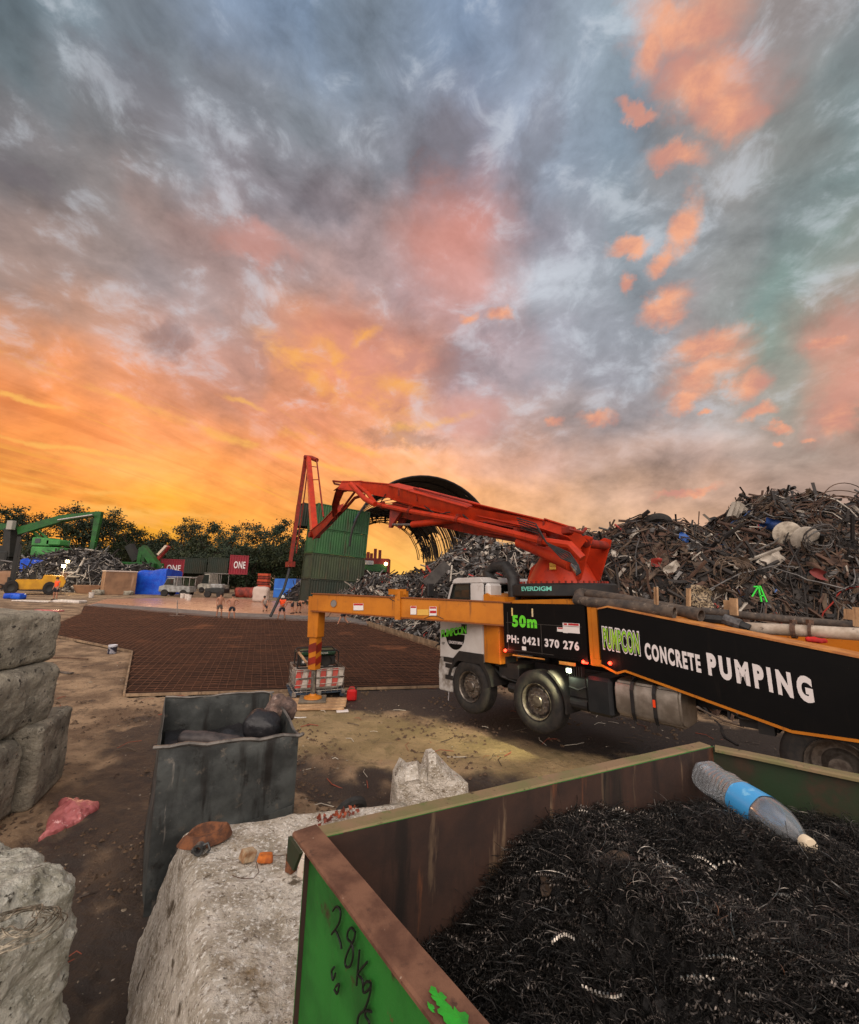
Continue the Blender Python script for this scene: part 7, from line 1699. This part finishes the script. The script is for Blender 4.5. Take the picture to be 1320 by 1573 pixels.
# ------------------------------------------------------------------ scrap heaps
def scrap(name, label, hfun, bounds, n_, sizes, mats, wts, long_, seed, vis=True, near=None, base_mat=None, res=.35):
    random.seed(seed); x0, x1, y0, y1 = bounds; mb = MB(); nx = int((x1-x0)/res); ny = int((y1-y0)/res); V_ = []; 
    for j in range(ny+1):
        for i in range(nx+1):
            x = x0+(x1-x0)*i/nx; y = y0+(y1-y0)*j/ny; h = hfun(x, y); V_.append((x+rnd(-.1, .1), y+rnd(-.1, .1), h-.15+(rnd(-.16, .16) if h > .1 else -.1)))
    mb.mi = 0; mb.add(V_, [(j*(nx+1)+i, j*(nx+1)+i+1, (j+1)*(nx+1)+i+1, (j+1)*(nx+1)+i) for j in range(ny) for i in range(nx)])
    done = 0; tries = 0
    while done < n_ and tries < n_*30:
        tries += 1; x = rnd(x0, x1); y = rnd(y0, y1); h = hfun(x, y)
        if h < .12: continue
        e = .3; gx = (hfun(x+e, y)-hfun(x-e, y))/(2*e); gy = (hfun(x, y+e)-hfun(x, y-e))/(2*e); nrm = Vector((-gx, -gy, 1)).normalized()
        if (CC-Vector((x, y, h))).dot(nrm) < -2 and random.random() < .8: continue
        s_ = random.choice(sizes)*rnd(.6, 1.4); c = Vector((x, y, h+rnd(-.1, .12)*max(.6, s_)))
        t_ = (Vector((rnd(-1, 1), rnd(-1, 1), rnd(-1, 1)))-nrm*rnd(.2, .8)).normalized(); t_ = (t_-nrm*t_.dot(nrm)*rnd(.4, .95)).normalized(); b_ = nrm.cross(t_).normalized(); n2 = t_.cross(b_)
        mb.mi = random.choices(range(1, len(mats)), wts)[0]; k = random.choices(('strip', 'plate', 'wire', 'tube', 'bent', 'crumple'), long_)[0]
        if k in ('plate', 'crumple') and s_ > .38: s_ = .38*(s_/.38)**.4
        if k == 'strip':
            L_ = s_*1.8; w_ = min(s_, .42)*rnd(.05, .14); m_ = 4; vs = []; bend = rnd(-.8, .8)
            for i in range(m_+1):
                u_ = i/m_-.5; p = c+t_*u_*L_+n2*(bend*(u_*u_)*s_)+b_*math.sin(u_*5+bend)*.08*s_; vs += [p-b_*w_, p+b_*w_+n2*w_*rnd(-.4, .4)]
            mb.add(vs, [(2*i, 2*i+1, 2*i+3, 2*i+2) for i in range(m_)])
        elif k == 'plate':
            q_ = [c+t_*s_*rnd(.3, .7)+b_*s_*rnd(-.1, .1), c+b_*s_*rnd(.2, .5), c-t_*s_*rnd(.3, .7), c-b_*s_*rnd(.2, .5)]; m_ = c+n2*s_*rnd(.05, .25); mb.add(q_+[m_], [(0, 1, 4), (1, 2, 4), (2, 3, 4), (3, 0, 4)])
        elif k == 'wire':
            p = Vector(c); d = Vector(t_); pts = [Vector(p)]; 
            for i in range(8): d = (d+Vector((rnd(-1, 1), rnd(-1, 1), rnd(-1, 1)))*.38-nrm*.05).normalized(); p = p+d*s_*.38; q_ = hfun(p.x, p.y); p.z = min(max(p.z, q_*.98), q_+.22+.12*s_); pts.append(Vector(p))
            mb.tube(pts, rnd(.008, .022)*(1+s_*.6), 3, False)
        elif k == 'tube': mb.tube([c-t_*s_*rnd(.5, 1.2), c+t_*s_*rnd(.5, 1.2)], s_*rnd(.03, .09), 6)
        elif k == 'bent':
            mb.beam(c, c+t_*s_*.9, s_*.1, s_*.05, up=n2); mb.beam(c, c+(b_+n2*.5).normalized()*s_*.5, s_*.1, s_*.05, up=t_)
        else:
            vs = []; m_ = 3
            for j in range(m_+1):
                for i in range(m_+1): vs.append(c+t_*s_*(i/m_-.5)*.9+b_*s_*(j/m_-.5)*.6+n2*rnd(-.12, .16)*s_)
            mb.add(vs, [(j*(m_+1)+i, j*(m_+1)+i+1, (j+1)*(m_+1)+i+1, (j+1)*(m_+1)+i) for j in range(m_) for i in range(m_)])
        done += 1
    return tag(mb.build(name, mats), label, 'scrap heap', kind='stuff')
s_base = M('scrap_base', (44, 37, 32), (28, 24, 22), sc=3, rough=.85, bump=1.0, bsc=6, dist=.2)
s_dark = M('scrap_dark', (34, 31, 30), (52, 46, 42), sc=2, rough=.65, metal=.3)
s_rust = M('scrap_rust', (88, 64, 50), (60, 45, 38), sc=3, rough=.85)
s_grey = M('scrap_grey', (112, 108, 104), (80, 76, 74), sc=3, rough=.5, metal=.4)
s_pale = M('scrap_pale', (176, 166, 152), (140, 130, 118), sc=3, rough=.55)
s_brown = M('scrap_brown', (98, 80, 64), (68, 56, 47), sc=3, rough=.8)
s_red = M('scrap_red', (150, 50, 40), rough=.6); s_blue = M('scrap_blue', (50, 80, 130), rough=.6)
# centre heap: ridge between the slab edge and the truck
def mound(cx, cy, rx, ry, h, rot=0.0, p=1.0):
    c, s = math.cos(rot), math.sin(rot)
    def f(x, y):
        u, v = ((x-cx)*c+(y-cy)*s)/rx, (-(x-cx)*s+(y-cy)*c)/ry; q = u*u+v*v
        return h*(1-q)**p if q < 1 else 0.0
    return f
K0 = G(565, 958); K1 = G(680, 1000)
kd = (K1-K0).to_2d().normalized(); kn = Vector((-kd.y, kd.x)); kn = kn if kn.dot(Vector((1, .3))) > 0 else -kn
m_a = mound(3.6, 28.5, 5.4, 6.5, 5.6, 0, .9); m_b = mound(-3.0, 36, 8, 6, 2.9, 0, .8); m_c = mound(5.8, 24, 5, 5.5, 4.9, 0, .8)
def h_center(x, y):
    s_ = (Vector((x, y))-K0.to_2d()).dot(kn); along = (Vector((x, y))-K0.to_2d()).dot(kd)
    base = min(1.3, max(0, s_)*.8)*(1 if -16 < along < 11 else 0)*(1 if s_ < 16 else 0)
    h = max(m_a(x, y), m_b(x, y), m_c(x, y), base)*min(1, max(0, s_)/1.6+.0)
    if h > 0: h *= 1+.16*noise.noise(Vector((x*.5, y*.5, 0)))+.1*noise.noise(Vector((x*1.3, y*1.3, 3)))
    return max(0, h)
scrap('scrap_heap', 'heap of grey shredded scrap metal behind the white cab', h_center, (-12, 14, 14, 44), 11000, (.25, .4, .55, .8), [s_base, s_dark, s_rust, s_grey, s_pale, s_red], (5, 2, 5, 2.6, .12), (5, 4, 2, 1.5, 2, 4), 31)
m_r = [mound(9.0, 17.0, 5.2, 4.6, 5.3, 0, .55), mound(14.2, 17.5, 4.6, 5.0, 6.5, 0, .55), mound(18.6, 16.0, 5.5, 6.0, 6.9, 0, .55), mound(24, 16, 6, 7, 7.6, 0, .55), mound(6.4, 18.0, 3.2, 3.5, 5.0, 0, .6), mound(13, 13.5, 9, 3.6, 1.8, 0, .8)]
def h_right(x, y):
    h = max(f(x, y) for f in m_r)
    if h > 0: h = h*(1+.1*noise.noise(Vector((x*.45, y*.45, 7))))+.35*noise.noise(Vector((x*1.1, y*1.1, 2)))
    return max(0, h)
scrap('scrap_heap', 'tall brown heap of tangled scrap, cables and sheet behind the truck at the right', h_right, (2.5, 30, 9.5, 24), 24000, (.16, .22, .3, .4, .55, .8), [s_base, s_dark, s_rust, s_brown, s_grey, s_pale, s_red, s_blue], (10, 5, 4.5, 1.8, .9, .1, .06), (4, 2.6, 9, 2.2, 1.6, 3.4), 37, res=.3)
m_l = [mound(-45, 56, 8.0, 5, 5.0, 0, .7), mound(-38, 57, 6, 4, 3.2, 0, .7), mound(-50, 57, 7, 4, 4.2, 0, .8)]
def h_left(x, y):
    h = max(f(x, y) for f in m_l); return max(0, h*(1+.15*noise.noise(Vector((x*.4, y*.4, 3))))) if h > 0 else 0
scrap('scrap_heap', 'far dark scrap heap under the green loader arm at the left', h_left, (-60, -30, 50, 63), 2600, (.7, 1.0, 1.4), [s_base, s_dark, s_grey, s_pale], (7, 2.4, 1), (4, 3, 2, 2, 2, 4), 41, res=.6)
m_w = [mound(-8, 52, 9, 4, 3.4, 0, .7), mound(0, 50, 9, 5, 3.6, 0, .7)]
def h_w(x, y):
    h = max(f(x, y) for f in m_w); return max(0, h*(1+.15*noise.noise(Vector((x*.4, y*.4, 3))))) if h > 0 else 0
scrap('scrap_heap', 'dark scrap heap spread under the domed shelter', h_w, (-18, 10, 45, 58), 1800, (.6, .9, 1.2), [s_base, s_dark, s_grey, s_rust], (7, 2.0, 1), (4, 3, 2, 2, 2, 4), 43, res=.6)
# single recognisable pieces on the right heap, set on its surface along the line of sight
random.seed(77)
def on_heap(x, y, hf=None, d0=8.0, d1=30.0, back=.15):
    hf = hf or h_right; r_ = ray(x, y); d = d0
    while d < d1:
        p = CC+r_*(d/r_.y)
        if p.z < hf(p.x, p.y): return CC+r_*((d-back)/r_.y)
        d += .06
    return on_heap(x, y+2, hf, d0, d1, back) if y < 960 else CC+r_*(15/r_.y)
def surf(nm, lb, cat, x, y, maker, mat, rot=(0, 0, 0), back=.25, grp=None, sm=50):
    p = on_heap(x, y, back=back); mb = MB(); maker(mb); o = mb.build(nm, mat, smooth=sm); o.location = p; o.rotation_euler = rot; return tag(o, lb, cat, grp)
def disc(mb): mb.lathe([(.0001, .05), (.16, .06), (.19, .03), (.36, .0), (.41, .03), (.43, 0), (.36, -.03), (.0001, .01)], axis='Y', n=36)
surf('white_dish', 'round white dish shaped cover lying on the right heap', 'dish', 1238, 828, disc, s_pale, (.35, .3, -.2), .3)
surf('white_dish', 'smaller pale disc leaning left of the round white dish', 'dish', 1210, 820, disc, M('cream_disc', (190, 178, 160), (130, 118, 104), sc=4, rough=.6), (.2, .5, -.3), .2)
def tyre(mb, r_=.5): mb.lathe([(r_*.55, -.1), (r_*.62, -.15), (r_*.9, -.15), (r_, -.08), (r_, .08), (r_*.9, .15), (r_*.62, .15), (r_*.55, .1), (r_*.55, -.1)], axis='Y', n=32)
surf('old_tyre', 'large black tyre lying near the left top of the right heap', 'tyre', 1010, 806, lambda m: tyre(m, .52), rubber, (1.0, .3, .1), .05, 'tyres on the right heap')
surf('old_tyre', 'half buried tyre at the ridge top left of the large tyre', 'tyre', 975, 800, lambda m: tyre(m, .38), rubber, (1.3, .1, .3), .0, 'tyres on the right heap')
def cor(mb):
    vs = []; 
    for i in range(25):
        for j in (0, 1): vs.append((i*.05-.6, .05*math.cos(i*1.57)+.1*(i/24)**2, j*.6-.3+.1*math.sin(i*.3)))
    mb.add(vs, [(2*i, 2*i+2, 2*i+3, 2*i+1) for i in range(24)])
surf('corrugated_sheet', 'pale corrugated sheet bent over the ridge of the right heap', 'metal sheet', 1143, 788, cor, s_pale, (.3, .2, .1), .3, sm=False)
def crump(w, h, seed, amp=.12):
    def f(mb):
        vs = []; n_ = 8
        for j in range(n_+1):
            for i in range(n_+1): x, z = (i/n_-.5)*w, (j/n_-.5)*h; vs.append((x, amp*noise.noise(Vector((x*4, z*4, seed)))*2, z*(1-.4*abs(x/w))))
        mb.add(vs, [(j*(n_+1)+i, j*(n_+1)+i+1, (j+1)*(n_+1)+i+1, (j+1)*(n_+1)+i) for j in range(n_) for i in range(n_)])
    return f
for (x, y, w, h, mt, rot, lb, nm) in ((1188, 806, .8, .45, M('blue_sheet', (40, 70, 130), (30, 50, 90), sc=4, rough=.5), (.6, .2, .1), 'dull blue sheet on the upper part of the right heap', 'blue_sheet'), (1052, 826, .4, .28, M('blue_rag', (36, 80, 150), rough=.6), (.3, .5, .2), 'small blue rag near the lamp post gap of the right heap', 'blue_rag'), (1184, 862, 1.0, .5, s_pale, (-.3, -.5, .1), 'large pale crumpled sheet in the middle of the right heap', 'crumpled_sheet'), (1032, 872, .55, .3, s_pale, (.2, -.6, 0), 'small pale crumpled sheet low on the left of the right heap', 'crumpled_sheet'),
    (1010, 864, .3, .3, s_red, (0, 0, 0), 'small red scrap on the left flank of the right heap', 'red_scrap'), (1260, 882, .4, .34, M('dark_red', (110, 44, 40), rough=.7), (.1, .3, 0), 'dark red scrap on the right flank of the heap', 'red_scrap'), (1126, 812, .35, .3, M('green_scrap', (60, 120, 70), rough=.6), (.1, .6, 0), 'green scrap near the ridge of the right heap', 'green_scrap'), (1078, 918, .7, .7, M('perforated_cream', (150, 132, 106), (50, 40, 34), sc=18, rough=.8, contrast=(.48, .52)), (-.2, .3, 0), 'perforated cream mesh drum at the foot of the right heap', 'mesh_drum'), (1138, 868, .5, .5, s_brown, (0, .2, 0), 'round brown plate in the tangle of hoses', 'brown_plate'), (1096, 795, .35, .9, s_dark, (0, .1, 0), 'dark upright box end on the ridge of the right heap', 'dark_box')):
    surf(nm, lb, 'metal scrap', x, y, crump(w, h, x*.01), mt, rot, .3)
def loops(R0, k, seed):
    def f(mb):
        random.seed(seed)
        for q_ in range(k):
            pts = []; a_, b_ = rnd(.7, 1.1)*R0, rnd(.6, 1.0)*R0; cx_, cz_ = rnd(-.15, .15), rnd(-.15, .15); ph = rnd(0, 6)
            for i in range(29): a = 2*math.pi*i/28; pts.append((cx_+a_*math.cos(a), .08*math.sin(a*2+ph), cz_+b_*math.sin(a)))
            mb.tube(pts, .016, 5, False)
    return f
surf('hose_coil', 'tangle of pale looping hoses in the middle of the right heap', 'hose', 1120, 880, loops(.55, 5, 3), s_brown, (.2, 0, 0), .5)
surf('hose_coil', 'loose dark loops of cable at the top right of the heap', 'cable', 1290, 772, loops(.9, 6, 5), s_rust, (.3, 0, 0), .6)
surf('hose_coil', 'grey wire coils draped beside the round white dish', 'cable', 1262, 830, loops(.5, 7, 8), s_grey, (.5, .3, 0), .5)
for i, pts in enumerate(([(1100,838),(1104,850),(1112,862),(1126,868),(1134,874)], [(915,815),(905,850),(902,880),(915,905)], [(925,825),(922,860),(918,900)], [(1185,872),(1240,890),(1300,905)], [(1090,905),(1140,880),(1200,868),(1222,872)])):
    mb = MB(); P3 = [on_heap(x, y, back=.35) for x, y in pts]; sm_ = []
    for k in range(len(P3)-1):
        for j in range(4): sm_.append(P3[k].lerp(P3[k+1], j/4)+Vector((rnd(-.03, .03), 0, rnd(-.03, .03))))
    sm_.append(P3[-1]); mb.tube(sm_, .025 if i != 0 else .03, 6)
    tag(mb.build('loose_cable', s_pale if i == 0 else s_grey, smooth=True), ('bright white cable curling down the middle of the right heap', 'long grey cable hanging down beside the red pedestal', 'second grey cable hanging beside the pedestal', 'long straight grey rod crossing the right flank of the heap', 'pale cable arching from the mesh drum to the pale sheet')[i], 'cable')
p = on_heap(1170, 915, back=.4); t = thing('green_trestle', 'small bright green metal trestle standing on the scrap behind the pale pipe', 'trestle', tuple(p)); t.scale = (.72,)*3
brg = M('bright_green', (60, 220, 70), rough=.4)
for a, b in (((-.1, 0, .38), (-.02, 0, -.25)), ((-.1, 0, .38), (-.32, .1, -.05)), ((-.02, 0, .36), (.2, 0, -.25)), ((-.3, 0, .36), (.0, 0, .38)), ((-.06, 0, .0), (.1, 0, .0))): mb = MB(); mb.beam(a, b, .05, .05); mb.build('trestle_bar', brg, t)
# lamp post with two heads on the skyline of the heap
p = on_heap(1036, 812, back=-.8); t = thing('light_pole', 'thin pole with two small arms on the skyline of the right heap', 'pole', (p.x, p.y, p.z-.6)); s_ = p.y/660
mb = MB(); mb.tube([(0, 0, 0), (0, 0, .6+15*s_)], .03, 6); mb.build('pole', s_grey, t); mb = MB(); mb.tube([(-.2, 0, .6+14*s_), (0, 0, .6+12*s_), (.3, 0, .6+16*s_)], .025, 5); mb.build('arm', s_grey, t)
# timber beam lying on the centre heap
a, b = P(654, 900, 22.5), P(686, 866, 22.8); mb = MB(); mb.beam(a, b, .3, .55, .3, .5); tag(mb.build('old_girder', M('girder_grey', (74, 70, 66), (56, 52, 50), sc=3, rough=.7)), 'dark girder leaning on the grey scrap heap behind the cab', 'girder')

# ------------------------------------------------------------------ people on the pour
skin = M('skin', (168, 118, 92), (150, 102, 80), sc=5, rough=.6); hairm = M('dark_hair', (34, 26, 22), rough=.8)
navy = M('dark_shorts', (28, 28, 36), rough=.8); hiv = M('orange_vest', (255, 84, 30), rough=.6); whh = M('white_helmet', (220, 216, 210), rough=.4); boot = M('boots', (60, 46, 36), rough=.8)
POSES = {
 'stand': dict(pel=(0,0,.93), wai=(0,0,1.08), che=(0,0,1.32), nec=(0,-.01,1.48), hea=(0,-.03,1.62), sl=(-.19,0,1.42), el=(-.26,0,1.14), hl=(-.25,-.08,.88), sr=(.19,0,1.42), er=(.26,0,1.14), hr=(.25,-.08,.88), tl=(-.10,0,.90), kl=(-.14,-.02,.5), al=(-.16,.02,.09), tr=(.10,0,.90), kr=(.14,-.02,.5), ar=(.17,.02,.09)),
 'hips': dict(pel=(0,0,.93), wai=(0,0,1.08), che=(0,0,1.32), nec=(0,-.01,1.48), hea=(0,-.03,1.62), sl=(-.2,0,1.42), el=(-.42,.06,1.22), hl=(-.2,-.02,1.02), sr=(.2,0,1.42), er=(.42,.06,1.22), hr=(.2,-.02,1.02), tl=(-.10,0,.90), kl=(-.15,-.02,.5), al=(-.17,.02,.09), tr=(.10,0,.90), kr=(.16,-.02,.5), ar=(.2,.02,.09)),
 'bend': dict(pel=(.0,.1,.88), wai=(-.1,.06,.98), che=(-.34,0,1.05), nec=(-.50,0,1.02), hea=(-.62,0,.98), sl=(-.42,-.19,1.02), el=(-.5,-.2,.74), hl=(-.58,-.12,.48), sr=(-.42,.19,1.02), er=(-.48,.2,.74), hr=(-.56,.12,.48), tl=(.0,-.1,.86), kl=(-.05,-.14,.47), al=(.05,-.15,.09), tr=(.02,.1,.86), kr=(.08,.14,.47), ar=(.18,.15,.09)),
 'hose': dict(pel=(0,0,.92), wai=(0,0,1.07), che=(-.02,-.04,1.31), nec=(-.03,-.08,1.46), hea=(-.05,-.12,1.59), sl=(-.21,-.04,1.4), el=(-.34,-.2,1.2), hl=(-.42,-.42,1.1), sr=(.17,-.06,1.4), er=(.2,-.26,1.2), hr=(-.12,-.42,1.08), tl=(-.10,0,.89), kl=(-.18,-.05,.5), al=(-.24,.05,.09), tr=(.10,0,.89), kr=(.17,-.03,.5), ar=(.26,.05,.09)),
 'stride': dict(pel=(0,0,.88), wai=(-.03,0,1.03), che=(-.1,0,1.27), nec=(-.14,0,1.42), hea=(-.18,0,1.56), sl=(-.1,-.19,1.37), el=(-.2,-.24,1.1), hl=(-.36,-.2,.92), sr=(-.1,.19,1.37), er=(.02,.24,1.1), hr=(-.14,.2,.9), tl=(0,-.1,.86), kl=(-.2,-.1,.5), al=(-.34,-.1,.1), tr=(0,.1,.86), kr=(.1,.1,.47), ar=(.34,.1,.16)),
 'kneel': dict(pel=(0,.05,.52), wai=(-.03,.02,.68), che=(-.08,-.04,.92), nec=(-.1,-.08,1.08), hea=(-.12,-.12,1.21), sl=(-.26,-.04,1.0), el=(-.32,-.2,.78), hl=(-.28,-.38,.62), sr=(.1,-.04,1.0), er=(.16,-.2,.78), hr=(.06,-.38,.62), tl=(-.1,.02,.5), kl=(-.14,-.36,.48), al=(-.14,-.34,.09), tr=(.1,.05,.48), kr=(.14,-.2,.12), ar=(.14,.22,.1))}
def person(label, px_, py_, pose, rz_, top=None, bottom=navy, helmet=False, sc=.92, dz=0.0):
    J = {k: Vector(v) for k, v in POSES[pose].items()}; p = G(px_, py_)
    t = thing('person', label, 'person', (p.x, p.y, dz), rz_, 'workers on the pour'); t.scale = (sc, sc, sc)
    fdir = (J['al']-J['kl']); f = Vector((0, -1, 0)) if pose in ('stand', 'hips', 'hose', 'kneel') else Vector((-1, 0, 0))
    J['fl'] = J['al']+f*.16-Vector((0, 0, .05)); J['fr'] = J['ar']+f*.16-Vector((0, 0, .05))
    J['gl'] = J['hl']+(J['hl']-J['el']).normalized()*.11; J['gr'] = J['hr']+(J['hr']-J['er']).normalized()*.11; J['top'] = J['hea']+(J['hea']-J['nec']).normalized()*.10
    names = list(J); ix = {n: i for i, n in enumerate(names)}
    rad = dict(pel=.135, wai=.12, che=(.15), nec=.055, hea=.095, top=.075, sl=.062, el=.042, hl=.03, gl=.022, sr=.062, er=.042, hr=.03, gr=.022, tl=.095, kl=.06, al=.04, fl=.036, tr=.095, kr=.06, ar=.04, fr=.036)
    E_ = [('pel','wai'),('wai','che'),('che','nec'),('nec','hea'),('hea','top'),('che','sl'),('sl','el'),('el','hl'),('hl','gl'),('che','sr'),('sr','er'),('er','hr'),('hr','gr'),('pel','tl'),('tl','kl'),('kl','al'),('al','fl'),('pel','tr'),('tr','kr'),('kr','ar'),('ar','fr')]
    body_ = skin_mesh('body', [J[n] for n in names], [(ix[a], ix[b]) for a, b in E_], [rad[n] for n in names], 1, ix['pel']); body_.materials.append(skin); link('body', body_, t)
    def cloth(nm, chain, edges, rads, mat): m = skin_mesh(nm, chain, edges, rads, 1); m.materials.append(mat); link(nm, m, t)
    kl2, kr2 = J['tl'].lerp(J['kl'], .8), J['tr'].lerp(J['kr'], .8)
    cloth('shorts', [J['pel']+(J['wai']-J['pel'])*.4, J['pel'], J['tl'], kl2, J['tr'], kr2], [(0, 1), (1, 2), (2, 3), (1, 4), (4, 5)], [.14, .155, .115, .095, .115, .095], bottom)
    if top: cloth('vest' if top is hiv else 'shirt', [J['pel'], J['wai'], J['che'], J['che'].lerp(J['nec'], .55), J['sl'], J['sr'], J['sl'].lerp(J['el'], .5), J['sr'].lerp(J['er'], .5)], [(0, 1), (1, 2), (2, 3), (2, 4), (2, 5), (4, 6), (5, 7)], [.155, .145, .175, .09, .085, .085, .06, .06], top)
    hd_ = (J['hea']-J['nec']).normalized(); mb = MB(); q_ = Vector((0, 0, 1)).rotation_difference(hd_).to_matrix().to_4x4(); mb.T = Matrix.Translation(J['hea']+hd_*.035) @ q_
    if helmet: mb.lathe([(.16, 0), (.125, .0), (.12, .06), (.08, .12), (.0001, .14)], n=16); mb.build('helmet', whh, t, smooth=True)
    else: mb.lathe([(.1, -.03), (.108, .02), (.095, .07), (.05, .105), (.0001, .11)], n=14); mb.build('hair', hairm, t, smooth=True)
    for a_, n_ in (('al', 'fl'), ('ar', 'fr')): mb = MB(); mb.tube([J[a_]+Vector((0, 0, .04)), J[a_]-Vector((0, 0, .02)), J[n_]-Vector((0, 0, .0))], .055, 8, True, [.055, .06, .045]); mb.build('boot', boot, t, smooth=True)
person('shirtless man with hands on hips and dark shorts facing the pour', 355, 953, 'hips', .2)
person('shirtless man standing left of the man with hands on hips', 336, 949, 'stand', .8, bottom=M('grey_shorts', (80, 70, 64), rough=.8))
person('worker in orange vest and white helmet beside the hanging hose', 432, 953, 'hose', .5, hiv, navy, True)
person('shirtless man bending over the pour right of the orange vest worker', 448, 943, 'bend', .2, sc=.9)
person('second bending shirtless man close to the container stack', 459, 942, 'bend', 2.6, sc=.9)
person('person crouching left of the orange vest worker by the blue container', 407, 939, 'kneel', .4, M('grey_shirt', (140, 126, 116), rough=.8), sc=.9)
person('man standing half hidden behind the orange outrigger leg', 477, 943, 'bend', 1.2, sc=1.0)
person('striding worker in dark clothes seen below the orange outrigger beam', 527, 962, 'stride', .2, M('dark_shirt', (34, 32, 38), rough=.8), navy, sc=.95)
person('worker in orange and dark clothes standing by the yellow forklift', 84, 922, 'stand', -.3, hiv, navy, sc=1.15)
person('worker kneeling by the silver work truck', 291, 914, 'kneel', .3, M('white_shirt', (180, 176, 170), rough=.8), sc=.95)
